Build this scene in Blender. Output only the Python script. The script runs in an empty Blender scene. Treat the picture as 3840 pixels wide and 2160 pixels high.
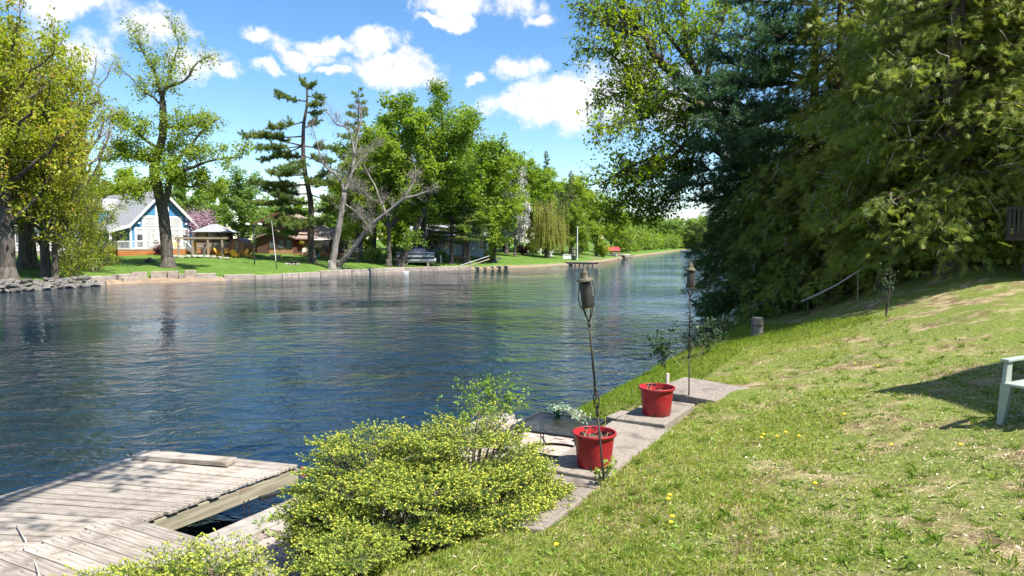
import bpy, math, random
import numpy as np
from mathutils import Vector, Matrix, Euler

SC = bpy.context.scene
COL = SC.collection
R = math.radians
rng = np.random.default_rng(7)
random.seed(7)

# ------------------------------------------------------------------ camera
CAM_H, FPX = 3.8, 2560.0
PITCH = math.atan(175 / 2560)
cam_d = bpy.data.cameras.new('camera')
cam_d.lens = 24.0; cam_d.sensor_width = 36.0
cam_d.clip_start = 0.05; cam_d.clip_end = 4000
cam = bpy.data.objects.new('camera', cam_d); COL.objects.link(cam)
cam.location = (0, 0, CAM_H); cam.rotation_euler = (R(90) - PITCH, 0, 0)
SC.camera = cam

def ray(px, py):
    u = (px - 1920) / FPX; v = (1080 - py) / FPX
    return np.array([u, math.cos(PITCH) + v * math.sin(PITCH), -math.sin(PITCH) + v * math.cos(PITCH)])
def at_y(px, py, Y):                       # the point a photo position has at distance Y
    d = ray(px, py); t = Y / d[1]
    return np.array([0, 0, CAM_H]) + d * t
def at_z(px, py, z):
    d = ray(px, py); t = (z - CAM_H) / d[2]
    return np.array([0, 0, CAM_H]) + d * t

# ------------------------------------------------------------------ light
SUN_AZ, SUN_EL = R(-32), R(57)              # azimuth from +X towards +Y
to_sun = Vector((math.cos(SUN_EL) * math.cos(SUN_AZ), math.cos(SUN_EL) * math.sin(SUN_AZ), math.sin(SUN_EL)))
sun_d = bpy.data.lights.new('sun', 'SUN'); sun_d.energy = 5.0; sun_d.angle = R(0.53); sun_d.color = (1.0, 0.955, 0.88)
sun = bpy.data.objects.new('sun', sun_d); COL.objects.link(sun)
sun.location = (20, 10, 60); sun.rotation_euler = to_sun.to_track_quat('Z', 'Y').to_euler()

SC.view_settings.view_transform = 'Standard'; SC.view_settings.look = 'None'
SC.view_settings.exposure = 1.15; SC.view_settings.gamma = 1.0
SC.view_settings.use_curve_mapping = False
SC.cycles.use_denoising = True
SC.cycles.max_bounces = 10; SC.cycles.diffuse_bounces = 5; SC.cycles.glossy_bounces = 4
SC.cycles.transmission_bounces = 6; SC.cycles.transparent_max_bounces = 8
SC.cycles.sample_clamp_indirect = 6.0
SC.cycles.caustics_reflective = False; SC.cycles.caustics_refractive = False

class NT:
    """small node-tree helper"""
    def __init__(s, tree): s.t = tree; s.t.nodes.clear()
    def n(s, typ, **kw):
        nd = s.t.nodes.new('ShaderNode' + typ)
        for k, v in kw.items():
            if k.startswith('i_'): nd.inputs[k[2:].replace('_', ' ')].default_value = v
            elif k[0] == 'I' and k[1:].isdigit(): nd.inputs[int(k[1:])].default_value = v
            else: setattr(nd, k, v)
        return nd
    def l(s, a, b): s.t.links.new(a, b)
    def math(s, op, a, b=None, clamp=False):
        nd = s.n('Math', operation=op); nd.use_clamp = clamp
        for i, x in enumerate((a, b)):
            if x is None: continue
            if isinstance(x, (int, float)): nd.inputs[i].default_value = x
            else: s.l(x, nd.inputs[i])
        return nd.outputs[0]
    def mix(s, fac, a, b, blend='MIX'):
        nd = s.n('Mix', data_type='RGBA', blend_type=blend)
        for i, x in ((0, fac), (6, a), (7, b)):
            if isinstance(x, (int, float)): nd.inputs[i].default_value = x
            elif isinstance(x, tuple): nd.inputs[i].default_value = (*x[:3], 1)
            else: s.l(x, nd.inputs[i])
        return nd.outputs[2]
    def ramp(s, val, lo, hi, smooth=True):
        nd = s.n('MapRange', interpolation_type='SMOOTHSTEP' if smooth else 'LINEAR')
        nd.inputs[1].default_value = lo; nd.inputs[2].default_value = hi
        s.l(val, nd.inputs[0]); return nd.outputs[0]

world = bpy.data.worlds.new('World'); SC.world = world; world.use_nodes = True
w = NT(world.node_tree)
sky = w.n('TexSky', sky_type='NISHITA', sun_disc=False, sun_elevation=SUN_EL, sun_rotation=math.pi / 2 - SUN_AZ,
          altitude=120.0, air_density=1.0, dust_density=0.12, ozone_density=2.6)
tc = w.n('TexCoord')
D = tc.outputs['Generated']
nz = w.n('TexNoise', i_Scale=5.0, i_Detail=10.0, i_Roughness=0.62); w.l(D, nz.inputs['Vector'])
nzb = w.n('TexNoise', i_Scale=24.0, i_Detail=8.0, i_Roughness=0.66); w.l(D, nzb.inputs['Vector'])
dn_ = w.n('TexNoise', i_Scale=11.0, i_Detail=5.0, i_Roughness=0.6); w.l(D, dn_.inputs['Vector'])
dv = w.n('VectorMath', operation='MULTIPLY_ADD'); w.l(dn_.outputs['Color'], dv.inputs[0]); dv.inputs[1].default_value = (0.085,) * 3; dv.inputs[2].default_value = (-0.0425,) * 3
DW = w.n('VectorMath', operation='ADD'); w.l(D, DW.inputs[0]); w.l(dv.outputs[0], DW.inputs[1]); DW = DW.outputs[0]
CL = [(350,40,320,85),(560,130,270,110),(720,240,190,80),(845,285,95,45),(300,200,260,120),
      (960,150,120,50),(1095,208,125,40),(1225,165,110,34),(1395,158,105,42),
      (1480,260,185,58),(1600,292,90,36),
      (1680,20,150,52),(1715,85,95,28),(1950,20,140,50),(2035,85,70,42),(1620,92,70,22),
      (1930,235,115,45),(1772,272,55,27),
      (2010,385,215,68),(2195,340,200,110),(2400,300,170,110),(2620,430,220,90),
      (985,265,50,24),(1240,272,70,20),(2560,800,260,34),(2330,812,160,22)]
field = None
for cx, cy, hw, hh in CL:
    d = ray(cx, cy); ln = np.linalg.norm(d); d = Vector(d / ln)
    rt = Vector((d.y, -d.x, 0)).normalized(); up = rt.cross(d)
    m = Matrix((rt, d, up)).transposed()
    mp = w.n('Mapping', vector_type='TEXTURE'); w.l(DW, mp.inputs[0])
    mp.inputs[1].default_value = d; mp.inputs[2].default_value = m.to_euler()
    mp.inputs[3].default_value = (hw / FPX / ln, 1.0, hh / FPX / ln)
    le = w.n('VectorMath', operation='LENGTH'); w.l(mp.outputs[0], le.inputs[0])
    f = w.math('SUBTRACT', 1.0, le.outputs['Value'])
    field = f if field is None else w.math('MAXIMUM', field, f)
# the same kind of scattered fair-weather clouds over the rest of the sky
sep = w.n('SeparateXYZ'); w.l(D, sep.inputs[0])
gz = w.math('MAXIMUM', sep.outputs[2], 0.06)
cb = w.n('CombineXYZ'); w.l(w.math('DIVIDE', sep.outputs[0], gz), cb.inputs[0]); w.l(w.math('DIVIDE', sep.outputs[1], gz), cb.inputs[1])
gn = w.n('TexNoise', i_Scale=0.9, i_Detail=3.0, i_Roughness=0.5); w.l(cb.outputs[0], gn.inputs['Vector'])
gen = w.math('MULTIPLY', w.math('SUBTRACT', gn.outputs['Fac'], 0.56), 6.0)
away = w.ramp(w.math('SUBTRACT', w.math('MULTIPLY', w.math('ABSOLUTE', sep.outputs[0]), 1.0), sep.outputs[1]), -0.32, 0.15)
gen = w.math('SUBTRACT', gen, w.math('MULTIPLY', w.math('SUBTRACT', 1.0, away), 4.0))
field = w.math('MAXIMUM', field, gen)
field = w.math('MAXIMUM', field, -1.2)
nsum = w.math('ADD', w.math('MULTIPLY', w.math('SUBTRACT', nz.outputs['Fac'], 0.5), 3.4), w.math('MULTIPLY', w.math('SUBTRACT', nzb.outputs['Fac'], 0.5), 1.9))
dens_raw = w.math('ADD', w.math('ADD', field, nsum), 0.10)
dens = w.ramp(dens_raw, -0.05, 0.75)
def shifted(scale, detail, off):
    va = w.n('VectorMath', operation='ADD'); w.l(D, va.inputs[0]); va.inputs[1].default_value = off
    n_ = w.n('TexNoise', i_Scale=scale, i_Detail=detail, i_Roughness=0.6); w.l(va.outputs[0], n_.inputs['Vector']); return n_.outputs['Fac']
# a cloud's own relief: billows are bright where the vapour thickens towards the sun
lit = w.math('ADD', w.math('MULTIPLY', w.math('SUBTRACT', nz.outputs['Fac'], shifted(5.0, 10.0, (0.016, 0.0, 0.024))), 3.0),
             w.math('MULTIPLY', w.math('SUBTRACT', nzb.outputs['Fac'], shifted(24.0, 6.0, (0.004, 0.0, 0.006))), 2.2))
shade = w.ramp(w.math('SUBTRACT', lit, w.math('MULTIPLY', dens_raw, 0.16)), -0.75, 0.12)
ccol = w.mix(shade, (3.5, 3.75, 4.3), (5.5, 5.5, 5.6))
hs = w.n('HueSaturation', i_Saturation=1.22, i_Value=1.0); w.l(sky.outputs[0], hs.inputs['Color'])
scol = w.mix(w.math('MULTIPLY', dens, 0.97), hs.outputs[0], ccol)
bg = w.n('Background', i_Strength=0.098); w.l(scol, bg.inputs[0])
wo = w.n('OutputWorld'); w.l(bg.outputs[0], wo.inputs[0])

# ------------------------------------------------------------------ object helpers
def link(name, data, parent=None):
    o = bpy.data.objects.new(name, data); COL.objects.link(o)
    if parent is not None: o.parent = parent
    return o
def tag(o, label=None, cat=None, group=None, kind=None):
    if label: o['label'] = label
    if cat: o['category'] = cat
    if group: o['group'] = group
    if kind: o['kind'] = kind
    return o
def thing(name, label, cat, loc=(0, 0, 0), rotz=0.0, group=None, rot=None):
    o = link(name, None); o.empty_display_size = 0.2
    o.location = tuple(float(c) for c in loc); o.rotation_euler = rot or (0, 0, rotz)
    return tag(o, label, cat, group)
def copy_tree(o, parent=None):
    c = o.copy(); COL.objects.link(c); c.parent = parent
    for ch in o.children: copy_tree(ch, c)
    return c

def np_mesh(name, V, F, smooth=False):
    me = bpy.data.meshes.new(name)
    V = np.ascontiguousarray(V, dtype=np.float32); F = np.ascontiguousarray(F, dtype=np.int32)
    me.vertices.add(len(V)); me.vertices.foreach_set('co', V.ravel())
    m, k = F.shape
    me.loops.add(m * k); me.loops.foreach_set('vertex_index', F.ravel())
    me.polygons.add(m); me.polygons.foreach_set('loop_start', np.arange(0, m * k, k, dtype=np.int32))
    if smooth: me.polygons.foreach_set('use_smooth', np.ones(m, dtype=bool))
    me.update(calc_edges=True)
    return me

class MB:
    """collects shapes for ONE mesh object"""
    def __init__(s): s.v = []; s.f = []; s.n = 0; s.smooth = False
    def add(s, V, F):
        V = np.asarray(V, dtype=float).reshape(-1, 3)
        s.v.append(V); s.f.extend([tuple(int(i) + s.n for i in f) for f in F]); s.n += len(V); return s
    def box(s, c, size, rz=0.0, ry=0.0, rx=0.0, taper=1.0):
        hx, hy, hz = (d / 2 for d in size)
        V = np.array([(-hx, -hy, -hz), (hx, -hy, -hz), (hx, hy, -hz), (-hx, hy, -hz),
                      (-hx * taper, -hy * taper, hz), (hx * taper, -hy * taper, hz), (hx * taper, hy * taper, hz), (-hx * taper, hy * taper, hz)])
        if rz or ry or rx: V = V @ np.array(Euler((rx, ry, rz)).to_matrix()).T
        return s.add(V + np.array(c), [(0, 3, 2, 1), (4, 5, 6, 7), (0, 1, 5, 4), (1, 2, 6, 5), (2, 3, 7, 6), (3, 0, 4, 7)])
    def bx(s, x0, x1, y0, y1, z0, z1): return s.box(((x0 + x1) / 2, (y0 + y1) / 2, (z0 + z1) / 2), (x1 - x0, y1 - y0, z1 - z0))
    def prism(s, poly, axis, a, b):
        """extrude a 2D polygon along 'x','y' or 'z' from a to b"""
        def p3(p, t): return {'x': (t, p[0], p[1]), 'y': (p[0], t, p[1]), 'z': (p[0], p[1], t)}[axis]
        n = len(poly); V = [p3(p, a) for p in poly] + [p3(p, b) for p in poly]
        F = [tuple(range(n))[::-1], tuple(range(n, 2 * n))] + [(i, (i + 1) % n, n + (i + 1) % n, n + i) for i in range(n)]
        return s.add(V, F)
    def hull8(s, P, thick):
        """a slab: 4 top corners, extruded down"""
        P = np.asarray(P, float); B = P.copy(); B[:, 2] -= thick
        return s.add(np.vstack([B, P]), [(3, 2, 1, 0), (4, 5, 6, 7), (0, 1, 5, 4), (1, 2, 6, 5), (2, 3, 7, 6), (3, 0, 4, 7)])
    def tube(s, pts, rad, n=6, cap=True):
        P = np.asarray(pts, float); k = len(P)
        r = np.full(k, rad, float) if np.isscalar(rad) else np.asarray(rad, float)
        T = np.gradient(P, axis=0); T /= (np.linalg.norm(T, axis=1, keepdims=True) + 1e-9)
        ref = np.array([0., 0., 1.]) if abs(T[:, 2]).mean() < 0.8 else np.array([1., 0.3, 0.])
        A = np.cross(T, ref); A /= (np.linalg.norm(A, axis=1, keepdims=True) + 1e-9); B = np.cross(T, A)
        th = np.arange(n) * 2 * math.pi / n
        V = P[:, None] + r[:, None, None] * (A[:, None] * np.cos(th)[None, :, None] + B[:, None] * np.sin(th)[None, :, None])
        F = [(j * n + i, j * n + (i + 1) % n, (j + 1) * n + (i + 1) % n, (j + 1) * n + i) for j in range(k - 1) for i in range(n)]
        if cap: F += [tuple(range(n))[::-1], tuple(range((k - 1) * n, k * n))]
        return s.add(V, F)
    def lathe(s, prof, n=20, c=(0, 0, 0), closed=False, top=True):
        """prof: list of (r, z)"""
        th = np.arange(n) * 2 * math.pi / n
        V = [(c[0] + r * math.cos(t), c[1] + r * math.sin(t), c[2] + z) for r, z in prof for t in th]
        k = len(prof)
        F = [(j * n + i, j * n + (i + 1) % n, (j + 1) * n + (i + 1) % n, (j + 1) * n + i) for j in range(k - 1) for i in range(n)]
        if not closed: F += [tuple(range(n))[::-1]] + ([tuple(range((k - 1) * n, k * n))] if top else [])
        elif top: F += [((k - 1) * n + i, (k - 1) * n + (i + 1) % n, (i + 1) % n, i) for i in range(n)]
        return s.add(V, F)
    def blob(s, c, size, seed=0, rough=0.25, sub=2):
        """an uneven stone"""
        import bmesh
        bm = bmesh.new(); bmesh.ops.create_icosphere(bm, subdivisions=sub, radius=1.0)
        r = np.random.default_rng(seed); ax = r.normal(size=(5, 3)); ax /= np.linalg.norm(ax, axis=1, keepdims=True); of = r.uniform(0.55, 0.85, 5)
        V = np.array([v.co[:] for v in bm.verts])
        for a, o in zip(ax, of):
            dd = V @ a; V = np.where((dd > o)[:, None], V - np.outer(dd - o, a), V)
        V *= 1 + rough * 0.3 * r.normal(size=(len(V), 1)) * 0.5
        F = [[v.index for v in f.verts] for f in bm.faces]; bm.free()
        return s.add(V * np.array(size) + np.array(c), F)
    def build(s, name, mat, parent=None, smooth=False, bevel=0.0, loc=None, rotz=None):
        me = bpy.data.meshes.new(name)
        me.from_pydata(np.vstack(s.v).tolist(), [], s.f); me.update()
        if smooth: me.polygons.foreach_set('use_smooth', np.ones(len(me.polygons), dtype=bool))
        if mat: me.materials.append(mat)
        o = link(name, me, parent)
        if bevel:
            b = o.modifiers.new('bevel', 'BEVEL'); b.width = bevel; b.segments = 2; b.limit_method = 'ANGLE'
        if loc is not None: o.location = tuple(float(c) for c in loc)
        if rotz is not None: o.rotation_euler.z = rotz
        return o
def bx(*a): return MB().bx(*a)

# ------------------------------------------------------------------ materials
MATS = {}
def mat(name, c1, c2=None, scale=3.0, rough=0.75, bump=0.0, bscale=None, metal=0.0, stretch=(1, 1, 1), detail=5.0, lo=0.35, hi=0.65,
        c3=None, scale3=0.6, lo3=0.5, hi3=0.7, rnd=0.0, spec=0.4, coords='Object'):
    m = bpy.data.materials.new(name); m.use_nodes = True; t = NT(m.node_tree)
    p = t.n('BsdfPrincipled', i_Roughness=rough, i_Metallic=metal); p.inputs['Specular IOR Level'].default_value = spec
    o = t.n('OutputMaterial'); t.l(p.outputs[0], o.inputs[0])
    tcn = t.n('TexCoord'); mp = t.n('Mapping'); t.l(tcn.outputs[coords], mp.inputs[0]); mp.inputs[3].default_value = stretch
    col = None
    if c2:
        n1 = t.n('TexNoise', i_Scale=scale, i_Detail=detail, i_Roughness=0.62); t.l(mp.outputs[0], n1.inputs['Vector'])
        col = t.mix(t.ramp(n1.outputs['Fac'], lo, hi), c1, c2)
    if c3:
        n3 = t.n('TexNoise', i_Scale=scale3, i_Detail=4.0, i_Roughness=0.6); t.l(tcn.outputs[coords], n3.inputs['Vector'])
        col = t.mix(t.ramp(n3.outputs['Fac'], lo3, hi3), col if col is not None else c1, c3)
    if rnd:
        oi = t.n('ObjectInfo'); hsv = t.n('HueSaturation')
        t.l(t.math('ADD', t.math('MULTIPLY', oi.outputs['Random'], rnd), 1 - rnd / 2), hsv.inputs['Value'])
        if col is None: hsv.inputs['Color'].default_value = (*c1, 1)
        else: t.l(col, hsv.inputs['Color'])
        col = hsv.outputs[0]
    if col is None: p.inputs['Base Color'].default_value = (*c1, 1)
    else: t.l(col, p.inputs['Base Color'])
    if bump:
        nb = t.n('TexNoise', i_Scale=bscale or scale * 3, i_Detail=6.0, i_Roughness=0.65); t.l(mp.outputs[0], nb.inputs['Vector'])
        b = t.n('Bump', i_Strength=1.0, i_Distance=bump); t.l(nb.outputs['Fac'], b.inputs['Height']); t.l(b.outputs[0], p.inputs['Normal'])
    MATS[name] = m
    return m

def leafmat(name, c1, c2, c3=None, transl=0.35, rough=0.5, nscale=0.35, spec=0.25, c4=None):
    """leaves: each leaf a tint of its own between c1 and c2, whole boughs leaning to c3; light passes through"""
    m = bpy.data.materials.new(name); m.use_nodes = True; t = NT(m.node_tree)
    g = t.n('NewGeometry'); rn = g.outputs['Random Per Island']
    col = t.mix(rn, c1, c2)
    if c4:
        fr = t.math('FRACT', t.math('MULTIPLY', rn, 37.0))
        col = t.mix(t.math('GREATER_THAN', fr, 0.93), col, c4)
    if c3:
        tcn = t.n('TexCoord'); n1 = t.n('TexNoise', i_Scale=nscale, i_Detail=3.0); t.l(tcn.outputs['Object'], n1.inputs['Vector'])
        col = t.mix(t.math('MULTIPLY', t.ramp(n1.outputs['Fac'], 0.42, 0.62), 0.8), col, c3)
    oi = t.n('ObjectInfo'); hsv = t.n('HueSaturation'); t.l(col, hsv.inputs['Color'])
    t.l(t.math('ADD', t.math('MULTIPLY', oi.outputs['Random'], 0.3), 0.85), hsv.inputs['Value'])
    t.l(t.math('ADD', t.math('MULTIPLY', oi.outputs['Random'], -0.03), 0.515), hsv.inputs['Hue'])
    p = t.n('BsdfPrincipled', i_Roughness=rough); p.inputs['Specular IOR Level'].default_value = spec
    t.l(hsv.outputs[0], p.inputs['Base Color'])
    tr = t.n('BsdfTranslucent'); br = t.n('HueSaturation', i_Saturation=1.1, i_Value=1.35); t.l(hsv.outputs[0], br.inputs['Color']); t.l(br.outputs[0], tr.inputs[0])
    mx = t.n('MixShader'); mx.inputs[0].default_value = transl; t.l(p.outputs[0], mx.inputs[1]); t.l(tr.outputs[0], mx.inputs[2])
    o = t.n('OutputMaterial'); t.l(mx.outputs[0], o.inputs[0])
    MATS[name] = m
    return m
# ------------------------------------------------------------------ terrain
U_A, U_D = np.array([0.49, 0.872]), np.array([0.872, -0.49])     # along the near bank, and inland from it
P0 = np.array([1.2, 14.3])
def ad(x, y):
    qx, qy = np.asarray(x, float) - P0[0], np.asarray(y, float) - P0[1]
    return qx * U_A[0] + qy * U_A[1], qx * U_D[0] + qy * U_D[1]
def xy(a, d): return P0[0] + a * U_A[0] + d * U_D[0], P0[1] + a * U_A[1] + d * U_D[1]
def sm(x, lo, hi):
    t = np.clip((x - lo) / (hi - lo), 0, 1); return t * t * (3 - 2 * t)
def edge_d(a): return np.interp(a, [-14, -12, -10, -8.4, -7.3], [0.0, 0.3, 1.1, 1.9, 2.75])
def wob(x, y): return 0.03 * np.sin(x * 1.9 + 0.7 * y) + 0.025 * np.sin(y * 2.3 - x) + 0.015 * np.sin(5.1 * x + 3.3 * y)
def near_h(x, y):
    a, d = ad(x, y)
    lawn = np.interp(d, [-3, -0.3, 0.0, 0.5, 1.4, 3.0, 8, 12, 16, 40, 120], [-1.5, -0.7, 0.0, 0.38, 0.8, 1.25, 2.185, 2.6, 2.85, 3.3, 4.5])
    lawn = lawn + 0.12 * np.clip(a, 0, 10) * np.clip((d - 3.4) / 4.2, 0, 1.0)
    e = edge_d(a); wd = np.interp(a, [-8.4, -7.3], [0.9, 0.12])
    patio = np.where(d < -0.55, -1.2, 0.33)
    up = np.maximum(lawn, 1.02)
    pat = patio + (up - patio) * sm(d, e, e + wd)
    k = sm(a, -2.3, -1.5)
    h = pat * (1 - k) + lawn * k
    h = h - 0.12 * sm(a, -8.0, -7.8) * (1 - sm(a, -2.85, -2.7)) * sm(d, 2.55, 2.6) * (1 - sm(d, 3.36, 3.46))
    return h + wob(x, y) * sm(d, e + 0.3, e + 1.2) * np.where(a < 20, 1, 0.5)
def near_hit(px, py):
    d = ray(px, py); t = np.linspace(2, 80, 8000); P = np.array([0, 0, CAM_H]) + d[None] * t[:, None]
    i = np.argmax(P[:, 2] < near_h(P[:, 0], P[:, 1])); return P[i]

FS = np.array([(-320, 50), (-120, 48), (-38.3, 51), (-36.3, 57), (-35, 64), (-26.7, 67), (-24.2, 69.5), (-19.1, 79), (-14.1, 86), (-7.8, 91),
               (3.2, 101), (10, 111), (17, 128), (27, 162), (50, 225), (74, 295), (120, 312), (420, 330)])
def far_d(x, y):
    x = np.asarray(x, float); y = np.asarray(y, float)
    best = np.full(np.broadcast(x, y).shape, 1e9)
    for (ax, ay), (bx_, by_) in zip(FS[:-1], FS[1:]):
        vx, vy = bx_ - ax, by_ - ay
        t = np.clip(((x - ax) * vx + (y - ay) * vy) / (vx * vx + vy * vy), 0, 1)
        best = np.minimum(best, np.hypot(x - ax - t * vx, y - ay - t * vy))
    return np.where(y > np.interp(x, FS[:, 0], FS[:, 1]), best, -best)
def far_h(x, y):
    d = far_d(x, y)
    h = np.interp(d, [-4, -0.15, 0.25, 4, 10, 18, 40, 100, 300], [-2, -0.5, 0.42, 0.9, 1.45, 2.0, 2.6, 3.2, 5])
    return h + 0.04 * np.sin(x * 0.9 + y * 0.5) * sm(d, 1, 4)
def G(px, Y):                                  # a place on the far bank
    x = (px - 1920) / FPX * Y * 0.998
    while far_d(x, Y) < 1.6: Y += 0.25; x = (px - 1920) / FPX * Y * 0.998
    return np.array([x, Y, float(far_h(x, Y))])

def grid(name, X, Y, Z, material, kind='structure', smooth=True):
    n, m = X.shape; V = np.stack([X, Y, Z], -1).reshape(-1, 3)
    i = np.arange(n * m).reshape(n, m)
    F = np.stack([i[:-1, :-1], i[1:, :-1], i[1:, 1:], i[:-1, 1:]], -1).reshape(-1, 4)
    me = np_mesh(name, V, F, smooth); me.materials.append(material)
    return tag(link(name, me), kind=kind)

def ground_mat():
    m = bpy.data.materials.new('lawn_ground'); m.use_nodes = True; t = NT(m.node_tree)
    g = t.n('TexCoord'); v = g.outputs['Object']
    def nz(s, d=6.0, r=0.65):
        n = t.n('TexNoise', i_Scale=s, i_Detail=d, i_Roughness=r); t.l(v, n.inputs['Vector']); return n.outputs['Fac']
    straw = t.mix(t.ramp(nz(34), 0.38, 0.62), (0.32, 0.245, 0.13), (0.53, 0.42, 0.265))
    soil = t.mix(t.ramp(nz(9), 0.4, 0.66), (0.12, 0.08, 0.045), (0.26, 0.18, 0.10))
    base = t.mix(t.ramp(nz(3.3), 0.42, 0.6), soil, straw)
    moss = t.mix(t.ramp(nz(22), 0.4, 0.6), (0.11, 0.15, 0.028), (0.22, 0.26, 0.06))
    col = t.mix(t.ramp(nz(1.1), 0.45, 0.64), moss, base)
    p = t.n('BsdfPrincipled', i_Roughness=0.95); p.inputs['Specular IOR Level'].default_value = 0.1
    t.l(col, p.inputs['Base Color'])
    b = t.n('Bump', i_Distance=0.03); t.l(nz(45), b.inputs['Height']); t.l(b.outputs[0], p.inputs['Normal'])
    o = t.n('OutputMaterial'); t.l(p.outputs[0], o.inputs[0]); return m
def far_ground_mat():
    m = bpy.data.materials.new('far_lawn'); m.use_nodes = True; t = NT(m.node_tree)
    g = t.n('TexCoord'); v = g.outputs['Object']
    def nz(s, d=6.0, r=0.65):
        n = t.n('TexNoise', i_Scale=s, i_Detail=d, i_Roughness=r); t.l(v, n.inputs['Vector']); return n.outputs['Fac']
    c = t.mix(t.ramp(nz(2.5), 0.35, 0.65), (0.065, 0.125, 0.022), (0.12, 0.20, 0.035))
    c = t.mix(t.math('MULTIPLY', t.ramp(nz(0.35), 0.5, 0.68), 0.6), c, (0.16, 0.22, 0.05))
    c = t.mix(t.math('MULTIPLY', t.ramp(nz(6.0), 0.6, 0.75), 0.5), c, (0.19, 0.19, 0.07))
    geo = t.n('NewGeometry'); sp = t.n('SeparateXYZ'); t.l(geo.outputs['Position'], sp.inputs[0])
    c = t.mix(t.ramp(sp.outputs[2], 0.42, 0.25), c, (0.24, 0.19, 0.125))     # bare earth on the cut bank
    p = t.n('BsdfPrincipled', i_Roughness=0.95); p.inputs['Specular IOR Level'].default_value = 0.08; t.l(c, p.inputs['Base Color'])
    b = t.n('Bump', i_Distance=0.12); t.l(nz(7), b.inputs['Height']); t.l(b.outputs[0], p.inputs['Normal'])
    o = t.n('OutputMaterial'); t.l(p.outputs[0], o.inputs[0]); return m
def water_mat():
    m = bpy.data.materials.new('river_water'); m.use_nodes = True; t = NT(m.node_tree)
    g = t.n('TexCoord'); v = g.outputs['Object']
    def nz(s, st, d=2.0, r=0.5, rot=0.0, dist=0.0):
        mp = t.n('Mapping'); t.l(v, mp.inputs[0]); mp.inputs[3].default_value = st; mp.inputs[2].default_value = (0, 0, rot)
        n = t.n('TexNoise', i_Scale=s, i_Detail=d, i_Roughness=r, i_Distortion=dist); t.l(mp.outputs[0], n.inputs['Vector']); return n.outputs['Fac']
    big = nz(0.6, (0.8, 1.0, 1), 1.5, 0.45, 0.35, 0.5)
    mid = nz(1.9, (0.8, 1.0, 1), 3.0, 0.55, 0.15, 0.6)
    fine = nz(6.5, (0.6, 1.0, 1), 3.0, 0.6, -0.2, 0.5)
    gust = t.ramp(nz(0.055, (0.8, 1.0, 1), 3.0), 0.36, 0.62)
    hgt = t.math('ADD', t.math('MULTIPLY', big, 0.20), t.math('MULTIPLY', mid, 0.16))
    hgt = t.math('ADD', hgt, t.math('MULTIPLY', fine, 0.016))
    hgt = t.math('MULTIPLY', hgt, t.math('ADD', t.math('MULTIPLY', gust, 1.15), 0.28))
    sx = t.n('SeparateXYZ'); t.l(v, sx.inputs[0])
    hgt = t.math('MULTIPLY', hgt, t.math('ADD', t.math('MULTIPLY', t.ramp(sx.outputs[0], -17.0, 1.0), 0.62), 0.38))    # water lies calmer in the lee of the wooded point
    b = t.n('Bump', i_Strength=1.0, i_Distance=1.0); t.l(hgt, b.inputs['Height'])
    p = t.n('BsdfPrincipled', i_Roughness=0.04, i_IOR=1.333)
    p.inputs['Base Color'].default_value = (0.005, 0.018, 0.036, 1)
    t.l(b.outputs[0], p.inputs['Normal'])
    o = t.n('OutputMaterial'); t.l(p.outputs[0], o.inputs[0]); return m

LAWN_M, FAR_M, WATER_M = ground_mat(), far_ground_mat(), water_mat()
wm = MB().add([(-700, -80, 0), (700, -80, 0), (700, 700, 0), (-700, 700, 0)], [(0, 1, 2, 3)]).build('river', WATER_M); tag(wm, kind='structure')
aa = np.concatenate([-14 - np.geomspace(0.2, 46, 22)[::-1], np.arange(-14, 14, 0.19), 14 + np.geomspace(0.2, 420, 60)])
dd = np.concatenate([[-3.0, -2.0, -1.3], np.arange(-0.9, 13, 0.14), 13 + np.geomspace(0.2, 260, 36)])
A_, D_ = np.meshgrid(aa, dd, indexing='ij'); X_, Y_ = xy(A_, D_)
grid('lawn', X_, Y_, near_h(X_, Y_), LAWN_M)
xs = np.concatenate([-100 - np.geomspace(1, 220, 14)[::-1], np.arange(-100, 60, 1.3), 60 + np.geomspace(1, 360, 40)])
ys = np.concatenate([np.arange(46, 130, 1.0), 130 + np.geomspace(1, 520, 90)])
X_, Y_ = np.meshgrid(xs, ys, indexing='ij')
grid('far_bank', X_, Y_, far_h(X_, Y_), FAR_M)
# ------------------------------------------------------------------ trees
BARK = mat('bark', (0.055, 0.045, 0.036), (0.13, 0.11, 0.09), scale=6, rough=0.95, bump=0.05, bscale=9, stretch=(1, 1, 0.22))
BARK_G = mat('grey_bark', (0.13, 0.115, 0.10), (0.30, 0.27, 0.235), scale=5, rough=0.95, bump=0.05, bscale=9, stretch=(1, 1, 0.2))
BARK_P = mat('pine_bark', (0.05, 0.038, 0.032), (0.12, 0.092, 0.075), scale=5, rough=0.95, bump=0.05, stretch=(1, 1, 0.3))
BARK_R = mat('cedar_bark', (0.10, 0.065, 0.048), (0.22, 0.16, 0.125), scale=9, rough=0.95, bump=0.03, stretch=(1, 1, 0.12))
BIRCH = mat('birch_bark', (0.55, 0.53, 0.49), (0.12, 0.11, 0.10), scale=5, rough=0.8, lo=0.55, hi=0.7, stretch=(1, 1, 3))
TWIG = mat('dead_twig', (0.23, 0.20, 0.175), (0.38, 0.34, 0.30), scale=4, rough=0.9)
L_MAPLE = leafmat('maple_leaves', (0.15, 0.25, 0.026), (0.33, 0.41, 0.06), (0.23, 0.34, 0.04), transl=0.5)
L_MAPLE2 = leafmat('pale_leaves', (0.16, 0.27, 0.045), (0.32, 0.40, 0.10), (0.24, 0.36, 0.08), transl=0.5)
L_YEL = leafmat('yellow_leaves', (0.24, 0.30, 0.03), (0.48, 0.47, 0.06), (0.30, 0.37, 0.04), c4=(0.45, 0.24, 0.07), transl=0.5)
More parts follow.
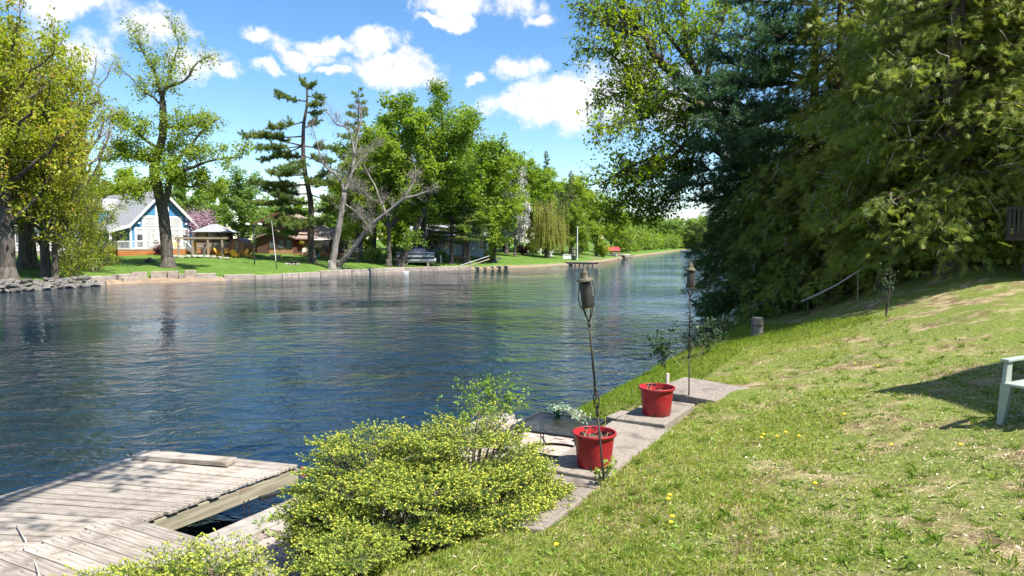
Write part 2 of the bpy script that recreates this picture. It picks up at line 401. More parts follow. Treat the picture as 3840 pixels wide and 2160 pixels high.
L_NEAR = leafmat('near_maple_leaves', (0.14, 0.26, 0.02), (0.32, 0.42, 0.035), (0.36, 0.44, 0.035), transl=0.55)
L_PINE = leafmat('pine_needles', (0.08, 0.15, 0.04), (0.19, 0.26, 0.08), (0.22, 0.27, 0.07), transl=0.35)
L_PINE_D = leafmat('dark_pine_needles', (0.055, 0.115, 0.05), (0.14, 0.23, 0.09), (0.11, 0.19, 0.085), transl=0.35)
L_CEDAR = leafmat('cedar_sprays', (0.12, 0.19, 0.03), (0.31, 0.36, 0.07), (0.34, 0.36, 0.075), transl=0.45, nscale=0.7, c4=(0.30, 0.20, 0.05))
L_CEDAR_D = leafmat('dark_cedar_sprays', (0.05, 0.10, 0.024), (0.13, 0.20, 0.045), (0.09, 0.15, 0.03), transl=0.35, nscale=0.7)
L_SPRUCE = leafmat('spruce_needles', (0.12, 0.16, 0.05), (0.28, 0.30, 0.10), (0.21, 0.24, 0.08), transl=0.3)
L_WILLOW = leafmat('willow_leaves', (0.24, 0.27, 0.05), (0.44, 0.42, 0.13), (0.30, 0.31, 0.07), transl=0.5)
L_PINK = leafmat('pink_blossom', (0.52, 0.30, 0.40), (0.62, 0.42, 0.50), (0.22, 0.12, 0.12), transl=0.3)
L_PURPLE = leafmat('purple_leaves', (0.06, 0.018, 0.025), (0.14, 0.05, 0.06), transl=0.3)

def unit(v): return v / (np.linalg.norm(v, axis=-1, keepdims=True) + 1e-9)
def bez(p0, p1, p2, k):
    t = np.linspace(0, 1, k)[:, None]; return (1 - t) ** 2 * p0 + 2 * t * (1 - t) * p1 + t * t * p2

class Tree:
    def __init__(s, seed): s.r = np.random.default_rng(seed); s.wood = MB(); s.tw = []; s.anchor = []; s.adir = []; s.sec = []
    def limb(s, pts, r0, r1, n=8, wob=0.0, sub=4):
        P = np.asarray(pts, float)
        if sub > 1 and len(P) > 2:                                   # Catmull-Rom
            Q = np.vstack([2 * P[0] - P[1], P, 2 * P[-1] - P[-2]]); out = []
            for i in range(1, len(Q) - 2):
                for t in np.linspace(0, 1, sub, endpoint=False):
                    a, b, c, d = Q[i - 1:i + 3]
                    out.append(0.5 * (2 * b + (c - a) * t + (2 * a - 5 * b + 4 * c - d) * t * t + (3 * b - a - 3 * c + d) * t ** 3))
            P = np.vstack(out + [P[-1]])
        if wob: P[1:] += s.r.normal(size=P[1:].shape) * wob
        s.wood.tube(P, np.linspace(r0, r1, len(P)), n); return P
    def flare(s, p, r, h):
        s.wood.tube([(p[0], p[1], p[2] - 0.35), (p[0], p[1], p[2] + h * 0.15), (p[0], p[1], p[2] + h * 0.5), (p[0], p[1], p[2] + h)], [r * 1.75, r * 1.35, r * 1.1, r * 0.95], 10)
    def sub(s, P, n, L, r, up=0.3, tmin=0.25, spread=0.9, hang=0.0, taper=0.55, twigs=6, tl=0.9):
        """side branches from a limb, with their twigs"""
        rr = s.r; k = len(P)
        seg = np.diff(P, axis=0); T = unit(seg)
        for t in np.sort(rr.uniform(tmin, 1.0, n)):
            i = min(int(t * (k - 1)), k - 2); p = P[i] + seg[i] * (t * (k - 1) - i)
            d = unit(T[i] * 0.6 + rr.normal(size=3) * spread + np.array([0, 0, up]))
            ln = L * (1 - taper * t) * rr.uniform(0.6, 1.25)
            e = p + d * ln + np.array([0, 0, -hang * ln * ln]); c = p + d * ln * 0.5 + rr.normal(size=3) * ln * 0.12 + np.array([0, 0, 0.1 * ln])
            B = bez(p, c, e, 5); s.wood.tube(B, np.linspace(r * (1 - 0.5 * t), r * 0.22, 5), 4, cap=False)
            s.sec.append(B)
            m = max(2, int(twigs * ln / L))
            tt = rr.uniform(0.15, 1, m); q = (1 - tt[:, None]) ** 2 * p + 2 * (tt * (1 - tt))[:, None] * c + (tt ** 2)[:, None] * e
            td = unit(d[None] * 0.7 + rr.normal(size=(m, 3)) * 0.75 + np.array([0, 0, up * 0.7]))
            tln = tl * rr.uniform(0.5, 1.25, m)
            s.tw.append((q, td, tln)); 
    def twigs_mesh(s, r=0.012):
        if not s.tw: return
        q = np.vstack([a for a, _, _ in s.tw]); d = np.vstack([b for _, b, _ in s.tw]); l = np.concatenate([c for _, _, c in s.tw])
        s.q, s.d, s.l = q, d, l
        ref = np.where(np.abs(d[:, 2:3]) < 0.9, np.array([[0, 0, 1.]]), np.array([[1., 0, 0]]))
        a = unit(np.cross(d, ref)); b = np.cross(d, a); n = len(q)
        V = np.stack([q + a * r, q + (-0.5 * a + 0.87 * b) * r, q + (-0.5 * a - 0.87 * b) * r, q + d * l[:, None]], 1).reshape(-1, 3)
        o = np.arange(n)[:, None] * 4
        F = np.concatenate([o + np.array([[0, 1, 3]]), o + np.array([[1, 2, 3]]), o + np.array([[2, 0, 3]])])
        s.wood.add(V, F.tolist())
    def pts(s, N, jit):
        """N leaf places along the twigs"""
        i = s.r.integers(0, len(s.q), N); t = s.r.uniform(0.2, 1.05, N)
        return s.q[i] + s.d[i] * (s.l[i] * t)[:, None] + s.r.normal(size=(N, 3)) * jit, s.d[i]

def leaf_mesh(name, P, size, r, upb=0.5, dirs=None, asp=0.62, droop=0.2, fold=0.15):
    N = len(P); sz = size * r.uniform(0.6, 1.3, (N, 1))
    nrm = unit(r.normal(size=(N, 3)) + np.array([0, 0, upb]))
    t = r.normal(size=(N, 3)) + np.array([0, 0, -droop])
    if dirs is not None: t = t * 0.7 + dirs
    t = unit(t - nrm * np.sum(t * nrm, 1, keepdims=True)); b = np.cross(nrm, t)
    V = np.stack([P - t * sz * 0.5, P + b * sz * asp * 0.5 - nrm * sz * fold, P + t * sz * 0.55, P - b * sz * asp * 0.5 - nrm * sz * fold], 1).reshape(-1, 3)
    return np_mesh(name, V, np.arange(N * 4).reshape(N, 4))
def needle_mesh(name, P, Dr, r, per, L, wd, spread=0.8, up=0.2):
    """tufts of thin needles"""
    N = len(P); p = np.repeat(P, per, 0); d = np.repeat(Dr, per, 0)
    d = unit(d + r.normal(size=(N * per, 3)) * spread + np.array([0, 0, up])); l = L * r.uniform(0.6, 1.2, (N * per, 1))
    a = unit(np.cross(d, unit(r.normal(size=(N * per, 3)))))
    V = np.stack([p - a * wd, p + a * wd, p + d * l], 1).reshape(-1, 3)
    return np_mesh(name, V, np.arange(N * per * 3).reshape(-1, 3))
def spray_mesh(name, P, Dr, r, per, L, wd, fan=0.85):
    """flat scaly sprays: a midrib with side fronds, each a thin pointed sliver"""
    N = len(P); nrm = unit(np.cross(Dr, unit(r.normal(size=(N, 3))))); side = np.cross(nrm, Dr); sc = r.uniform(0.65, 1.25, (N, 1)); dn = np.array([0, 0, -1.0])
    Vs = []
    for k in range(per):
        f = 0.0 if k == 0 else 0.1 + 0.72 * (k - 1) / max(1, per - 2); sg = 0 if k == 0 else (1 if k % 2 else -1)
        an = sg * (fan + r.normal(size=(N, 1)) * 0.12); d = Dr * np.cos(an) + side * np.sin(an); s2 = np.cross(nrm, d)
        l = L * sc * (1.0 if k == 0 else 0.68 * (1 - 0.62 * f)) * r.uniform(0.8, 1.15, (N, 1)); o = P + Dr * L * sc * f + dn * L * 0.12 * f * f
        Vs.append(np.stack([o - s2 * wd, o + s2 * wd, o + d * l + dn * l * 0.16], 1))
    V = np.stack(Vs, 1).reshape(-1, 3)
    return np_mesh(name, V, np.arange(N * per * 3).reshape(-1, 3))

PROTO = {}
def make_proto(key, trunk_mb, trunk_m, crown_me, crown_m, twig=None):
    me = bpy.data.meshes.new('trunk'); me.from_pydata(np.vstack(trunk_mb.v).tolist(), [], trunk_mb.f); me.update()
    me.polygons.foreach_set('use_smooth', np.ones(len(me.polygons), dtype=bool)); me.materials.append(trunk_m)
    if crown_me is not None: crown_me.materials.append(crown_m)
    PROTO[key] = (me, crown_me)
def plant(key, name, label, cat, loc, s=1.0, sz=None, rz=0.0, group=None, crown_m=None, tilt=None):
    o = thing(name, label, cat, loc, rz, group, rot=(tilt[0], tilt[1], rz) if tilt else None); o.scale = (s, s, sz or s)
    tr, cr = PROTO[key]
    link('trunk', tr, o)
    if cr is not None:
        c = link('crown', cr, o)
        if crown_m:
            c.material_slots[0].link = 'OBJECT'; c.material_slots[0].material = crown_m
    return o

def maple(key, seed, H=18.0, Rr=5.0, zlo=0.22, leaves=15000, lsize=0.34, r0=0.33, nl=15, bark=BARK, lm=L_MAPLE, lean=(0, 0), flat=1.0, fork=False, jit=0.22, twigs=9):
    T = Tree(seed); r = T.r
    top = np.array([lean[0], lean[1], H * 0.86])
    tr = T.limb([(0, 0, -0.3), (lean[0] * 0.15 + 0.1, lean[1] * 0.15, H * 0.25), (lean[0] * 0.5 - 0.15, lean[1] * 0.5 + 0.1, H * 0.55), top], r0, r0 * 0.2, 9, 0.03)
    T.flare((0, 0, 0), r0, 0.9)
    T.sub(tr, 10, 2.0, 0.05, 0.5, 0.55, twigs=twigs)
    zc, hz = H * (zlo + 1) / 2, H * (1 - zlo) / 2
    for i in range(nl):
        f = (i + r.uniform(0, 0.8)) / nl; z0 = H * (zlo * 0.9 + (0.74 - zlo * 0.9) * f)
        z1 = min(H * 0.99, z0 + H * r.uniform(0.10, 0.30) * (1 - 0.2 * f)); az = i * 2.4 + r.uniform(-0.5, 0.5)
        re = Rr * math.sqrt(max(0.08, 1 - ((z1 - zc) / hz) ** 2)) * r.uniform(0.72, 1.08) * flat
        k = min(int(z0 / top[2] * (len(tr) - 1)), len(tr) - 1); p = tr[k]
        e = np.array([p[0] + math.cos(az) * re, p[1] + math.sin(az) * re, z1]); c = p * 0.45 + e * 0.55 + np.array([0, 0, -0.03 * H + 0.05 * H * f])
        B = bez(p, c, e, 8); B[1:] += r.normal(size=B[1:].shape) * 0.12
        T.wood.tube(B, np.linspace(r0 * 0.42 * (1 - 0.5 * f), 0.03, 8), 6)
        T.sub(B, 12, 2.3, 0.04, 0.35, 0.18, twigs=twigs)
    T.twigs_mesh(); P, d = T.pts(leaves, jit)
    make_proto(key, T.wood, bark, leaf_mesh('crown', P, lsize, r, 0.6, d * 0.5), lm)

def pine(key, seed, H=20.0, Rr=4.0, z0=0.2, nb=42, bark=BARK_P, lm=L_PINE, sparse=0.0, r0=0.35, per=12, L=0.45, wd=0.035, prof=None, tuft=16, droop=0.0):
    T = Tree(seed); r = T.r
    tr = T.limb([(0, 0, -0.3), (0.1, 0.05, H * 0.3), (-0.12, 0.1, H * 0.65), (0.1, 0, H)], r0, 0.04, 9, 0.02); T.flare((0, 0, 0), r0, 0.8)
    P, Dd = [], []
    for i in range(nb):
        f = (i + r.uniform(0, 1)) / nb; z = H * (z0 + (0.98 - z0) * f)
        pr = (prof(f) if prof else (1 - f) ** 0.7 * 0.92 + 0.1) * Rr * r.uniform(0.55, 1.15)
        if sparse and r.uniform() < sparse: pr *= 0.3
        az = i * 2.4 + r.uniform(-0.5, 0.5); k = min(int(z / H * (len(tr) - 1)), len(tr) - 1); p = tr[k].copy(); p[2] = z
        dh = np.array([math.cos(az), math.sin(az), 0]); e = p + dh * pr + np.array([0, 0, pr * (r.uniform(0.0, 0.22) - droop)])
        B = bez(p, (p + e) / 2 + np.array([0, 0, -0.04 * pr]), e, 6); T.wood.tube(B, np.linspace(0.03 + 0.022 * pr, 0.015, 6), 5, cap=False)
        side = np.array([-dh[1], dh[0], 0])
        m = max(4, int(tuft * pr))
        t = r.uniform(0.28, 1.03, m); c = p + (e - p) * t[:, None]; lat = r.normal(size=m) * pr * 0.2 * (1.15 - 0.55 * t)
        c = c + side * lat[:, None] + dh * np.abs(lat)[:, None] * 0.5 + np.array([0, 0, 1.0]) * (r.uniform(-0.04, 0.28, m))[:, None]
        P.append(c); Dd.append(unit(dh * 0.5 + side * np.sign(lat)[:, None] * 0.5 + np.array([0, 0, 0.5]) + r.normal(size=(m, 3)) * 0.2))
        for q, b in zip(c[::2], t[::2]):
            T.wood.tube([p + (e - p) * max(0.1, b - 0.15), q], [0.014, 0.006], 3, cap=False)
    P = np.vstack(P); Dd = np.vstack(Dd)
    make_proto(key, T.wood, bark, needle_mesh('crown', P, Dd, r, per, L, wd, 0.75, 0.25), lm)

def cedar(key, seed, H=14.0, Rr=3.0, z0=0.08, nb=110, lm=L_CEDAR, bark=BARK_R, r0=0.28, dens=9.0, per=5, L=0.34, wd=0.034, pale=260, prof=None, lean=(0, 0), droop=0.35):
    T = Tree(seed); r = T.r
    tr = T.limb([(0, 0, -0.3), (0.1 + lean[0] * 0.2, lean[1] * 0.2, H * 0.3), (lean[0] * 0.6, 0.1 + lean[1] * 0.6, H * 0.65), (lean[0], lean[1], H)], r0, 0.03, 9, 0.03); T.flare((0, 0, 0), r0, 0.9)
    P, Dd, O = [], [], []
    for i in range(nb):
        f = (i + r.uniform(0, 1)) / nb; z = H * (z0 + (0.98 - z0) * f)
        pr = (prof(f) if prof else min(1.0, (1 - f) * 1.5 + 0.06)) * Rr * r.uniform(0.6, 1.12)
        az = i * 2.4 + r.uniform(-0.6, 0.6); k = min(int(z / H * (len(tr) - 1)), len(tr) - 1); p = tr[k].copy(); p[2] = z
        dh = np.array([math.cos(az), math.sin(az), 0]); side = np.array([-dh[1], dh[0], 0])
        e = p + dh * pr + np.array([0, 0, pr * r.uniform(-0.55, 0.0) * droop / 0.35]); c = (p + e) / 2 + np.array([0, 0, 0.14 * pr])
        B = bez(p, c, e, 6); T.wood.tube(B, np.linspace(0.02 + 0.012 * pr, 0.008, 6), 4, cap=False)
        m = max(5, int(dens * pr)); t = r.uniform(0.08, 1.08, m) ** 0.5
        q = (1 - t[:, None]) ** 2 * p + 2 * (t * (1 - t))[:, None] * c + (t ** 2)[:, None] * e
        lat = r.normal(size=m) * pr * 0.2 * (1.2 - 0.5 * t)
        q = q + side * lat[:, None] + np.array([0, 0, 1.]) * r.normal(size=(m, 1)) * 0.14 - np.array([0, 0, 1.]) * (np.abs(lat) * 0.25)[:, None]
        P.append(q); Dd.append(unit(dh * 0.7 + side * np.sign(lat)[:, None] * 0.45 + np.array([0, 0, -0.35]) + r.normal(size=(m, 3)) * 0.4)); O.append(np.repeat(p[None], m, 0))
    P = np.vstack(P); Dd = np.vstack(Dd)
    make_proto(key, T.wood, bark, spray_mesh('crown', P, Dd, r, per, L, wd), lm)
    tw = MB()                                                     # pale dead twigs that show on the outside
    for i in r.integers(0, len(P), pale):
        d = unit(Dd[i] + r.normal(size=3) * 0.7 + np.array([0, 0, -0.2])); b = P[i] - d * 0.25; l = r.uniform(0.35, 0.95)
        tw.tube([b, b + d * l * 0.5 + r.normal(size=3) * 0.05, b + d * l + r.normal(size=3) * 0.1], [0.015, 0.011, 0.004], 3, cap=False)
    me = bpy.data.meshes.new('dead_twigs'); me.from_pydata(np.vstack(tw.v).tolist(), [], tw.f); me.update(); me.materials.append(TWIG)
    PROTO[key + '_twigs'] = me
def plant_cedar(key, *a, **k):
    o = plant(key, *a, **k); tag(link('dead_twigs', PROTO[key + '_twigs'], o), kind='stuff'); return o

maple('belt', 16, 18, 5.4, 0.02, leaves=24000, lsize=0.42, nl=22, twigs=10); maple('m1', 11, 18, 5.0, 0.27); maple('m2', 12, 18, 5.4, 0.25, nl=17); maple('m3', 13, 18, 4.6, 0.3)
maple('m4', 14, 18, 5.2, 0.12, leaves=18000, nl=18); maple('slim', 15, 18, 3.2, 0.1, leaves=11000, lm=L_MAPLE2, nl=16)
pine('p1', 21, 20, 4.0, 0.22, 50, per=12); pine('p2', 22, 20, 3.6, 0.12, 66, per=11, prof=lambda f: (1 - f) ** 0.8 * 0.95 + 0.05)

def bough_pine(name, label, base, Y, trunk, r0, boughs, bark, lm, seed, nl, nw, per=11, dn=5.0, sl=(0.5, 1.25), br=0.075):
    """a pine built bough by bough; boughs: photo rows/columns of their two ends and how far they reach forward or back"""
    T = Tree(seed); r = T.r
    TP = T.limb([at_y(px, py, Y) - base for px, py in trunk], r0, r0 * 0.2, 9); T.flare((0, 0, 0), r0, 0.8)
    P, Dd = [], []
    for px0, py0, px1, py1, dy in boughs:
        p = at_y(px0, py0, Y) - base; p = TP[np.argmin(np.abs(TP[:, 2] - p[2]))]; e = at_y(px1, py1, Y + dy) - base
        c = (p + e) / 2 + np.array([0, 0, -0.04 * np.linalg.norm(e - p)]); B = bez(p, c, e, 8); T.wood.tube(B, np.linspace(br, br * 0.25, 8), 5)
        ln = np.linalg.norm(e - p); dh = unit(e - p); side = unit(np.cross(dh, np.array([0, 0, 1.])))
        for j in range(int(ln * dn) + 2):
            t = r.uniform(0.3, 1.0); q = (1 - t) ** 2 * p + 2 * t * (1 - t) * c + t * t * e
            sd = side * r.choice([-1, 1]) * r.uniform(0.4, 1.2) + dh * r.uniform(0.3, 0.9) + np.array([0, 0, r.uniform(-0.05, 0.5)]); L = r.uniform(*sl)
            S = q + unit(sd) * L * np.linspace(0, 1, 7)[:, None]; T.wood.tube(S[::3], [br * 0.2, br * 0.13, br * 0.08], 3, cap=False)
            for q2 in S[1:]: P.append(q2); Dd.append(unit(sd))
            for _ in range(5):
                a = S[r.integers(1, 7)]; s2 = unit(sd + r.normal(size=3) * 0.7 + np.array([0, 0, 0.35]))
                P += [a + s2 * L * 0.15, a + s2 * L * 0.3]; Dd += [s2, s2]
    o = thing(name, label, 'tree', base)
    me = bpy.data.meshes.new('trunk'); me.from_pydata(np.vstack(T.wood.v).tolist(), [], T.wood.f); me.update(); me.materials.append(bark); link('trunk', me, o)
    cm = needle_mesh('crown', np.array(P), np.array(Dd), r, per, nl, nw, 0.75, 0.15); cm.materials.append(lm); link('crown', cm, o)
    return o
# ------------------------------------------------------------------ the far bank's trees
def hz(px, Y, top):                       # height a tree needs so that its top shows at photo row 'top'
    return at_y(px, top, Y)[2] - G(px, Y)[2]
def put(key, name, label, px, Y, top, base, group=None, wide=1.0, rz=None, cm=None, cat='tree'):
    H = hz(px, Y, top); s = H / base
    return plant(key, name, label, cat, G(px, Y), s * wide, s, rz if rz is not None else (px * 1.7) % 6.28, group, cm)

# --- hand-shaped trees, from limbs traced at their own distance
def traced(seed, px0, Y, trunks, name, label, bark, lm, leaves, lsize, flare=None, jit=0.25, tw_r=0.012, group=None, extra=None, dsc=1.0, base=None, nsec=3):
    base = G(px0, Y) if base is None else base; Y = Y if px0 == 0 else base[1]; T = Tree(seed); r = T.r; Ls = []
    for pl, r0, r1, nsub, Lsub, dy, up in trunks:
        pts = []
        for i, (px, py) in enumerate(pl):
            f = i / max(1, len(pl) - 1); pts.append(at_y(px, py, Y + dy[0] + (dy[1] - dy[0]) * f) - base)
        P = T.limb(pts, r0, r1, 9 if r0 > 0.2 else 6, 0.02)
        Ls.append(P)
        if nsub: T.sub(P, nsub, Lsub, min(r1 * 0.8, 0.06), up, 0.12, twigs=9, tl=0.9 * dsc)
    if flare: T.flare((0, 0, 0), flare, 1.0)
    for B in list(T.sec): T.sub(B, nsec, 1.2 * dsc, 0.02, 0.25, 0.3, twigs=5, tl=0.7)
    T.twigs_mesh(tw_r)
    o = thing(name, label, 'tree', base, 0, group)
    me = bpy.data.meshes.new('trunk'); me.from_pydata(np.vstack(T.wood.v).tolist(), [], T.wood.f); me.update()
    me.polygons.foreach_set('use_smooth', np.ones(len(me.polygons), dtype=bool)); me.materials.append(bark); link('trunk', me, o)
    if leaves:
        zmax = extra; P, d = T.pts(leaves * (3 if extra else 1), jit)
        if extra: P, d = extra(P + base, P, d, r, leaves)
        cm = leaf_mesh('crown', P, lsize, r, 0.6, d * 0.5); cm.materials.append(lm); link('crown', cm, o)
    return o, T

# forked maple beside the blue house
def thin_top(W, P, d, r, n):                  # the upper crown is only just in leaf
    vis = W[:, 2]; keep = r.uniform(size=len(P)) < np.interp(vis, [11, 15, 17, 30], [1.0, 0.75, 0.22, 0.15])
    P, d = P[keep], d[keep]; return P[:n], d[:n]
traced(31, 628, 71, [
    ([(628, 1000), (622, 900), (612, 800), (590, 700), (577, 628), (598, 560), (609, 500), (611, 411), (609, 377)], 0.62, 0.30, 0, 0, (0, 0), 0.3),
    ([(609, 790), (625, 740), (634, 695), (640, 660), (670, 640), (712, 632), (800, 600), (910, 590)], 0.40, 0.06, 20, 3.0, (0, -2.5), 0.6),
    ([(634, 700), (655, 610), (705, 560), (770, 480), (830, 440)], 0.26, 0.05, 18, 2.6, (0, 2), 0.7),
    ([(609, 377), (587, 290), (556, 232), (522, 169), (488, 95)], 0.22, 0.03, 22, 2.0, (0, 1.5), 0.5),
    ([(609, 377), (615, 345), (628, 328), (696, 300), (739, 237), (800, 205)], 0.22, 0.03, 22, 1.9, (0, -1.5), 0.6),
    ([(620, 335), (633, 290), (655, 220), (668, 160), (640, 90)], 0.15, 0.03, 20, 1.7, (0, 1), 0.5),
    ([(609, 400), (575, 365), (546, 348), (483, 285), (450, 250)], 0.14, 0.03, 14, 1.6, (0, -1), 0.5),
    ([(598, 560), (540, 520), (480, 470), (420, 460)], 0.2, 0.04, 24, 2.4, (0, -2), 0.5),
    ([(585, 610), (520, 590), (450, 580), (400, 610)], 0.18, 0.04, 18, 2.2, (0, 2), 0.3),
    ([(611, 470), (660, 480), (720, 470), (790, 450)], 0.18, 0.04, 20, 2.2, (0, -2), 0.5),
    ([(640, 660), (700, 700), (770, 690), (830, 720)], 0.18, 0.04, 16, 2.2, (0, -3), 0.1),
    ([(590, 690), (530, 690), (470, 720)], 0.16, 0.04, 10, 2.0, (0, -3), 0.1),
], 'maple_tree', 'tall forked maple with thinly leafed top before the blue house', BARK, L_MAPLE, 19000, 0.26, 0.62, extra=thin_top)

# bare grey snag and its leaning neighbour
traced(32, 1243, 73.5, [
    ([(1243, 1008), (1258, 917), (1276, 824), (1291, 723)], 0.42, 0.30, 6, 1.6, (0, 0), 0.0),
    ([(1291, 723), (1269, 667), (1213, 615), (1190, 540), (1170, 466)], 0.20, 0.03, 34, 1.9, (0, -1), 0.4),
    ([(1291, 723), (1317, 656), (1330, 572), (1354, 442), (1350, 400)], 0.22, 0.03, 34, 2.0, (0, 1), 0.4),
    ([(1330, 590), (1310, 490), (1262, 466), (1233, 427), (1205, 385)], 0.14, 0.02, 26, 1.8, (0.5, -0.5), 0.5),
    ([(1318, 650), (1350, 605), (1400, 560), (1440, 540)], 0.13, 0.02, 20, 1.7, (0.5, 2), 0.4),
    ([(1285, 760), (1330, 790), (1370, 830), (1390, 870)], 0.10, 0.02, 40, 1.2, (0, -1), -0.3),
    ([(1280, 690), (1320, 700), (1370, 720), (1380, 790)], 0.10, 0.02, 50, 1.2, (0, 1), -0.2),
], 'dead_tree', 'upright bare grey tree with tangled dead twigs on the far lawn', BARK_G, None, 0, 0, 0.42, tw_r=0.011)
traced(33, 1270, 74, [
    ([(1266, 1003), (1290, 972), (1321, 935), (1388, 846), (1448, 801), (1511, 749), (1582, 727), (1640, 700)], 0.36, 0.06, 44, 1.6, (0, -2), 0.3),
    ([(1448, 801), (1433, 768), (1403, 693), (1366, 622), (1345, 560)], 0.17, 0.04, 18, 1.5, (0, 1), 0.3),
    ([(1520, 740), (1542, 700), (1560, 656), (1548, 600)], 0.10, 0.02, 20, 1.4, (-1, 0), 0.4),
], 'leaning_tree', 'bare grey trunk leaning far to one side over the lawn', BARK_G, None, 0, 0, 0.3, tw_r=0.011)
# thick leaning maple by the covered boat
traced(34, 1500, 80, [
    ([(1500, 996), (1520, 945), (1541, 898), (1582, 809), (1608, 742), (1640, 620)], 0.52, 0.22, 16, 2.4, (0, 1), 0.5),
    ([(1608, 742), (1650, 560), (1660, 440), (1640, 345)], 0.24, 0.03, 50, 2.6, (0, 2), 0.6),
    ([(1600, 760), (1570, 600), (1540, 480), (1540, 390)], 0.22, 0.03, 50, 2.6, (0, -1), 0.6),
    ([(1630, 650), (1720, 540), (1780, 460)], 0.2, 0.03, 36, 2.6, (1, -1), 0.5),
    ([(1600, 750), (1500, 640), (1450, 540), (1430, 470)], 0.2, 0.03, 40, 2.4, (0, 2), 0.5),
    ([(1640, 640), (1700, 660), (1780, 620), (1840, 560)], 0.18, 0.03, 30, 2.4, (1, -2), 0.3),
], 'maple_tree', 'thick dark maple trunk leaning behind the covered boat', BARK, L_MAPLE, 24000, 0.28, 0.5)

# group of maples on the left point, low hanging and yellow-green
maple('left1', 41, 20, 5.4, 0.26, leaves=12500, lsize=0.25, lm=L_YEL, nl=20, r0=0.5, twigs=10)
maple('left2', 42, 20, 5.2, 0.2, leaves=12500, lsize=0.25, lm=L_YEL, nl=20, r0=0.42, twigs=10)
maple('bare', 43, 20, 3.6, 0.45, leaves=500, lsize=0.2, lm=L_YEL, nl=12, r0=0.35, bark=BARK_G, twigs=12)
maple('lefthang', 45, 12, 4.6, 0.02, leaves=9500, lsize=0.24, lm=L_YEL, nl=20, r0=0.2, twigs=10)
LG = 'yellow-green maples crowding the rocky point'
for i, (k, px, Y, top, wd, nm) in enumerate([
        ('left1', 24, 54.5, -40, 1.05, 'maple nearest the rocks, with a thick ridged trunk'),
        ('left2', 84, 62, 60, 1.0, 'broad maple behind the thick ridged trunk'),
        ('left1', 112, 63, 20, 0.95, 'straight maple paired close beside another trunk'),
        ('left2', 172, 58, 90, 0.95, 'double-stemmed maple before the white porch'),
        ('left2', 205, 57, 240, 0.75, 'slim maple stem leaning from the double trunk'),
        ('left1', -170, 57, -20, 1.1, 'spreading maple at the outer end of the point')]):
    put(k, 'maple_tree', nm, px, Y, top, 20, LG, wd, rz=i * 1.3 + 0.4)
put('bare', 'maple_tree', 'nearly leafless grey maple rising behind the yellow-green maples', 330, 66, 110, 20, None, 1.0, rz=1.1)
put('lefthang', 'maple_tree', 'low leafy maple overhanging the end of the rocks', 262, 57.6, 640, 12, None, 0.75, rz=2.2)
put('lefthang', 'maple_tree', 'loose leafy young maple screening the blue porch', 345, 64, 600, 12, None, 0.7, rz=4.0)

# white pines of the far lawn
bough_pine('pine_tree', 'tall layered white pine with gaps between its boughs before the brown house', G(1172, 84), G(1172, 84)[1],
    [(1172, 985), (1165, 880), (1165, 760), (1140, 620), (1138, 480), (1150, 400), (1152, 318)], 0.45,
    [(1152, 370, 1050, 362, -1), (1152, 360, 1195, 368, 0), (1152, 345, 1140, 318, 0), (1152, 335, 1170, 322, 0.5), (1150, 400, 1190, 395, -1), (1148, 420, 1180, 430, 1), (1145, 450, 1030, 482, -1), (1145, 470, 1185, 460, 1),
     (1140, 520, 925, 512, -1.5), (1140, 530, 985, 505, 0.5), (1138, 540, 980, 560, -2), (1138, 560, 1000, 600, -1), (1138, 580, 1060, 590, 2), (1140, 560, 1250, 560, 1), (1140, 600, 1230, 610, -1), (1140, 640, 1060, 640, -1),
     (1145, 650, 1030, 655, -2), (1145, 690, 950, 690, -2), (1145, 690, 1010, 700, 1), (1148, 680, 1250, 690, 1), (1150, 720, 1010, 720, 2), (1150, 700, 1220, 650, 2), (1155, 770, 960, 765, -2), (1155, 760, 1040, 740, -2), (1155, 740, 1260, 760, -1),
     (1158, 800, 1050, 800, 1), (1160, 790, 1240, 790, 1), (1165, 850, 1010, 838, -3), (1165, 840, 1060, 820, -2), (1165, 850, 1200, 830, -3), (1165, 870, 985, 868, -2), (1165, 830, 1110, 850, -4), (1160, 640, 1200, 700, -3), (1150, 600, 1100, 640, -3)],
    BARK_P, L_PINE, 51, 0.34, 0.034, per=12, dn=5.5, sl=(0.5, 1.4), br=0.1)
put('p1', 'pine_tree', 'narrow pine top rising behind the bare grey tree', 1352, 98, 330, 20, None, 0.9, rz=1.0)
put('p1', 'pine_tree', 'dark double-trunked pine beside the covered boat', 1692, 94, 640, 20, None, 1.5, rz=0.4)
put('p1', 'pine_tree', 'dark pine with a bare lower trunk next to the tall lamp pole', 1757, 96, 660, 20, None, 1.5, rz=2.4)
# maples of the middle
MG = 'maples crowding behind the bare grey trees'
for k, px, Y, top, wd, nm in [
        ('m1', 1340, 88, 560, 1.0, 'low maple between the bare trees and the brown house'),
        ('m3', 1456, 83, 400, 0.95, 'slender-stemmed maple standing between leaning trunk and boat'),
        ('m2', 1590, 92, 345, 1.1, 'tallest round-topped maple behind the covered boat'),
        ('m1', 1745, 96, 430, 1.15, 'broad maple over the pale blue house'),
        ('m4', 1850, 100, 500, 1.1, 'spreading maple beside the pale blue house, nearer the birch'),
        ('m3', 1400, 100, 480, 1.2, 'maple tucked behind the narrow pine top')]:
    put(k, 'maple_tree', nm, px, Y, top, 18, MG, wd)
